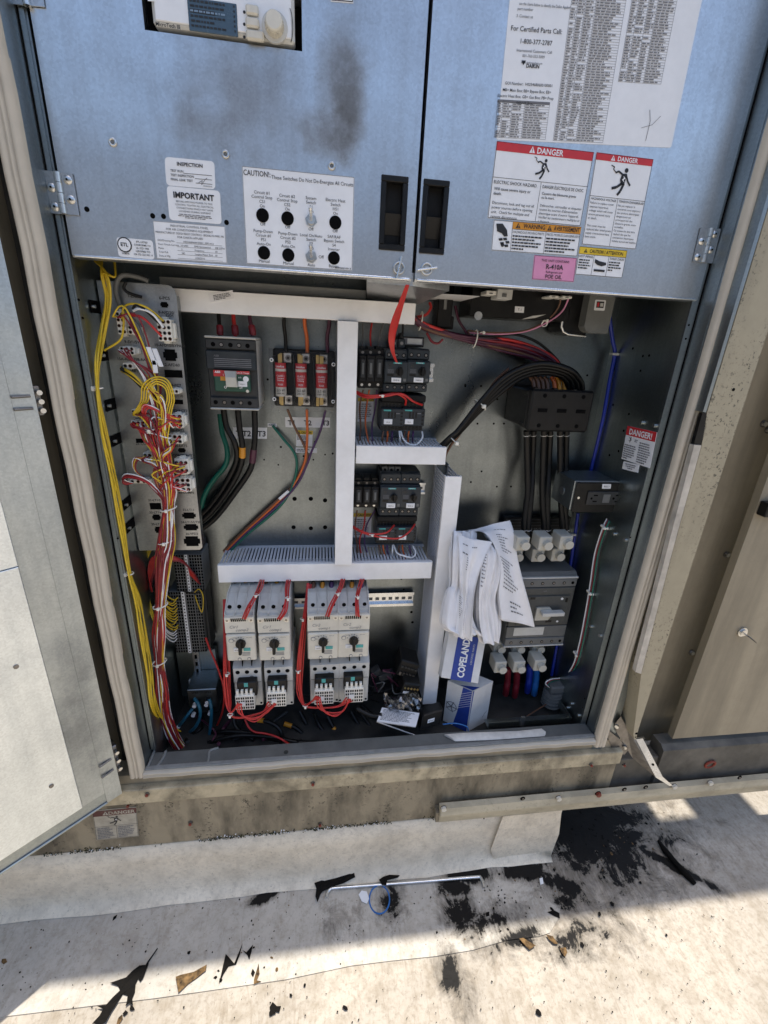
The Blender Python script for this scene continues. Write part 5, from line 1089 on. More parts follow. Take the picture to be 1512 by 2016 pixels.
# ------------------------------------------------------------------ connector plate on the left
YC = PX(274,1083,XL+.0025).y
cx0, cx1 = XL+.0025, P(399,1083,YC).x
zt, zb_ = P(346,562,YC).z, P(340,1083,YC).z
conn = thing('connector_plate', ((cx0+cx1)/2, YC, zb_), 'tall grey plate of lettered plug connectors on the left', 'connector plate')
mb = MB(); r = .014; poly = [(cx0,YC,zb_), (cx1-.006,YC,zb_), (cx1,YC,zb_+.006)] + [(cx1-r+r*math.cos(R(a)),YC,zt-r+r*math.sin(R(a))) for a in (0,30,60,90)] + [(cx0,YC,zt)]
mb.prism(poly, (0,.0018,0), 'galv_plate'); mb.box(cx1-.0018, cx1-.0002, YC+.0018, YC+.02, zb_+.008, zt-.016, 'galv_panel'); plate = mb.build('plate', conn)
for x0, y0, x1, y1, kind in ((315,594,332,606,'x'), (320,687,350,711,'x'), (323,725,360,744,'r'), (338,785,361,796,'r'), (350,882,366,891,'x'), (358,1009,386,1021,'x'), (361,1032,391,1044,'x'), (361,1056,395,1075,'x'), (294,988,318,1003,'r'), (299,1013,317,1024,'x'), (304,1037,320,1049,'x'), (267,862,283,872,'r')):
    f = Fr(x0, y0, x1, y1, YC-.0003); mb = MB()
    if kind == 'x': f.box(mb,.12,.0,.88,1,YC-.0006,YC-.0002,'hole'); f.box(mb,.0,.25,.1195,.75,YC-.0006,YC-.0002,'hole'); f.box(mb,.8805,.25,1,.75,YC-.0006,YC-.0002,'hole')
    else: f.box(mb,0,.15,1,1,YC-.0006,YC-.0002,'hole')
    mb.build('cutout', conn)
mb = MB()
for t, x, y, h in (('6-PC5',324,590,.0052), ('8-AFD20/',328,618,.0050), ('EXH',334,624,.0050), ('10-AFD10/BYPASS',335,683,.0050), ('12-AFD60',338,721,.0052), ('14-PC7',346,761,.0050), ('18-ACT10',345,782,.0050), ('20-SHT2/ACT7',346,811,.0050), ('22-ZNT2',350,849,.0046), ('24-EAT5',356,880,.0050), ('26-COMP2/ACT6',357,899,.0050), ('28-COMP4',364,937,.0046), ('30-COMP6',367,972,.0048), ('32-LT11',371,1006,.0050), ('34-LT15/LT20',376,1030,.0050), ('36-VFD2',378,1053,.0050),
                   ('7-EXH',262,586,.0048), ('9-SV1/SV2',262,676,.0050), ('15A-ACT 15B-RAT',262,710,.0048), ('19-OAE',256,732,.0050), ('25-COMP1',284,876,.0050), ('31-LT10',304,987,.0050), ('33-LT14',306,1011,.0050), ('35-LT17',310,1034,.0050)): mb.text(t, P(x, y, YC-.0004), (1,0,0), (0,0,1), h, 'ink', 'c', .02)
mb.build('lettering', conn)
plugs = {}
for k, (x0, y0, x1, y1, nc, nr) in {'A':(226,612,250,659,2,4), 'A2':(250,640,272,659,2,2), 'B':(234,682,266,699,3,2), 'C':(241,714,262,727,2,1), 'D':(258,806,281,821,3,2), 'E':(257,828,288,842,3,2), 'F':(281,891,301,911,2,2), 'G':(254,944,290,952,3,1),
                                'R1':(307,627,340,673,3,4), 'R2':(336,765,352,776,2,1), 'R3':(336,815,362,842,2,3), 'R4':(329,855,360,874,3,2), 'R5':(342,903,373,934,3,2), 'R6':(344,941,377,968,3,3)}.items():
    f = Fr(x0, y0, x1, y1, YC-.020); plugs[k] = f; mb = MB(); f.box(mb,0,0,1,1,YC-.020,YC+.001,'nylon',.001); f.box(mb,.98,.15,1.18,.85,YC-.012,YC-.001,'nylon',.001); f.box(mb,.3,-.10,.7,1.10,YC-.014,YC-.001,'nylon',.0008)
    for i in range(nc):
        for j in range(nr): f.disc(mb,(i+.5)/nc,(j+.5)/nr,min(f.w/nc,f.h/nr)*.40,YC-.0198,.0006,'brown' if (i+j) % 3 else 'midgrey',10); f.disc(mb,(i+.5)/nc,(j+.5)/nr,min(f.w/nc,f.h/nr)*.26,YC-.0203,.0005,'hole',8)
    mb.build('plug', conn)
for x, y in ((187,604), (205,699), (217,797), (228,866), (250,990), (256,1035), (243,823), (271,945), (283,1057)):
    mb = MB(); q = PX(x, y, XL+.0012); mb.box(XL+.0008, XL+.0016, q.y-.018, q.y+.030, q.z-.010, q.z+.010, 'hole' if x not in (243,271,283) else 'label'); mb.cyl(q+Vector((0,-.012,0)), (.006,0,0), .003, 'steel', 8); mb.build('wall_tab', conn)

# ------------------------------------------------------------------ main harness
har = thing('wire_harness', tuple(P(340,1440,.12)), 'thick harness of dark red, white and yellow wires running down the left', 'wire harness')
YH = YC-.028
TR = [(306,742), (308,790), (316,845), (326,905), (333,960), (333,1000), (329,1062), (323,1105), (317,1190), (314,1245), (315,1301), (319,1350), (324,1397), (337,1437), (358,1474)]
TRW = [P(x, y, YH+(.0 if y < 1100 else (y-1100)*.00006)) for x, y in TR]
def spreadr(y): return .0125 if y < 1050 else (.0150 if y < 1180 else .0125)
def trunk_wire(start, join, col, off, rad=.0017, tail=None):
    a, rr_ = off; pts = list(start)
    for (x, y), p in zip(TR, TRW):
        if y < join: continue
        pin = .70 if y in (1000,1190,1301) else 1.0
        k = spreadr(y)*min(1.1, rr_*rn.uniform(.75,1.25))*pin; a += rn.uniform(-.45,.45) if pin == 1.0 else 0; pts.append(p + Vector((math.cos(a)*k, math.sin(a)*k*.75-.004, 0)))
    if tail: pts += tail
    mb = MB(); mb.tube(spline(pts, 5), min(rad, .0014), col, 6); return mb.build('wire', har)
rn = random.Random(11)
def offs(): return (rn.uniform(0, 6.283), math.sqrt(rn.random()))
def pg(k, u, v, d=.012): f = plugs[k]; return f.pt(u, v, YC-.022), f.pt(u, v, YC-.022-d)
def W(pts): return [P(*p) for p in pts]
for i in range(7):                                              # red from the twin plug: out to the left and down
    a, b = pg('R3', .25+.5*(i % 2), .17+.33*(i//2 % 3), .014); j = rn.uniform(-4, 4); trunk_wire([a, b]+W([(318+j,812+j,YH-.012), (290+j,800+j,YH-.016), (283+j,812+j,YH-.012), (292+j,835,YH-.006)]), 900, 'red' if i != 4 else 'white', offs(), .0019)
for i in range(8):
    a, b = pg('R5', .2+.3*(i % 3), .25+.5*(i % 2)); j = rn.uniform(-3, 3); trunk_wire([a, b]+W([(322+j,922+j,YH-.012), (305+j,930+j,YH-.012), (312+j,960,YH-.006)]), 1000, 'wine' if i != 3 else 'yellow', offs())
for i in range(7):
    a, b = pg('R6', .2+.3*(i % 3), .2+.3*(i % 3)); j = rn.uniform(-3, 3); trunk_wire([a, b]+W([(335+j,958+j,YH-.010), (322+j,966+j,YH-.010)]), 1000, 'red' if i != 2 else 'white', offs())
for i in range(4):
    a, b = pg('R4', .2+.3*(i % 3), .3+.4*(i % 2)); j = rn.uniform(-3, 3); trunk_wire([a, b]+W([(335+j,885+j,YH-.012), (318+j,905+j,YH-.014)]), 960, ('white','yellow','red','yellow')[i], offs())
for i in range(6):
    a, b = pg('F', .3+.4*(i % 2), .3+.4*(i//2 % 2)); j = rn.uniform(-4, 4); trunk_wire([a, b]+W([(268+j,905+j,YH-.006), (266+j,925+j,YH-.008), (290+j,948,YH-.006)]), 1000, ('wine','wine','white','wine','yellow','wine')[i], offs())
for i in range(6):                                              # the long flat loop to the far left
    j = i*1.6; trunk_wire(W([(262,951,YC-.022), (247,946+j,YH-.004), (241,940+j,YH-.008), (250,933+j*.9,YH-.010), (280,940+j*.8,YH-.012), (305,958+j*.5,YH-.010)]), 1000, ('white','wine','wine','wine','red','wine')[i], offs())
for i in range(2, 6):                                           # yellow coils
    a, b = pg('D', .2+.12*i, .4); j = (i-3.5)*4.5; trunk_wire([a, b]+W([(255+j,800,YH-.008), (258+j,775+j,YH-.012), (285,762+j,YH-.014), (300+j,765,YH-.014)]) if i < 2 else [a, b]+W([(284+j,790,YH-.010), (288+j,765+j,YH-.014), (306,749+j,YH-.016), (328-j*.5,757+j,YH-.016), (336-j,785,YH-.014), (330-j,815,YH-.010)]), 905 if i > 1 else 845, 'yellow', offs(), .0017)
for i in range(4): a, b = pg('E', .2+.2*i, .4); j = i*2; trunk_wire([a, b]+W([(278+j,850,YH-.008), (297+j,880,YH-.008)]), 960, ('red','red','yellow','white')[i], offs())
for i in range(3): a, b = pg('B', .2+.3*i, .5); j = i*3; trunk_wire([a, b]+W([(262+j,712+j,YH-.010), (283+j,745,YH-.010), (298+j,790,YH-.012)]), 845, ('white','white','wine')[i], offs(), .0018)
for i in range(4): j = i*3; trunk_wire(W([(238,722+j,YC-.003), (250,728+j,YH), (272,745+j,YH-.008)]), 790, ('yellow','yellow','black','yellow')[i], offs(), .0017)
for i in range(60):                                             # the bulk of the trunk
    a_ = rn.uniform(3.3, 6.1); st = rn.choice((845, 905, 960, 960, 1000)); trunk_wire([], st, ('white','wine','wine','yellow','wine','wine','wine','red','wine')[i % 9], (a_, rn.uniform(.55, 1.05)), .0015)
for i in range(10):
    j = rn.uniform(-8, 8); trunk_wire(W([(288+j,744+rn.uniform(-8,8),YH-.004), (300+j,770+rn.uniform(-12,12),YH-.016), (318+j*.6,790+rn.uniform(-12,12),YH-.018), (322+j*.5,830,YH-.012)]), 905, ('yellow','yellow','wine','yellow','white','wine')[i % 6], offs())
for i in range(9):
    j = rn.uniform(-6, 6); trunk_wire(W([(276+j,838+rn.uniform(-10,10),YH-.003), (288+j,862+rn.uniform(-12,12),YH-.010), (306+j*.6,895+rn.uniform(-12,12),YH-.012)]), 960, ('wine','red','wine','yellow')[i % 4], offs())
for i in range(36):
    k_ = rn.choice(('A','B','D','E','F','R3','R4','R5','R6','R5')); a_, b_ = pg(k_, rn.uniform(.2,.8), rn.uniform(.2,.8), rn.uniform(.008,.02)); f_ = plugs[k_]; right = k_[0] == 'R'
    c_ = a_ + Vector((rn.uniform(-.045,-.018) if right else rn.uniform(.012,.04), -rn.uniform(.012,.026), rn.uniform(-.028,.012))); jn = [y for x, y in TR if P(x, y, YH).z < c_.z-.02][0]
    trunk_wire([a_, b_, c_], jn, rn.choice(('wine','wine','red','yellow','yellow','white')), offs())
# sheathed cables at the top of the plate
for pts, m, r_ in (([(236,602,YC-.005), (228,575,YC-.012), (232,550,YC-.016), (246,541,YC-.016), (275,546,YC-.012), (292,553,YC-.01)], 'midgrey', .0042), ([(240,603,YC-.012), (258,625,YC-.03), (275,650,YC-.034), (288,690,YC-.034), (302,730,YC-.032)], 'midgrey', .0034), ([(262,608,YC-.03), (268,600,YC-.034), (285,610,YC-.034), (318,640,YC-.03)], 'black', .0026), ([(262,612,YC-.03), (275,608,YC-.034), (300,618,YC-.034), (322,645,YC-.03)], 'white', .0022), ([(256,622,YC-.03), (262,645,YC-.034), (280,680,YC-.034), (296,730,YC-.032)], 'wine', .0024), ([(256,620,YC-.03), (280,625,YC-.036), (305,648,YC-.034), (318,662,YC-.026)], 'red', .0022), ([(240,628,YC-.024), (244,605,YC-.028), (262,598,YC-.034), (290,606,YC-.034), (322,632,YC-.024)], 'yellow', .0018), ([(243,612,YC-.026), (243,645,YC-.03), (236,670,YC-.028), (205,690,YC-.03)], 'yellow', .0019), ([(292,690,YC-.034), (300,715,YC-.033), (308,750,YC-.03), (310,800,YC-.025)], 'midgrey', .0034), ([(238,724,YC-.02), (262,745,YC-.022), (285,768,YC-.02)], 'black', .0032), ([(248,556,YC-.016), (244,566,YC-.016), (249,574,YC-.016), (262,580,YC-.014), (280,585,YC-.01)], 'black', .0028)):
    wire('wire', pts, r_, m, har)
for p, d in (((291,683), (.008,0,-.030)), ((303,686), (.008,0,-.030)), ((303,709), (.0,0,-.022))):
    mb = MB(); a = P(*p, YC-.040); mb.obox(a-Vector((.004,0,0)), (.008,0,0), (0,.003,0), d, 'label', .0008); mb.build('wire_marker', har)
for x, y in ((300,845), (333,1000), (328,1064), (317,1190), (315,1301)):
    c = P(x, y, YH); mb = MB(); n = 22; k = .0150 if y != 845 else .013
    mb.tube([c + Vector((math.cos(t*6.283/n)*k, math.sin(t*6.283/n)*k*.85-.004, math.cos(t*6.283/n)*.004)) for t in range(n+1)], .0014, 'nylon', 6); mb.box(c.x-.003, c.x+.003, c.y-k*.85-.009, c.y-k*.85-.003, c.z-.003, c.z+.003, 'nylon', .001); mb.build('cable_tie', har)
# yellow bundle against the left wall
yb = thing('yellow_wire_bundle', tuple(P(330,1430,.1)), 'slim bundle of yellow wires along the left wall of the cabinet', 'wire bundle')
YW = [(205,540,.10), (213,590,.10), (203,650,.09), (193,705,.085), (191,745,.085), (195,790,.085), (205,850,.085), (217,910,.085), (228,965,.085), (239,1030,.085), (255,1129,.085), (270,1180,.088), (282,1250,.09), (293,1320,.095), (302,1385,.10), (320,1420,.11), (350,1440,.13)]
for i in range(6):
    a = i*1.047; k = 5.5; st = [(186+i*5,513,.12)] if i < 4 else [(221+i,516,.12), (226,545,.115)]
    pts = st + [(x+k*math.cos(a+j*.5)*(.45 if y in (745,790,1129) else 1.0)+(rn.uniform(-1.2,1.2) if y > 1140 else 0), y, Y+.0028*math.sin(a+j*.5)) for j, (x, y, Y) in enumerate(YW)]
    def yp(x, y, X): q = PX(x, y, X); return q if q.y < .098 else P(x, y, .092+.004*math.cos(x))
    q_ = [yp(x, y, -.3725+.0050*math.cos(a+j*.7)*(.4 if j in (5,6,11) else 1)) if j > 0 else P(x, y, Y) for j, (x, y, Y) in enumerate(pts[:-2])] + [P(*p) for p in pts[-2:]]
    mb = MB(); mb.tube(spline(q_, 6), .0017, 'yellow', 6); mb.build('wire', yb)
for x, y in ((193,764), (255,1129)):
    c = PX(x, y, -.3745); mb = MB(); mb.ring(c, (0,0,1), .0072, .0013, 'nylon', 14); mb.box(c.x-.010, c.x-.004, c.y-.006, c.y+.006, c.z-.005, c.z+.003, 'nylon', .001); mb.build('cable_tie', yb)
mb = MB(); mb.prism([P(295,1388,.10), P(308,1380,.10), P(302,1416,.10), P(295,1416,.10)], (0,.004,0), 'nylon'); mb.build('tie_mount', yb)
# terminal block with its wires
f = Fr(330,1165,408,1283,.190); tb = thing('terminal_block', f.base, 'grey terminal block with rows of square openings below the connector plate', 'terminal block')
def tgrid(f, Y, nc, nr):
    mb = MB(); f.box(mb,0,0,1,1,Y,YP-.01,'midgrey',.0015)
    for i in range(nc):
        for j in range(nr):
            u, v = (i+.5)/nc, (j+.5)/nr
            if .40 < u < .52: continue
            f.box(mb,u-.36/nc,v-.36/nr,u+.36/nc,v+.36/nr,Y-.0006,Y-.0001,'hole')
    f.box(mb,.405,.0,.50,1,Y-.0022,Y-.0007,'label')
    for j in range(nr): f.box(mb,.43,(j+.3)/nr,.47,(j+.7)/nr,Y-.0026,Y-.0023,'ink')
    return mb
tgrid(f, .190, 13, 20).build('lower_bank', tb); g = Fr(340,1092,404,1163,.190); tgrid(g, .190, 11, 12).build('upper_bank', tb)
mb = MB(); f.box(mb,.78,.02,.80,.98,.187,.19,'midgrey'); f.box(mb,1.01,-.65,1.09,1.02,.205,YP-.01,'charcoal',.001); mb.build('end_stop', tb)
for i in range(16): y = 1172+i*5.4; x = 343+rn.uniform(0,6); wire('wire', [(x+3,y+4,.187), (x-6,y+8+rn.uniform(0,3),.180), (x-22,y-4,.165), (312,y-30-rn.uniform(0,20),.14), (308,y-60,.125)], .0014, 'yellow' if i < 12 else 'white', tb)
for i in range(9): j = i*2.0; wire('wire', [(375+j*1.2,1133+j*1.1,.187), (368+j*.8,1112+j,.172), (348+j*.5,1098+j*.5,.160), (325,1092+j,.15), (300+j*.5,1098+j,.15), (292+j*.3,1125+j*2,.15), (300,1165,.14)], .0016, 'red' if i < 7 else 'wine', tb)
for i in range(8): j = i*2.1; wire('wire', [(284+j,1080,.17), (276+j*.8,1110,.165), (277+j*.7,1150,.15), (290+j*.7,1190+j,.14), (303,1225,.125)], .0015, 'yellow', tb)
wire('wire', [(383,1166,.188), (392,1160,.18), (400,1175,.178), (398,1205,.178), (390,1190,.18), (384,1172,.186)], .0012, 'yellow', tb); wire('wire', [(360,1164,.186), (380,1168,.178), (398,1164,.18), (402,1153,.188)], .0013, 'black', tb)
# plate and rail below it, pressure sensor box and its tubes
f = Fr(345,1284,432,1370,.235); t = thing('mounting_strip', f.base, 'bare metal strip with slotted rail below the terminal block', 'mounting rail'); mb = MB(); f.box(mb,0,0,1,1,.240,.258,'galv_dark',.001); f.box(mb,.42,0,.60,.95,.232,.2398,'zinc',.0008)
for i in range(6): f.box(mb,.48,.06+.15*i,.54,.14+.15*i,.2315,.2321,'hole')
f.box(mb,.24,.62,.30,.85,.235,.2398,'label'); mb.build('plate', t)
f = Fr(367,1359,430.5,1402,.165); t = thing('pressure_sensor_box', f.base, 'small grey box marked SPS1 SPS2 with blue tubes', 'sensor box')
mb = MB(); f.box(mb,0,0,1,1,.165,.24,'galv_panel',.002); f.text(mb,'SPS1',.26,.16,.0062,'ink',.1646,'c',.02); f.text(mb,'SPS2',.70,.16,.0062,'ink',.1646,'c',.02); mb.build('box', t)
for u, v in ((.28,.46),(.68,.44),(.20,.85),(.76,.82)): mb = MB(); f.disc(mb,u,v,.0082,.165,.010,'black',6); f.disc(mb,u,v,.0050,.155,.010,'white',12); mb.build('fitting', t)
wire('tube', [(383,1375,.146), (392,1390,.13), (394,1410,.13), (384,1432,.14), (368,1444,.17)], .0042, 'teal', t, n=8); wire('tube', [(412,1376,.146), (416,1395,.135), (415,1425,.14), (410,1455,.15), (400,1475,.17)], .0042, 'teal', t, n=8); wire('tube', [(379,1395,.15), (366,1412,.14), (352,1430,.15)], .0042, 'teal', t, n=8); wire('tube', [(418,1445,.16), (425,1455,.16), (431,1458,.17)], .0042, 'teal', t, n=8)
mb = MB(); c = P(352,1430,.148); mb.cyl(c, (-.003,0,-.004), .005, 'white', 10); mb.build('tube_end', t)

# ------------------------------------------------------------------ wires around the starters
def bundle_of(name, label, defs, r=.0016, cat='wires', ties=()):
    t = thing(name, P(*defs[0][0][-1]), label, cat)
    for pts, m in defs: wire('wire', [pts[0]] + [(x+rn.uniform(-1.5,1.5), y+rn.uniform(-1.2,1.2), Y+rn.uniform(-.002,.002)) for x, y, Y in pts[1:-1]] + [pts[-1]], r, m, t, 6)
    for x, y, Y in ties: c = P(x, y, Y); mb = MB(); mb.ring(c, (0,.2,1), .0055, .0012, 'nylon', 12); mb.box(c.x-.002, c.x+.003, c.y-.009, c.y-.004, c.z-.003, c.z+.003, 'nylon', .0008); mb.build('cable_tie', t)
    return t
def sh(pts, i, k=2.9): return [(x+k*(i-1)*(1+.35*math.sin(j*2.1+i)), y+.6*i, Y-.0015*i) for j, (x, y, Y) in enumerate(pts)]
bundle_of('control_wires', 'three red wires curving into the starter marked Cir1 comp2', [(sh([(516,1140,.16), (513,1155,.12), (503,1172,.085), (490,1195,.068), (481,1218,.064)], i), 'red') for i in range(3)], ties=[(504,1171,.084)])
bundle_of('control_wires', 'three red wires curving into the starter marked Cir1 comp1', [(sh([(568,1140,.16), (566,1158,.12), (565,1180,.085), (560,1203,.068), (550,1219,.064)], i), 'red') for i in range(3)], ties=[(567,1177,.084)])
bundle_of('control_wires', 'three red wires curving into the starter marked Cir2 comp1', [(sh([(675,1138,.16), (672,1152,.13), (664,1168,.10), (652,1190,.084), (645,1213,.08)], i), 'red') for i in range(3)], ties=[(665,1168,.098)])
bundle_of('control_wires', 'three red wires curving into the starter marked Cir2 comp2', [(sh([(713,1138,.16), (709,1154,.13), (703,1175,.10), (703,1195,.084), (705,1213,.08)], i), 'red') for i in range(3)], ties=[(704,1174,.098)])
bundle_of('control_wires', 'bundle of red wires hanging between the two pairs of large starters', [([(605+i,1148,.16), (599+i*1.3,1200,.12), (590+i*2,1260,.10), (584+i*2.4,1320,.09), (586+i*2.6,1365,.085), (598+i,1388,.075), (612+i*2,1383-i*2,.065), (622+i*3,1370+i,.060)] if i < 4 else [(606+i,1150,.165), (597+i,1205,.13), (588+i*1.6,1262,.11), (582+i*1.8,1322,.10), (583+i*1.5,1362,.09), (598,1388,.078), (630,1393,.066), (665,1391,.064), (682+(i-4)*4,1374+(i-4)*2,.062)], 'red') for i in range(8)], ties=[(596,1218,.115), (587,1320,.092), (601,1389,.074)])
bundle_of('control_wires', 'red jumper wires looping between the two right large contactors', [([(624+i*3,1374,.060), (628+i*4,1392+i*2,.054), (650+i*3,1404+i*3,.052), (676-i*2,1398+i*2,.056), (687+i*1.5,1376,.060)], 'red') for i in range(3)])
bundle_of('control_wires', 'bundle of red wires hanging left of the leftmost large starter', [([(440+i*1.2,1180,.16), (441+i,1250,.11), (441+i*1.6,1320,.08), (444+i*1.8,1375,.06), (450+i*1.5,1402,.045), (460+i*2,1398-i*3,.040), (468+i*3,1384+i,.042)] if i < 4 else [(443,1185,.165), (444+i,1255,.12), (446+i,1325,.09), (448+i,1380,.07), (456,1408,.05), (480,1412,.045), (515,1402,.045), (528+(i-4)*4,1382+(i-4)*3,.046)], 'red') for i in range(7)], ties=[(447,1326,.08), (453,1407,.046)])
bundle_of('control_wires', 'red jumper wires looping between the two left large contactors', [([(468+i*3,1385,.042), (470+i*4,1402+i*3,.036), (496+i*2,1414+i*3,.034), (524-i*2,1402+i*2,.040), (540+i*2,1384+i,.044)], 'red') for i in range(3)])
pink_r = .0026
wire('loose_wire', [(405,1255,.18), (414,1280,.17), (424,1303,.16), (434,1330,.15), (440,1352,.145), (441,1380,.15), (436,1407,.16), (424,1436,.18)], pink_r, 'red', label='loose red wire hanging beside the terminal block', cat='wire')
wire('loose_wire', [(482,1416,.12), (490,1432,.11), (502,1441,.10), (522,1444,.10), (543,1450,.09), (560,1459,.08), (575,1470,.06)], pink_r, 'red', label='loose red wire lying across the cabinet floor to the sill', cat='wire')
bundle_of('control_wires', 'two red wires crossing the upper fuse holders to the contactors', [([(700,770,.19), (720,779,.175), (752,778,.165), (780,775,.165), (797,784,.172), (798,797,.19)], 'red'), ([(700,773,.19), (722,783,.174), (755,781,.163), (790,775,.162), (815,790,.17), (831,797,.19)], 'red')], .0024, ties=[(752,779,.165)])
bundle_of('control_wires', 'two red wires crossing below the lower fuse holders', [([(692,1034,.19), (712,1046,.175), (735,1052,.165), (760,1048,.165), (776,1034,.19)], 'red'), ([(692,1037,.19), (715,1049,.174), (745,1057,.163), (784,1060,.162), (805,1048,.168), (817,1032,.19)], 'red')], .0022, ties=[(732,1052,.165)])
defs = []
for x, c in ((755,'brown'), (763,'orange'), (772,'purple'), (797,'brown'), (805,'orange'), (814,'purple')): defs.append(([(x,849,.205), (x-1,860,.20), (x-2,874,.215)], c))
defs += [([(786,849,.20), (787,862,.19), (788,876,.21)], 'white'), ([(789,849,.20), (793,864,.18), (805,874,.172), (820,874,.176), (831,862,.185), (831,850,.20)], 'white')]
bundle_of('contactor_wires', 'brown, orange, violet and white wires below the upper small contactors', defs, .0021)
defs = []
for x, c in ((746,'brown'), (754,'orange'), (762,'purple'), (786,'brown'), (792,'orange'), (806,'purple')): defs.append(([(x,1073,.205), (x+1,1084,.20), (x+6,1100,.215)], c))
defs += [([(773,1073,.20), (772,1086,.19), (771,1100,.21)], 'white'), ([(775,1073,.20), (782,1087,.18), (796,1095,.172), (812,1097,.176), (819,1088,.185), (813,1075,.20)], 'white')]
bundle_of('contactor_wires', 'brown, orange, violet and white wires below the lower small contactors', defs, .0021)
bundle_of('fuse_holder_wires', 'three thin wires hanging from the upper fuse holders', [([(715,768,.22), (708,800,.23), (711,840,.225), (707,874,.21)], 'brown'), ([(727,768,.22), (722,800,.23), (720,835,.225), (726,874,.21)], 'orange'), ([(742,768,.22), (740,800,.23), (731,840,.225), (734,874,.21)], 'purple')], .0019)
bundle_of('fuse_holder_wires', 'three thin wires hanging from the lower fuse holders', [([(703,1005,.22), (700,1040,.23), (702,1070,.225), (706,1100,.21)], 'brown'), ([(719,1005,.22), (718,1035,.23), (709,1065,.225), (713,1100,.21)], 'red'), ([(738,1005,.22), (722,1035,.23), (718,1070,.225), (728,1100,.21)], 'purple')], .0019)
bundle_of('fuse_holder_wires', 'three thin wires entering the upper fuse holders from above', [([(714,636,.23), (713,660,.228), (714,684,.225)], 'midgrey'), ([(732,636,.23), (729,660,.228), (730,684,.225)], 'red'), ([(755,637,.23), (748,660,.228), (746,684,.225)], 'midgrey')], .0021)
bundle_of('terminal_feed_wires', 'two black wires entering the feeder terminal under the top duct', [([(778,636,.22), (777,648,.222), (777,660,.225)], 'black'), ([(793,638,.22), (792,648,.222), (792,660,.225)], 'black')], .0024)

# ------------------------------------------------------------------ cables on the right
arc_o = [(866,880,.20), (885,862,.19), (903,846,.185), (948,789,.18), (999,738,.175), (1062,716,.17), (1119,727,.17), (1143,750,.18), (1147,772,.19)]
arc_i = [(866,888,.215), (884,868,.205), (905,850,.20), (948,805,.195), (1015,750,.19), (1062,734,.185), (1100,738,.185), (1116,752,.19), (1119,772,.20)]
pc = thing('power_cable_bundle', tuple(P(875,880,.2)), 'arch of thick black cables looping over the distribution block', 'cable bundle')
for i in range(7):
    s_ = i/6; pts = [((a[0]*(1-s_)+b[0]*s_), (a[1]*(1-s_)+b[1]*s_), a[2]*(1-s_)+b[2]*s_ + (.014 if i % 2 else -.006)) for a, b in zip(arc_o, arc_i)]
    wire('cable', pts, .0062, 'black', pc, 7, 8)
wire('cable', [(884,880,.225), (905,855,.225), (950,790,.225), (975,750,.225), (1002,725,.22)], .0028, 'brown', pc); wire('cable', [(874,915,.22), (880,890,.21), (910,846,.205), (955,800,.20), (1010,757,.20)], .003, 'brown', pc)
for x, y in ((893,868), (945,797)):
    c = P(x, y, .19); d = (P(x+20, y-20, .19)-c).normalized(); mb = MB(); u = Vector((0,1,0)); v = d.cross(u)
    mb.tube([c + u*.024*math.cos(t*.4189) + v*.015*math.sin(t*.4189) for t in range(16)], .0014, 'nylon', 6); mb.box(c.x-.004, c.x+.004, c.y-.030, c.y-.022, c.z-.004, c.z+.004, 'nylon', .001); mb.build('cable_tie', pc)
t = thing('cable_sleeves', tuple(P(1085,765,.18)), 'tan and orange sleeved cable ends entering the top of the distribution block', 'cables')
for x, m in ((1052,'brown'), (1061,'cream'), (1070,'cream'), (1079,'cream'), (1093,'orange'), (1102,'amber'), (1112,'amber')): wire('sleeve', [(x-8,742,.20), (x-2,752,.195), (x,772,.19)], .0048, 'brown' if m == 'cream' else m, t)
pw = thing('feeder_wire_bundle', tuple(P(830,640,.2)), 'bundle of plum, red and orange wires sweeping right from the top duct', 'wire bundle')
up = [(815,622,.20), (840,638,.205), (900,658,.21), (960,664,.215), (1010,668,.215), (1056,683,.215), (1094,705,.21), (1112,735,.20)]
lo = [(815,632,.205), (840,650,.21), (900,667,.215), (950,680,.22), (985,690,.22), (1040,704,.218), (1075,720,.212), (1090,740,.20)]
cols = ('black','red','plum','plum','wine','plum','plum','plum','orange','brown','plum','plum')
for i in range(12):
    s_ = i/11; pts = [(a[0]*(1-s_)+b[0]*s_, a[1]*(1-s_)+b[1]*s_-(10 if i == 0 and 960 < a[0] < 1090 else 0), a[2]*(1-s_)+b[2]*s_ + rn.uniform(-.006,.006)) for a, b in zip(up, lo)]
    wire('wire', pts, .0034 if i not in (0,8) else .0028, cols[i], pw)
wire('wire', [(818,625,.22), (838,620,.22), (848,606,.225), (846,596,.23)], .003, 'red', pw); wire('wire', [(896,602,.235), (903,630,.23), (915,650,.225), (925,668,.22)], .003, 'plum', pw); wire('wire', [(840,655,.22), (850,672,.22), (862,676,.22), (872,668,.22)], .0026, 'wine', pw)
for x, y in ((935,667), (828,632)): c = P(x, y, .213); mb = MB(); mb.tube([c + Vector((.002*math.cos(t*.42),.014*math.sin(t*.42),.018*math.cos(t*.42))) for t in range(16)], .0014, 'nylon', 6); mb.build('cable_tie', pw)
bundle_of('thin_wires', 'pair of pinkish brown wires drooping under the transformer', [([(1105,580,.17), (1098,605,.18), (1075,632,.19), (1035,649,.20), (985,655,.21), (940,654,.22), (922,652,.225), (925,660,.225)], 'brown'), ([(1122,582,.17), (1105,612,.18), (1078,635,.188), (1035,652,.20), (985,658,.21), (940,657,.22), (924,655,.225)], 'pink')], .0017, ties=[(1074,632,.188), (950,655,.215)])
t = thing('blue_tube', tuple(P(1085,1335,.22)), 'blue plastic tube running down the back right corner', 'tube')
def clampx(pts): return [p if p.x < XR-.0055 else PX(*q[:2], XR-.0055) for p, q in ((P(*q), q) for q in pts)]
def cw(pts): mb = MB(); mb.tube(spline(clampx(pts), 7), .0044, 'blue', 8); mb.build('tube', t)
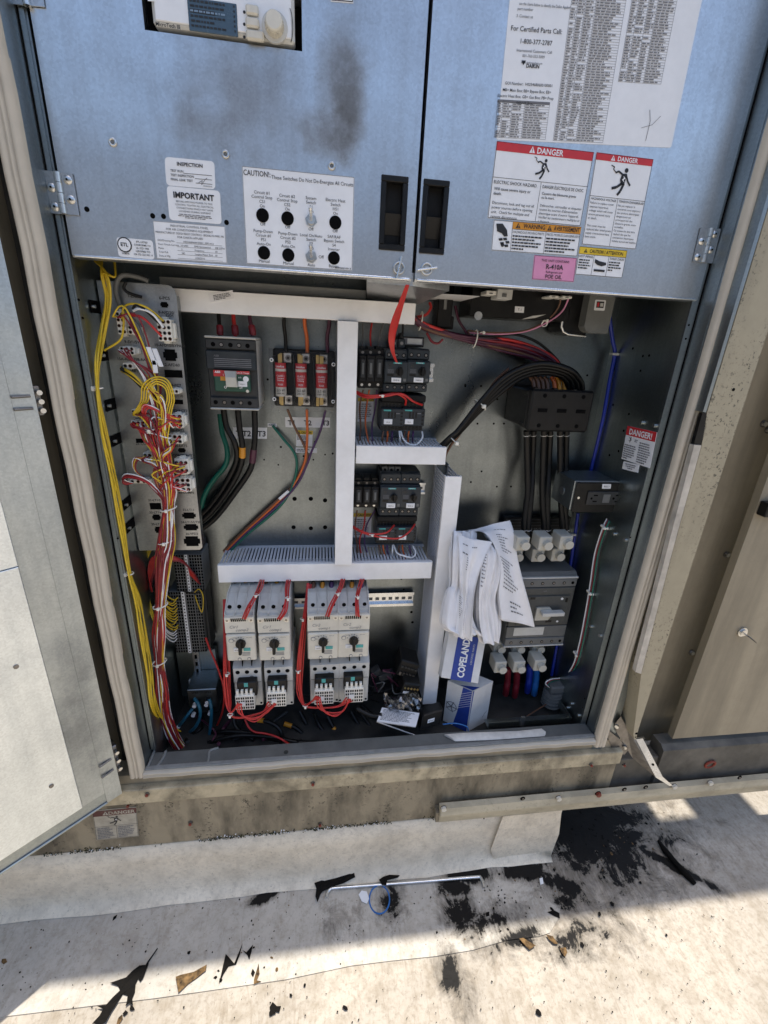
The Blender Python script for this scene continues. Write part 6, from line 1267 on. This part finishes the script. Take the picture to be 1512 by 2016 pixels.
cw([(1199,600,.225), (1200,625,.225), (1206,670,.23), (1210,697,.235), (1200,750,.24), (1188,820,.24), (1172,890,.24), (1155,960,.24)]); cw([(1138,1010,.235), (1131,1060,.235), (1119,1140,.235), (1105,1220,.235), (1086,1330,.22)])
for x, y in ((1210,697), (1126,1052)): c = P(x, y, .232); mb = MB(); mb.box(c.x-.008, c.x+.010, c.y-.006, c.y+.010, c.z-.0025, c.z+.0025, 'lightgrey', .001); mb.build('clip', t)
rw_w = thing('outlet_wires', tuple(P(1080,1350,.15)), 'white, red and green wires running down the right wall from the outlet', 'wires')
for i, m in enumerate(('white','wine','green')):
    d = i*3.4; q_ = [P(1203+d,1008,.140)] + [PX(x+d, y, XR-.0055) for x, y in ((1188,1036), (1171,1090), (1162,1150), (1152,1210), (1140,1270), (1127,1312))] + [P(*p) for p in ((1108+d*.6,1333+d*.3,.170), (1085+d*.3,1337+d*.6,.160), (1074+d*.5,1345+d,.155), (1083,1356,.155))]
    mb = MB(); mb.tube(spline(q_, 7), .0019, m, 6); mb.build('wire', rw_w)
for x, y in ((1188,1038), (1160,1167), (1133,1288)): c = PX(x, y, XR-.008); mb = MB(); mb.box(c.x-.001, c.x+.008, c.y-.010, c.y+.012, c.z-.003, c.z+.003, 'nylon', .001); mb.dome(c+Vector((-.001,-.006,0)), (-1,-.3,0), .004, .004, 'pink' if y == 1286 else 'nylon', 8, 3); mb.build('clip', rw_w)
f = Fr(1079,1350,1104,1390,.15); t = thing('conduit_fitting', f.base, 'grey conduit fitting in the lower right corner of the cabinet', 'conduit fitting')
mb = MB(); f.box(mb,.15,.0,.95,.32,.14,.18,'midgrey',.004); mb.build('clamp', t); mb = MB(); mb.cyl(f.pt(.5,.98,.16), (0,0,f.h*.64), f.w*.46, 'midgrey', 12, f.w*.50)
for k in range(4): mb.cyl(f.pt(.5,.95-.15*k,.16), (0,0,.003), f.w*.53, 'midgrey', 12)
mb.build('bushing', t)
wire('floor_wire', [(1078,1385,.15), (1050,1402,.13), (1035,1412,.12), (1020,1425,.11)], .0018, 'brown', label='thin brown wire leaving the conduit fitting along the floor', cat='wire')
t = thing('floor_bracket', tuple(P(1050,1428,.07)), 'dark steel angle frame on the floor in the lower right corner', 'bracket')
mb = MB(); a, b = P(962,1430,.07), P(1124,1424,.07); mb.box(a.x, b.x, .07,.075, a.z-.008, a.z+.010, 'galv_dark'); mb.box(a.x, b.x, .075,.10, a.z-.010, a.z-.006, 'galv_dark'); mb.build('angle', t)
mb = MB(); mb.box(b.x-.004, b.x, .076,.22, a.z-.008, a.z+.01, 'galv_dark'); mb.build('arm', t); mb = MB(); c = P(1028,1420,.068); mb.box(c.x-.005, c.x+.005, .064,.0698, c.z-.014, c.z+.016, 'galv'); mb.build('tab', t)
# cables lying in the bottom of the cabinet
FC = ('black cable snaking across the cabinet floor from the blue tubes', 'black cable along the floor just behind the sill', 'floor cable with amber tape under the leftmost large contactors', 'floor cable with amber tape end left of the red bundle', 'black cable dropping to the floor below the third contactor', 'floor cable with an amber band below the fourth contactor', 'black cable curving to the sill right of the fourth contactor', 'black cable running from the starters to the white paper', 'black cable passing behind the white folded paper', 'black cable hanging straight down under the red bundle', 'black cable dropping left of the loose red floor wire', 'black cable arching over the floor in the lower right corner')
k = 0
for pts, tape in (([(395,1452,.16), (440,1440,.14), (500,1445,.12), (560,1460,.11), (640,1462,.12)], None), ([(410,1462,.12), (470,1448,.11), (540,1452,.11), (600,1462,.10), (700,1455,.11)], None), ([(508,1418,.14), (525,1420,.13), (545,1430,.12), (554,1446,.11), (552,1468,.10)], (.0,.16)), ([(560,1425,.15), (580,1432,.14), (595,1445,.13), (602,1462,.12)], (.0,.2)), ([(618,1402,.16), (626,1424,.15), (640,1444,.13), (650,1466,.11)], None), ([(645,1410,.16), (656,1432,.14), (664,1446,.13), (672,1466,.11)], (.35,.65)), ([(690,1400,.17), (705,1425,.15), (720,1445,.13), (742,1466,.11)], None), ([(700,1392,.17), (722,1420,.15), (735,1440,.13), (744,1455,.12), (780,1462,.11)], None), ([(710,1388,.17), (735,1408,.16), (760,1420,.15), (800,1450,.13)], None), ([(590,1400,.18), (602,1424,.16), (606,1444,.15), (598,1466,.12)], None), ([(460,1400,.17), (462,1424,.15), (475,1442,.13), (500,1456,.11)], None), ([(990,1455,.10), (1030,1420,.15), (1080,1400,.17), (1110,1415,.14)], None)):
    k += 1; t = thing('floor_cable', P(*pts[-1]), FC[k-1], 'cable', 'black cables in the cabinet bottom' if not tape else 'taped black cables in the cabinet bottom')
    wire('conductor', pts, .0055, 'black', t, 7, 8)
    if tape: mb = MB(); q = spline([P(*p) for p in pts], 7); n = len(q); mb.tube(q[int(tape[0]*(n-1)):int(tape[1]*(n-1))+2], .0062, 'amber', 8); mb.build('tape', t)

t = thing('cable_tangle', tuple(P(560,1455,.15)), 'tangle of thin black cables covering the cabinet floor', 'cables')
for i in range(26):
    x0 = rn.uniform(380, 800); x1 = x0+rn.uniform(-130, 160); x1 = min(max(x1, 370), 830)
    wire('cable', [(x0,rn.uniform(1398,1425),rn.uniform(.19,.24)), (x0*.7+x1*.3+rn.uniform(-20,20),rn.uniform(1425,1440),rn.uniform(.15,.19)), (x0*.3+x1*.7+rn.uniform(-20,20),rn.uniform(1440,1455),rn.uniform(.12,.15)), (x1,rn.uniform(1455,1468),rn.uniform(.09,.12))], rn.uniform(.0022,.0048), rn.choice(('black','black','black_matt','charcoal','plum')), t)
t = thing('spare_parts_heap', tuple(P(765,1395,.16)), 'heap of black spare parts and offcuts beside the upright duct', 'spare parts')
for i in range(13):
    o = P(rn.uniform(735,800), rn.uniform(1335,1392), rn.uniform(.15,.21)); a_ = Vector((rn.uniform(.015,.035), rn.uniform(-.01,.01), rn.uniform(-.014,.014))); b_ = Vector((rn.uniform(-.008,.008), rn.uniform(.01,.03), rn.uniform(-.01,.01))); mb = MB(); mb.obox(o, a_, b_, a_.cross(b_).normalized()*rn.uniform(.008,.02), rn.choice(('black','black_matt','charcoal')), .0015); mb.build('part', t)
for i in range(8): x0, y0 = rn.uniform(730,790), rn.uniform(1310,1385); wire('offcut', [(x0,y0,.17), (x0+rn.uniform(-18,18),y0+rn.uniform(-14,20),.15), (x0+rn.uniform(-26,26),y0+rn.uniform(0,34),.16)], .0018, rn.choice(('black','midgrey','plum')), t)
# red strap hanging from the door
def sheet(L_, R_, nu, nv, amp, seed, mat, mb, frq=2.0, dY=0.0):
    """bent sheet between two edge curves given as (px, py, depth)"""
    rd = random.Random(seed); ph = [rd.uniform(0, 6.28) for _ in range(6)]
    A = spline([P(*p) for p in L_], nv); B = spline([P(*p) for p in R_], nv); n = min(len(A), len(B)); A = [A[int(i*(len(A)-1)/(n-1))] for i in range(n)]; B = [B[int(i*(len(B)-1)/(n-1))] for i in range(n)]
    g = []
    for i in range(n):
        row = []
        for j in range(nu+1):
            s_ = j/nu; p = A[i]*(1-s_)+B[i]*s_; t_ = i/(n-1)
            wv = amp*(math.sin(s_*frq*6.28+ph[0]+t_*1.4)*.6 + math.sin(s_*frq*2.7*3.14+ph[1]-t_*2.0)*.3 + math.sin(t_*7+ph[2]+s_*3)*.35)
            row.append(p + Vector((0, wv+dY, 0)))
        g.append(row)
    mb.grid(g, mat); return g
mb = MB(); a = [(799,560,.048), (787,590,.07), (771,630,.10), (764.6,663,.125), (769,690,.14), (779,713,.158)]; b = [(806,561,.048), (797,592,.07), (787,630,.10), (779,660,.125), (777,690,.14), (783,714,.158)]
sheet(a, b, 6, 6, .0012, 2, 'red', mb, 1.0); sheet(a, b, 6, 6, .0012, 2, 'red', mb, 1.0, .0012)
strap = mb.build('red_strap', label='red plastic strap hanging from between the doors down to a starter', cat='strap')

# ------------------------------------------------------------------ papers
def papers(label, L_, R_, n, amp, seed, frq, ink, spread=2.0, ntx=1):
    t = thing('folded_papers', P(*R_[-1]), label, 'papers'); rd = random.Random(seed)
    for i in range(n):
        mb = MB(); d = i*.0035; k = rd.uniform(-1,1)*spread
        La = [(x-(i*.9)+k*j*.3, y+(k*1.2 if j == len(L_)-1 else 0), Y+d) for j, (x, y, Y) in enumerate(L_)]; Ra = [(x+(i*.5)+k*j*.3, y+(k*1.5 if j == len(R_)-1 else 0), Y+d) for j, (x, y, Y) in enumerate(R_)]
        g = sheet(La, Ra, 16, 6, amp*(1 if i == 0 else .8), seed+(i//2), 'paper', mb, frq)
        if i == 0:
            nr, nc = len(g), len(g[0])
            def sp_(u, v):
                a_, b_ = min(nr-2, int(v*(nr-1))), min(nc-2, int(u*(nc-1))); fv, fu = v*(nr-1)-a_, u*(nc-1)-b_
                return (g[a_][b_]*(1-fu)+g[a_][b_+1]*fu)*(1-fv) + (g[a_+1][b_]*(1-fu)+g[a_+1][b_+1]*fu)*fv + Vector((0,-.0011,0))
            for (u0, v0, u1, v1, rows) in ink:
                for r_ in range(rows):
                    v = v0+(v1-v0)*(r_+.3)/rows; h = (v1-v0)/rows*.34; u = u0; e = u0+(u1-u0)*rd.uniform(.5,1)
                    while u < e: l = min(e-u, rd.uniform(.03,.09)); mb.quad(sp_(u,v), sp_(u+l,v), sp_(u+l,v+h), sp_(u,v+h), 'inkgrey'); u += l+.02
        mb.build('sheet', t)
papers('large curled printed sheet at the right of the paper bundle', [(918,1046,.165), (950,1046,.150), (972,1075,.135), (984,1115,.125), (980,1165,.115), (986,1217,.100)], [(1003,1026,.165), (1011,1052,.150), (1018,1105,.135), (1031,1160,.120), (1043,1205,.110), (1049,1232,.104)], 6, .007, 5, .8, [(.45,.14,.85,.17,1), (.40,.22,.8,.40,7), (.12,.46,.75,.74,9), (.35,.80,.8,.93,3)], 1.5)
papers('folded printed sheets drooping in the middle of the paper bundle', [(944,1064,.125), (950,1090,.105), (946,1130,.092), (942,1180,.082), (944,1225,.075), (952,1264,.068)], [(968,1072,.135), (976,1090,.120), (971,1130,.108), (960,1180,.098), (963,1225,.090), (971,1267,.080)], 9, .008, 9, 1.3, [(.05,.12,.30,.50,12)], 2.0)
papers('narrow folded sheets right of the middle of the paper bundle', [(958,1052,.150), (974,1080,.125), (972,1130,.112), (960,1180,.106), (964,1225,.098), (970,1262,.092)], [(976,1062,.155), (986,1095,.135), (985,1135,.122), (976,1180,.114), (984,1225,.104), (979,1262,.096)], 8, .006, 23, 1.1, [], 2.0)
papers('crumpled printed sheets folded over at the left of the paper bundle', [(893,1046,.140), (892,1090,.112), (892,1150,.098), (886,1165,.090), (878,1200,.080), (876,1232,.072), (898,1246,.068)], [(934,1048,.135), (930,1090,.108), (922,1150,.094), (920,1175,.086), (924,1205,.074), (932,1232,.066), (948,1250,.062)], 10, .011, 14, 2.2, [(.6,.50,.72,.92,20)], 3.0)
papers('folded printed top sheets with a slanted fold at the left front', [(903,1056,.118), (905,1090,.100), (906,1130,.088), (910,1175,.076), (904,1215,.066), (899,1252,.060)], [(967,1067,.112), (952,1102,.092), (938,1140,.080), (930,1178,.068), (926,1215,.058), (925,1257,.054)], 7, .008, 31, 1.5, [(.15,.07,.40,.10,1), (.42,.07,.75,.10,1), (.15,.16,.42,.20,1), (.30,.20,.36,.34,6), (.45,.55,.60,.92,18)], 2.0)

# ------------------------------------------------------------------ boxes and loose parts in the bottom
t = thing('parts_carton', tuple(P(902,1345,.10)), 'flat blue and white COPELAND parts carton leaning under the papers', 'carton')
a, b, c = P(884,1245,.125), P(957,1258,.120), P(868,1334,.085); ex, ez = b-a, c-a; ny = ex.cross(ez).normalized(); ny = ny if ny.y > 0 else -ny
mb = MB(); mb.obox(a, ex, ez, ny*.028, 'card', .0012); mb.build('box', t)
S = Sticker(None, None, None, pts=(a+ex*.25-ny*.0004, a+ex*.80-ny*.0004, c+ex*.25-ny*.0004), n=tuple(-ny), stock='boxblue', th=.0003)
o = S.p(.60,.93,2); S.mb.text('COPELAND', o, -S.ez, -S.ex, S.W*.34, 'label', 'l', .035, 0, S.H*.86); S.mb.text('CERTIFIED PARTS', S.p(.88,.62,2), -S.ez, -S.ex, S.W*.09, 'lightgrey', 'l', 0, 0, S.H*.5); S.build('print', t)
t = thing('parts_box', tuple(PZ(930,1440,.36)), 'white parts box with blue stripes and a round emblem on the cabinet floor', 'carton')
cn = P(931,1361,.095); ax, ay = Vector((.066,.032,0)), Vector((-.055,.044,0)); hz = Vector((0,0,.3665-cn.z)); mb = MB(); mb.obox(cn, ax, ay, hz, 'card', .0012); mb.build('box', t)
n1 = ay.cross(Vector((0,0,1))).normalized(); n1 = n1 if n1.y < 0 else -n1
S = Sticker(None, None, None, pts=(cn+n1*.0004+ay, cn+n1*.0004, cn+n1*.0004+ay+hz), n=tuple(n1), stock='card', th=.0002)
S.poly([(.62,0), (.98,0), (.98,1), (.40,1), (.52,.6)], 'boxblue', 1)
for i in range(7): S.stroke([(.50,.20+.055*i), (.98,.02+.055*i)], .0009, 'label', 2)
S.disc(.26,.56,.0155,'inkgrey',1,24); S.disc(.26,.56,.0135,'card',2,24)
for k in range(5): S.stroke([(.26,.56), (.26+.26*math.cos(k*1.2566),.56+.13*math.sin(k*1.2566))], .003, 'inkgrey', 3)
S.build('print', t)
n2 = Vector((0,0,1)); S = Sticker(None, None, None, pts=(cn+ay*.98+Vector((0,0,.0004)), cn+ay*.98+ax+Vector((0,0,.0004)), cn+Vector((0,0,.0004))), n=(0,0,1), stock='card', th=.0002); S.poly([(.02,.45),(.35,.98),(.02,.98)],'boxblue',1); S.micro(.55,.3,.95,.6,3,'ink'); S.build('print', t)
n3 = ax.cross(Vector((0,0,1))).normalized(); n3 = n3 if n3.y < 0 else -n3
S = Sticker(None, None, None, pts=(cn+n3*.0004, cn+ax+n3*.0004, cn+hz+n3*.0004), n=tuple(n3), stock='card', th=.0002); S.poly([(.0,.0),(.06,0),(.0,1)],'boxblue',1); S.stroke([(.70,.82),(.80,.74),(.92,.70)],.0018,'inkgrey'); S.build('print', t)
f = Fr(782,1272,832,1322,.155); t = thing('loose_contactor', f.base, 'black spare contactor lying against the right duct', 'contactor')
e1, e2, e3 = Vector((.050,.0,-.020)), Vector((.0,.05,.01)), Vector((.012,0,.050)); o = P(780,1330,.150); mb = MB(); mb.obox(o, e1, e2, e3, 'black', .003); mb.build('body', t)
for i in range(5):
    mb = MB(); mb.obox(o+e3*.15+e1*(.08+.18*i)-Vector((0,.004,0)), e1*.10, Vector((0,.004,0)), e3*.18, 'darksteel'); mb.build('terminal', t)
    mb = MB(); mb.obox(o+e3*.60+e1*(.08+.18*i)-Vector((0,.003,0)), e1*.12, Vector((0,.003,0)), e3*.10, 'charcoal'); mb.build('slot_cover', t)
o = P(788,1366,.118); t = thing('loose_contactor', tuple(o), 'black spare contactor with brass screws lying lowest by the right duct', 'contactor'); e1, e3 = Vector((.046,.006,-.016)), Vector((.010,.0,.034)); mb = MB(); mb.obox(o, e1, Vector((0,.05,.01)), e3, 'black', .003); mb.build('body', t)
for i in range(5): mb = MB(); mb.cyl(o+e3*.6+e1*(.12+.19*i)+Vector((0,.0002,0)), (0,-.002,0), .003, 'brass', 8); mb.build('screw', t)
mb = MB(); mb.obox(o+e3*.12+e1*.1-Vector((0,.002,0)), e1*.35, Vector((0,.0018,0)), e3*.18, 'label'); mb.build('tag', t)
o = P(826,1440,.062); t = thing('loose_module', tuple(o), 'black module with a small white label near the sill', 'module'); e1, e3 = Vector((.056,.010,.006)), Vector((.010,.016,.036)); mb = MB(); mb.obox(o, e1, Vector((0,.04,-.01)), e3, 'black', .003); mb.build('body', t)
nn = e1.cross(e3).normalized(); nn = nn if nn.y < 0 else -nn; S = Sticker(None, None, None, pts=(o+e1*.30+e3*.62+nn*.0004, o+e1*.62+e3*.62+nn*.0004, o+e1*.30+e3*.40+nn*.0004), n=tuple(nn)); S.text('MODULE', .5,.72,.45,al='c',maxw=.8); S.build('tag', t)
wire('blue_wires', [(872,1426,.06), (895,1424,.055), (918,1430,.05), (922,1440,.048)], .0016, 'cableblue', label='short bright blue wires beside the black module', cat='wire')
# crumpled clear bag
rd = random.Random(5); mb = MB(); g = []
for i in range(11):
    row = []
    for j in range(15): s_, v = j/14, i/10; e = math.sin(s_*3.14)*math.sin(v*3.14); p = P(756+72*s_, 1368+34*v+4*math.sin(s_*7), .112-.03*e); row.append(p + Vector((rd.uniform(-.003,.003), rd.uniform(-.010,.010), rd.uniform(-.004,.004))))
    g.append(row)
mb.grid(g, 'bag', False); o = P(790,1396,.125); mb.box(o.x-.025, o.x+.028, .118,.15, o.z, o.z+.022, 'charcoal', .002); mb.build('plastic_bag', label='crumpled clear plastic bag with dark parts inside', cat='bag')
t = thing('paper_pad', tuple(P(785,1440,.07)), 'white folded paper lying slanted under the plastic bag', 'paper')
a, b, c = P(752,1393,.105), P(826,1404,.095), P(742,1420,.065); mb = MB(); mb.obox(a, b-a, c-a, Vector((0,.004,-.007)), 'paper', .001); mb.obox(c, (P(822,1449,.05)-c)*.98, (a-c)*.02, Vector((0,.004,-.007)), 'paper'); 
S = Sticker(None, None, None, pts=(a, b, c), n=tuple(((b-a).cross(c-a)).normalized()*(-1 if ((b-a).cross(c-a)).y > 0 else 1)), stock='paper'); S.micro(.06,.1,.94,.9,9,'inkgrey'); mb.build('pad', t); S.build('print', t)
wire('loose_cable', [(703,1395,.10), (722,1405,.09), (738,1410,.085), (752,1408,.085)], .0065, 'black', label='black cable end with amber sleeve by the white paper', cat='cable', n=8)
# broken white strip on the sill
a = [PZ(x, y, .4295) for x, y in ((874,1446), (905,1443), (960,1441), (1020,1439), (1066,1434), (1074,1440))]; b = [PZ(x, y, .4255) for x, y in ((896,1459), (930,1458), (975,1456), (1030,1452), (1072,1449), (1074,1446))]
mb = MB(); mb.grid([a, [(p+q)/2+Vector((0,0,.004)) for p, q in zip(a, b)], b], 'trim'); mb.grid([[p-Vector((0,0,.003)) for p in a], [p-Vector((0,0,.001)) for p in b]], 'trim'); mb.build('broken_strip', label='broken length of grubby white trim lying on the sill', cat='trim piece')

# ------------------------------------------------------------------ things on the roof
def flat(name, px, z, th, mat, label, cat, group=None, curl=0.0, org=None):
    mb = MB(); pts = [PZ(x, y, z) for x, y in px]; c = sum(pts, Vector())/len(pts); pts = [p+Vector((0,0,curl*((p-c).length/.05)**1.5)) for p in pts]; mb.prism(pts, (0,0,th), mat); return mb.build(name, label=label, cat=cat, group=group)
def zs(pts, s_, ox, oy): return [(x/s_+ox, y/s_+oy) for x, y in pts]
leafp = zs([(1175,642), (1100,738), (1085,762), (1040,765), (990,800), (940,850), (820,896), (880,915), (895,945), (840,1000), (790,1060), (725,1070), (770,1090), (745,1140), (690,1205), (760,1210), (790,1190), (830,1110), (900,1000), (915,975), (950,985), (945,1030), (935,1065), (965,1040), (992,1062), (985,1010), (1005,960), (1010,900), (1030,860), (1045,885), (1066,860), (1085,810), (1105,760), (1110,742), (1178,650)], 3.78, 0, 1700)
flat('oak_leaf', leafp, .006, .0008, 'leaf_black', 'large black dried oak leaf at the lower left', 'leaf', curl=.004)
flat('leaf', zs([(935,1310), (960,1298), (1030,1280), (1100,1245), (1095,1275), (1050,1310), (1000,1345), (950,1395)], 2.7, 0, 1440), .006, .0012, 'leaf_brown', 'curled brown leaf scrap right of the black oak leaf', 'leaf', 'leaf scraps', .006)
flat('leaf', zs([(65,1030), (90,1025), (120,1045), (160,1070), (125,1095), (95,1065)], 2.953, 1000, 1500), .006, .001, 'leaf_brown', 'small brown leaf at the end of the lapped sheet, left of three', 'leaf', 'leaf scraps', .006)
flat('leaf', zs([(222,1005), (260,1015), (290,1060), (265,1060), (235,1030)], 2.953, 1000, 1500), .006, .001, 'leaf_brown', 'small brown leaf at the end of the lapped sheet, middle of three', 'leaf', 'leaf scraps', .006)
flat('leaf', zs([(300,1085), (335,1080), (345,1110), (330,1135), (312,1110)], 2.953, 1000, 1500), .005, .001, 'leaf_brown', 'small yellowish leaf below the corner of the lapped sheet, right of three', 'leaf', 'leaf scraps', .006)
flat('leaf', zs([(290,735), (350,710), (370,690), (480,690), (485,715), (430,735), (380,745), (330,770), (318,790), (305,830), (295,800), (300,760)], 2.4387, 500, 1440), .008, .0012, 'leaf_black', 'black wet leaf curled over the left end of the rod', 'leaf', 'leaf scraps', .008)
flat('leaf', zs([(600,715), (620,700), (650,690), (700,695), (690,705), (640,715), (635,740), (615,740)], 2.4387, 500, 1440), .012, .001, 'leaf_black', 'small black leaf lying over the middle of the rod', 'leaf', 'leaf scraps', .006)
flat('leaf', zs([(1165,1345), (1185,1250), (1200,1185), (1215,1200), (1245,1235), (1290,1130), (1275,1190), (1255,1240), (1215,1250), (1190,1290)], 2.7, 0, 1440), .005, .0008, 'leaf_black', 'torn black leaf fragments in the shadow edge', 'leaf', 'leaf scraps', .004)
flat('leaf', zs([(1290,1165), (1310,1175), (1345,1135), (1335,1180), (1325,1215), (1315,1190)], 2.7, 0, 1440), .005, .0008, 'leaf_black', 'forked black leaf fragment right of the torn one', 'leaf', 'leaf scraps', .004)
flat('leaf', zs([(1350,1320), (1375,1235), (1380,1290), (1365,1325), (1390,1330), (1350,1345)], 2.7, 0, 1440), .005, .0008, 'leaf_brown', 'slim pointed leaf fragment on the sheet seam', 'leaf', 'leaf scraps', .004)
flat('leaf', zs([(75,1325), (90,1300), (110,1320), (130,1320), (122,1350), (100,1345), (80,1345)], 2.4387, 500, 1440), .004, .001, 'leaf_black', 'small ragged black leaf near the bottom edge', 'leaf', 'leaf scraps', .004)
flat('leaf', zs([(185,660), (225,635), (205,690), (180,700), (172,690)], 2.7, 0, 1440), .06, .0012, 'leaf_black', 'black scrap caught under the open door corner', 'leaf', 'leaf scraps', .004)
# specks of leaf and grit
mb = MB(); rd = random.Random(21)
def bit(x, y, s_, z=.0042):
    c = PZ(x, y, z); n = rd.randint(4,6); a0 = rd.uniform(0,6.28); e = rd.uniform(.35,1)
    pts = [c + Vector((math.cos(a0)*s_*math.cos(k*6.283/n)*rd.uniform(.6,1.2)-math.sin(a0)*s_*e*math.sin(k*6.283/n), math.sin(a0)*s_*math.cos(k*6.283/n)+math.cos(a0)*s_*e*math.sin(k*6.283/n)*rd.uniform(.6,1.2), rd.uniform(0,.001))) for k in range(n)]
    mb.prism(pts, (0,0,.0009), rd.choice(('leaf_black',)*7+('leaf_brown',)))
for x, y in ((535,1886), (500,1866), (545,1909), (520,1905), (498,1916), (506,1921), (430,1912), (424,1925), (435,1930), (540,1990), (536,1994), (600,1940), (573,1960), (226,1807), (8,1893), (290,1786), (372,1876), (246,1995), (260,1985), (236,2008), (680,1985), (860,1836), (1146,1860), (1086,1790), (1094,1800), (960,1800), (1000,1830), (1312,1841), (1060,1994), (1372,1682), (1205,1780), (1180,1800)): bit(x, y, rd.uniform(.003,.008))
for i in range(300): bit(rd.uniform(0,1512), rd.uniform(1745,2014), rd.uniform(.0007,.0022))
for i in range(40): bit(rd.gauss(1010,60), rd.gauss(1770,35), rd.uniform(.0012,.0035))
for i in range(90): bit(rd.gauss(1190,75), rd.gauss(1660,45), rd.uniform(.0012,.005))
mb.build('leaf_litter', label='specks of leaf and grit scattered over the roof membrane', cat='litter', kind='stuff')
mb = MB()
for i in range(1500):
    x = rd.uniform(-.64,.32); cl = math.sin(x*21)+math.sin(x*47+1)+math.sin(x*9+2)
    if cl+rd.uniform(-1.2,1.2) < -.2: continue
    p = Vector((x, -.0045-rd.uniform(0,.004), .184+abs(rd.gauss(0,.0055)))); s_ = rd.uniform(.0006,.0019)
    mb.dome(p, (rd.uniform(-.4,.4),-1,.5), s_, s_*.7, 'label' if rd.random() < .14 else 'leaf_black' if rd.random() < .35 else 'moss', 5, 2)
moss_mb = mb
moss_mb.build('moss', label='dark moss and flaking dirt along the foot of the unit base', cat='moss', kind='stuff')
# bent steel rod, tie and tag lying at the foot of the curb
mb = MB(); mb.tube(spline([PZ(x, y, .0075) for x, y in ((643,1767), (645,1757), (651,1750), (664,1748), (740,1742.5), (800,1738), (870,1732.5), (938,1727), (946,1728), (951,1738), (953,1748))], 5), .0042, 'zinc', 8); mb.build('bent_rod', label='long steel rod with bent ends lying along the foot of the curb', cat='rod')
mb = MB(); mb.tube([PZ(747+20*math.cos(k*.2618), 1771+28*math.sin(k*.2618), .006+.003*math.sin(k*.5)) for k in range(25)], .0019, 'cableblue', 6); mb.build('wire_loop', label='loop of blue wire on the membrane below the rod', cat='wire loop')
flat('paper_tag', [(706,1762), (712,1754), (722,1756), (727,1770), (722,1780), (712,1775)], .005, .0015, 'label', 'small white crumpled tag beside the blue wire loop', 'tag', None, .003)
flat('debris_chip', [(1062,1730), (1068,1728), (1070,1740), (1064,1742)], .005, .0012, 'label', 'small white chip on the tar stain', 'chip')
flat('debris_chip', [(1078,1796), (1090,1792), (1101,1798), (1102,1808), (1092,1804)], .005, .001, 'leaf_black', 'torn black scrap near the corner of the lapped sheet', 'chip')
# sticks of tar and a drip hanging from the rail
mb = MB(); mb.tube([PZ(x, y, .008) for x, y in ((1296,1655), (1310,1675), (1330,1698), (1352,1722), (1368,1740))], .006, 'leaf_black', 7, [.004,.009,.007,.010,.006]); mb.build('tar_stick', label='black tarred stick lying on the membrane at the right', cat='stick')
mb = MB(); mb.prism([P(945,1598,-.02), P(955,1597,-.02), P(956,1606,-.02), P(953,1614,-.02), P(948,1606,-.02)], (0,.004,0), 'leaf_black'); mb.build('drip', label='black tar drip hanging under the rail', cat='drip')
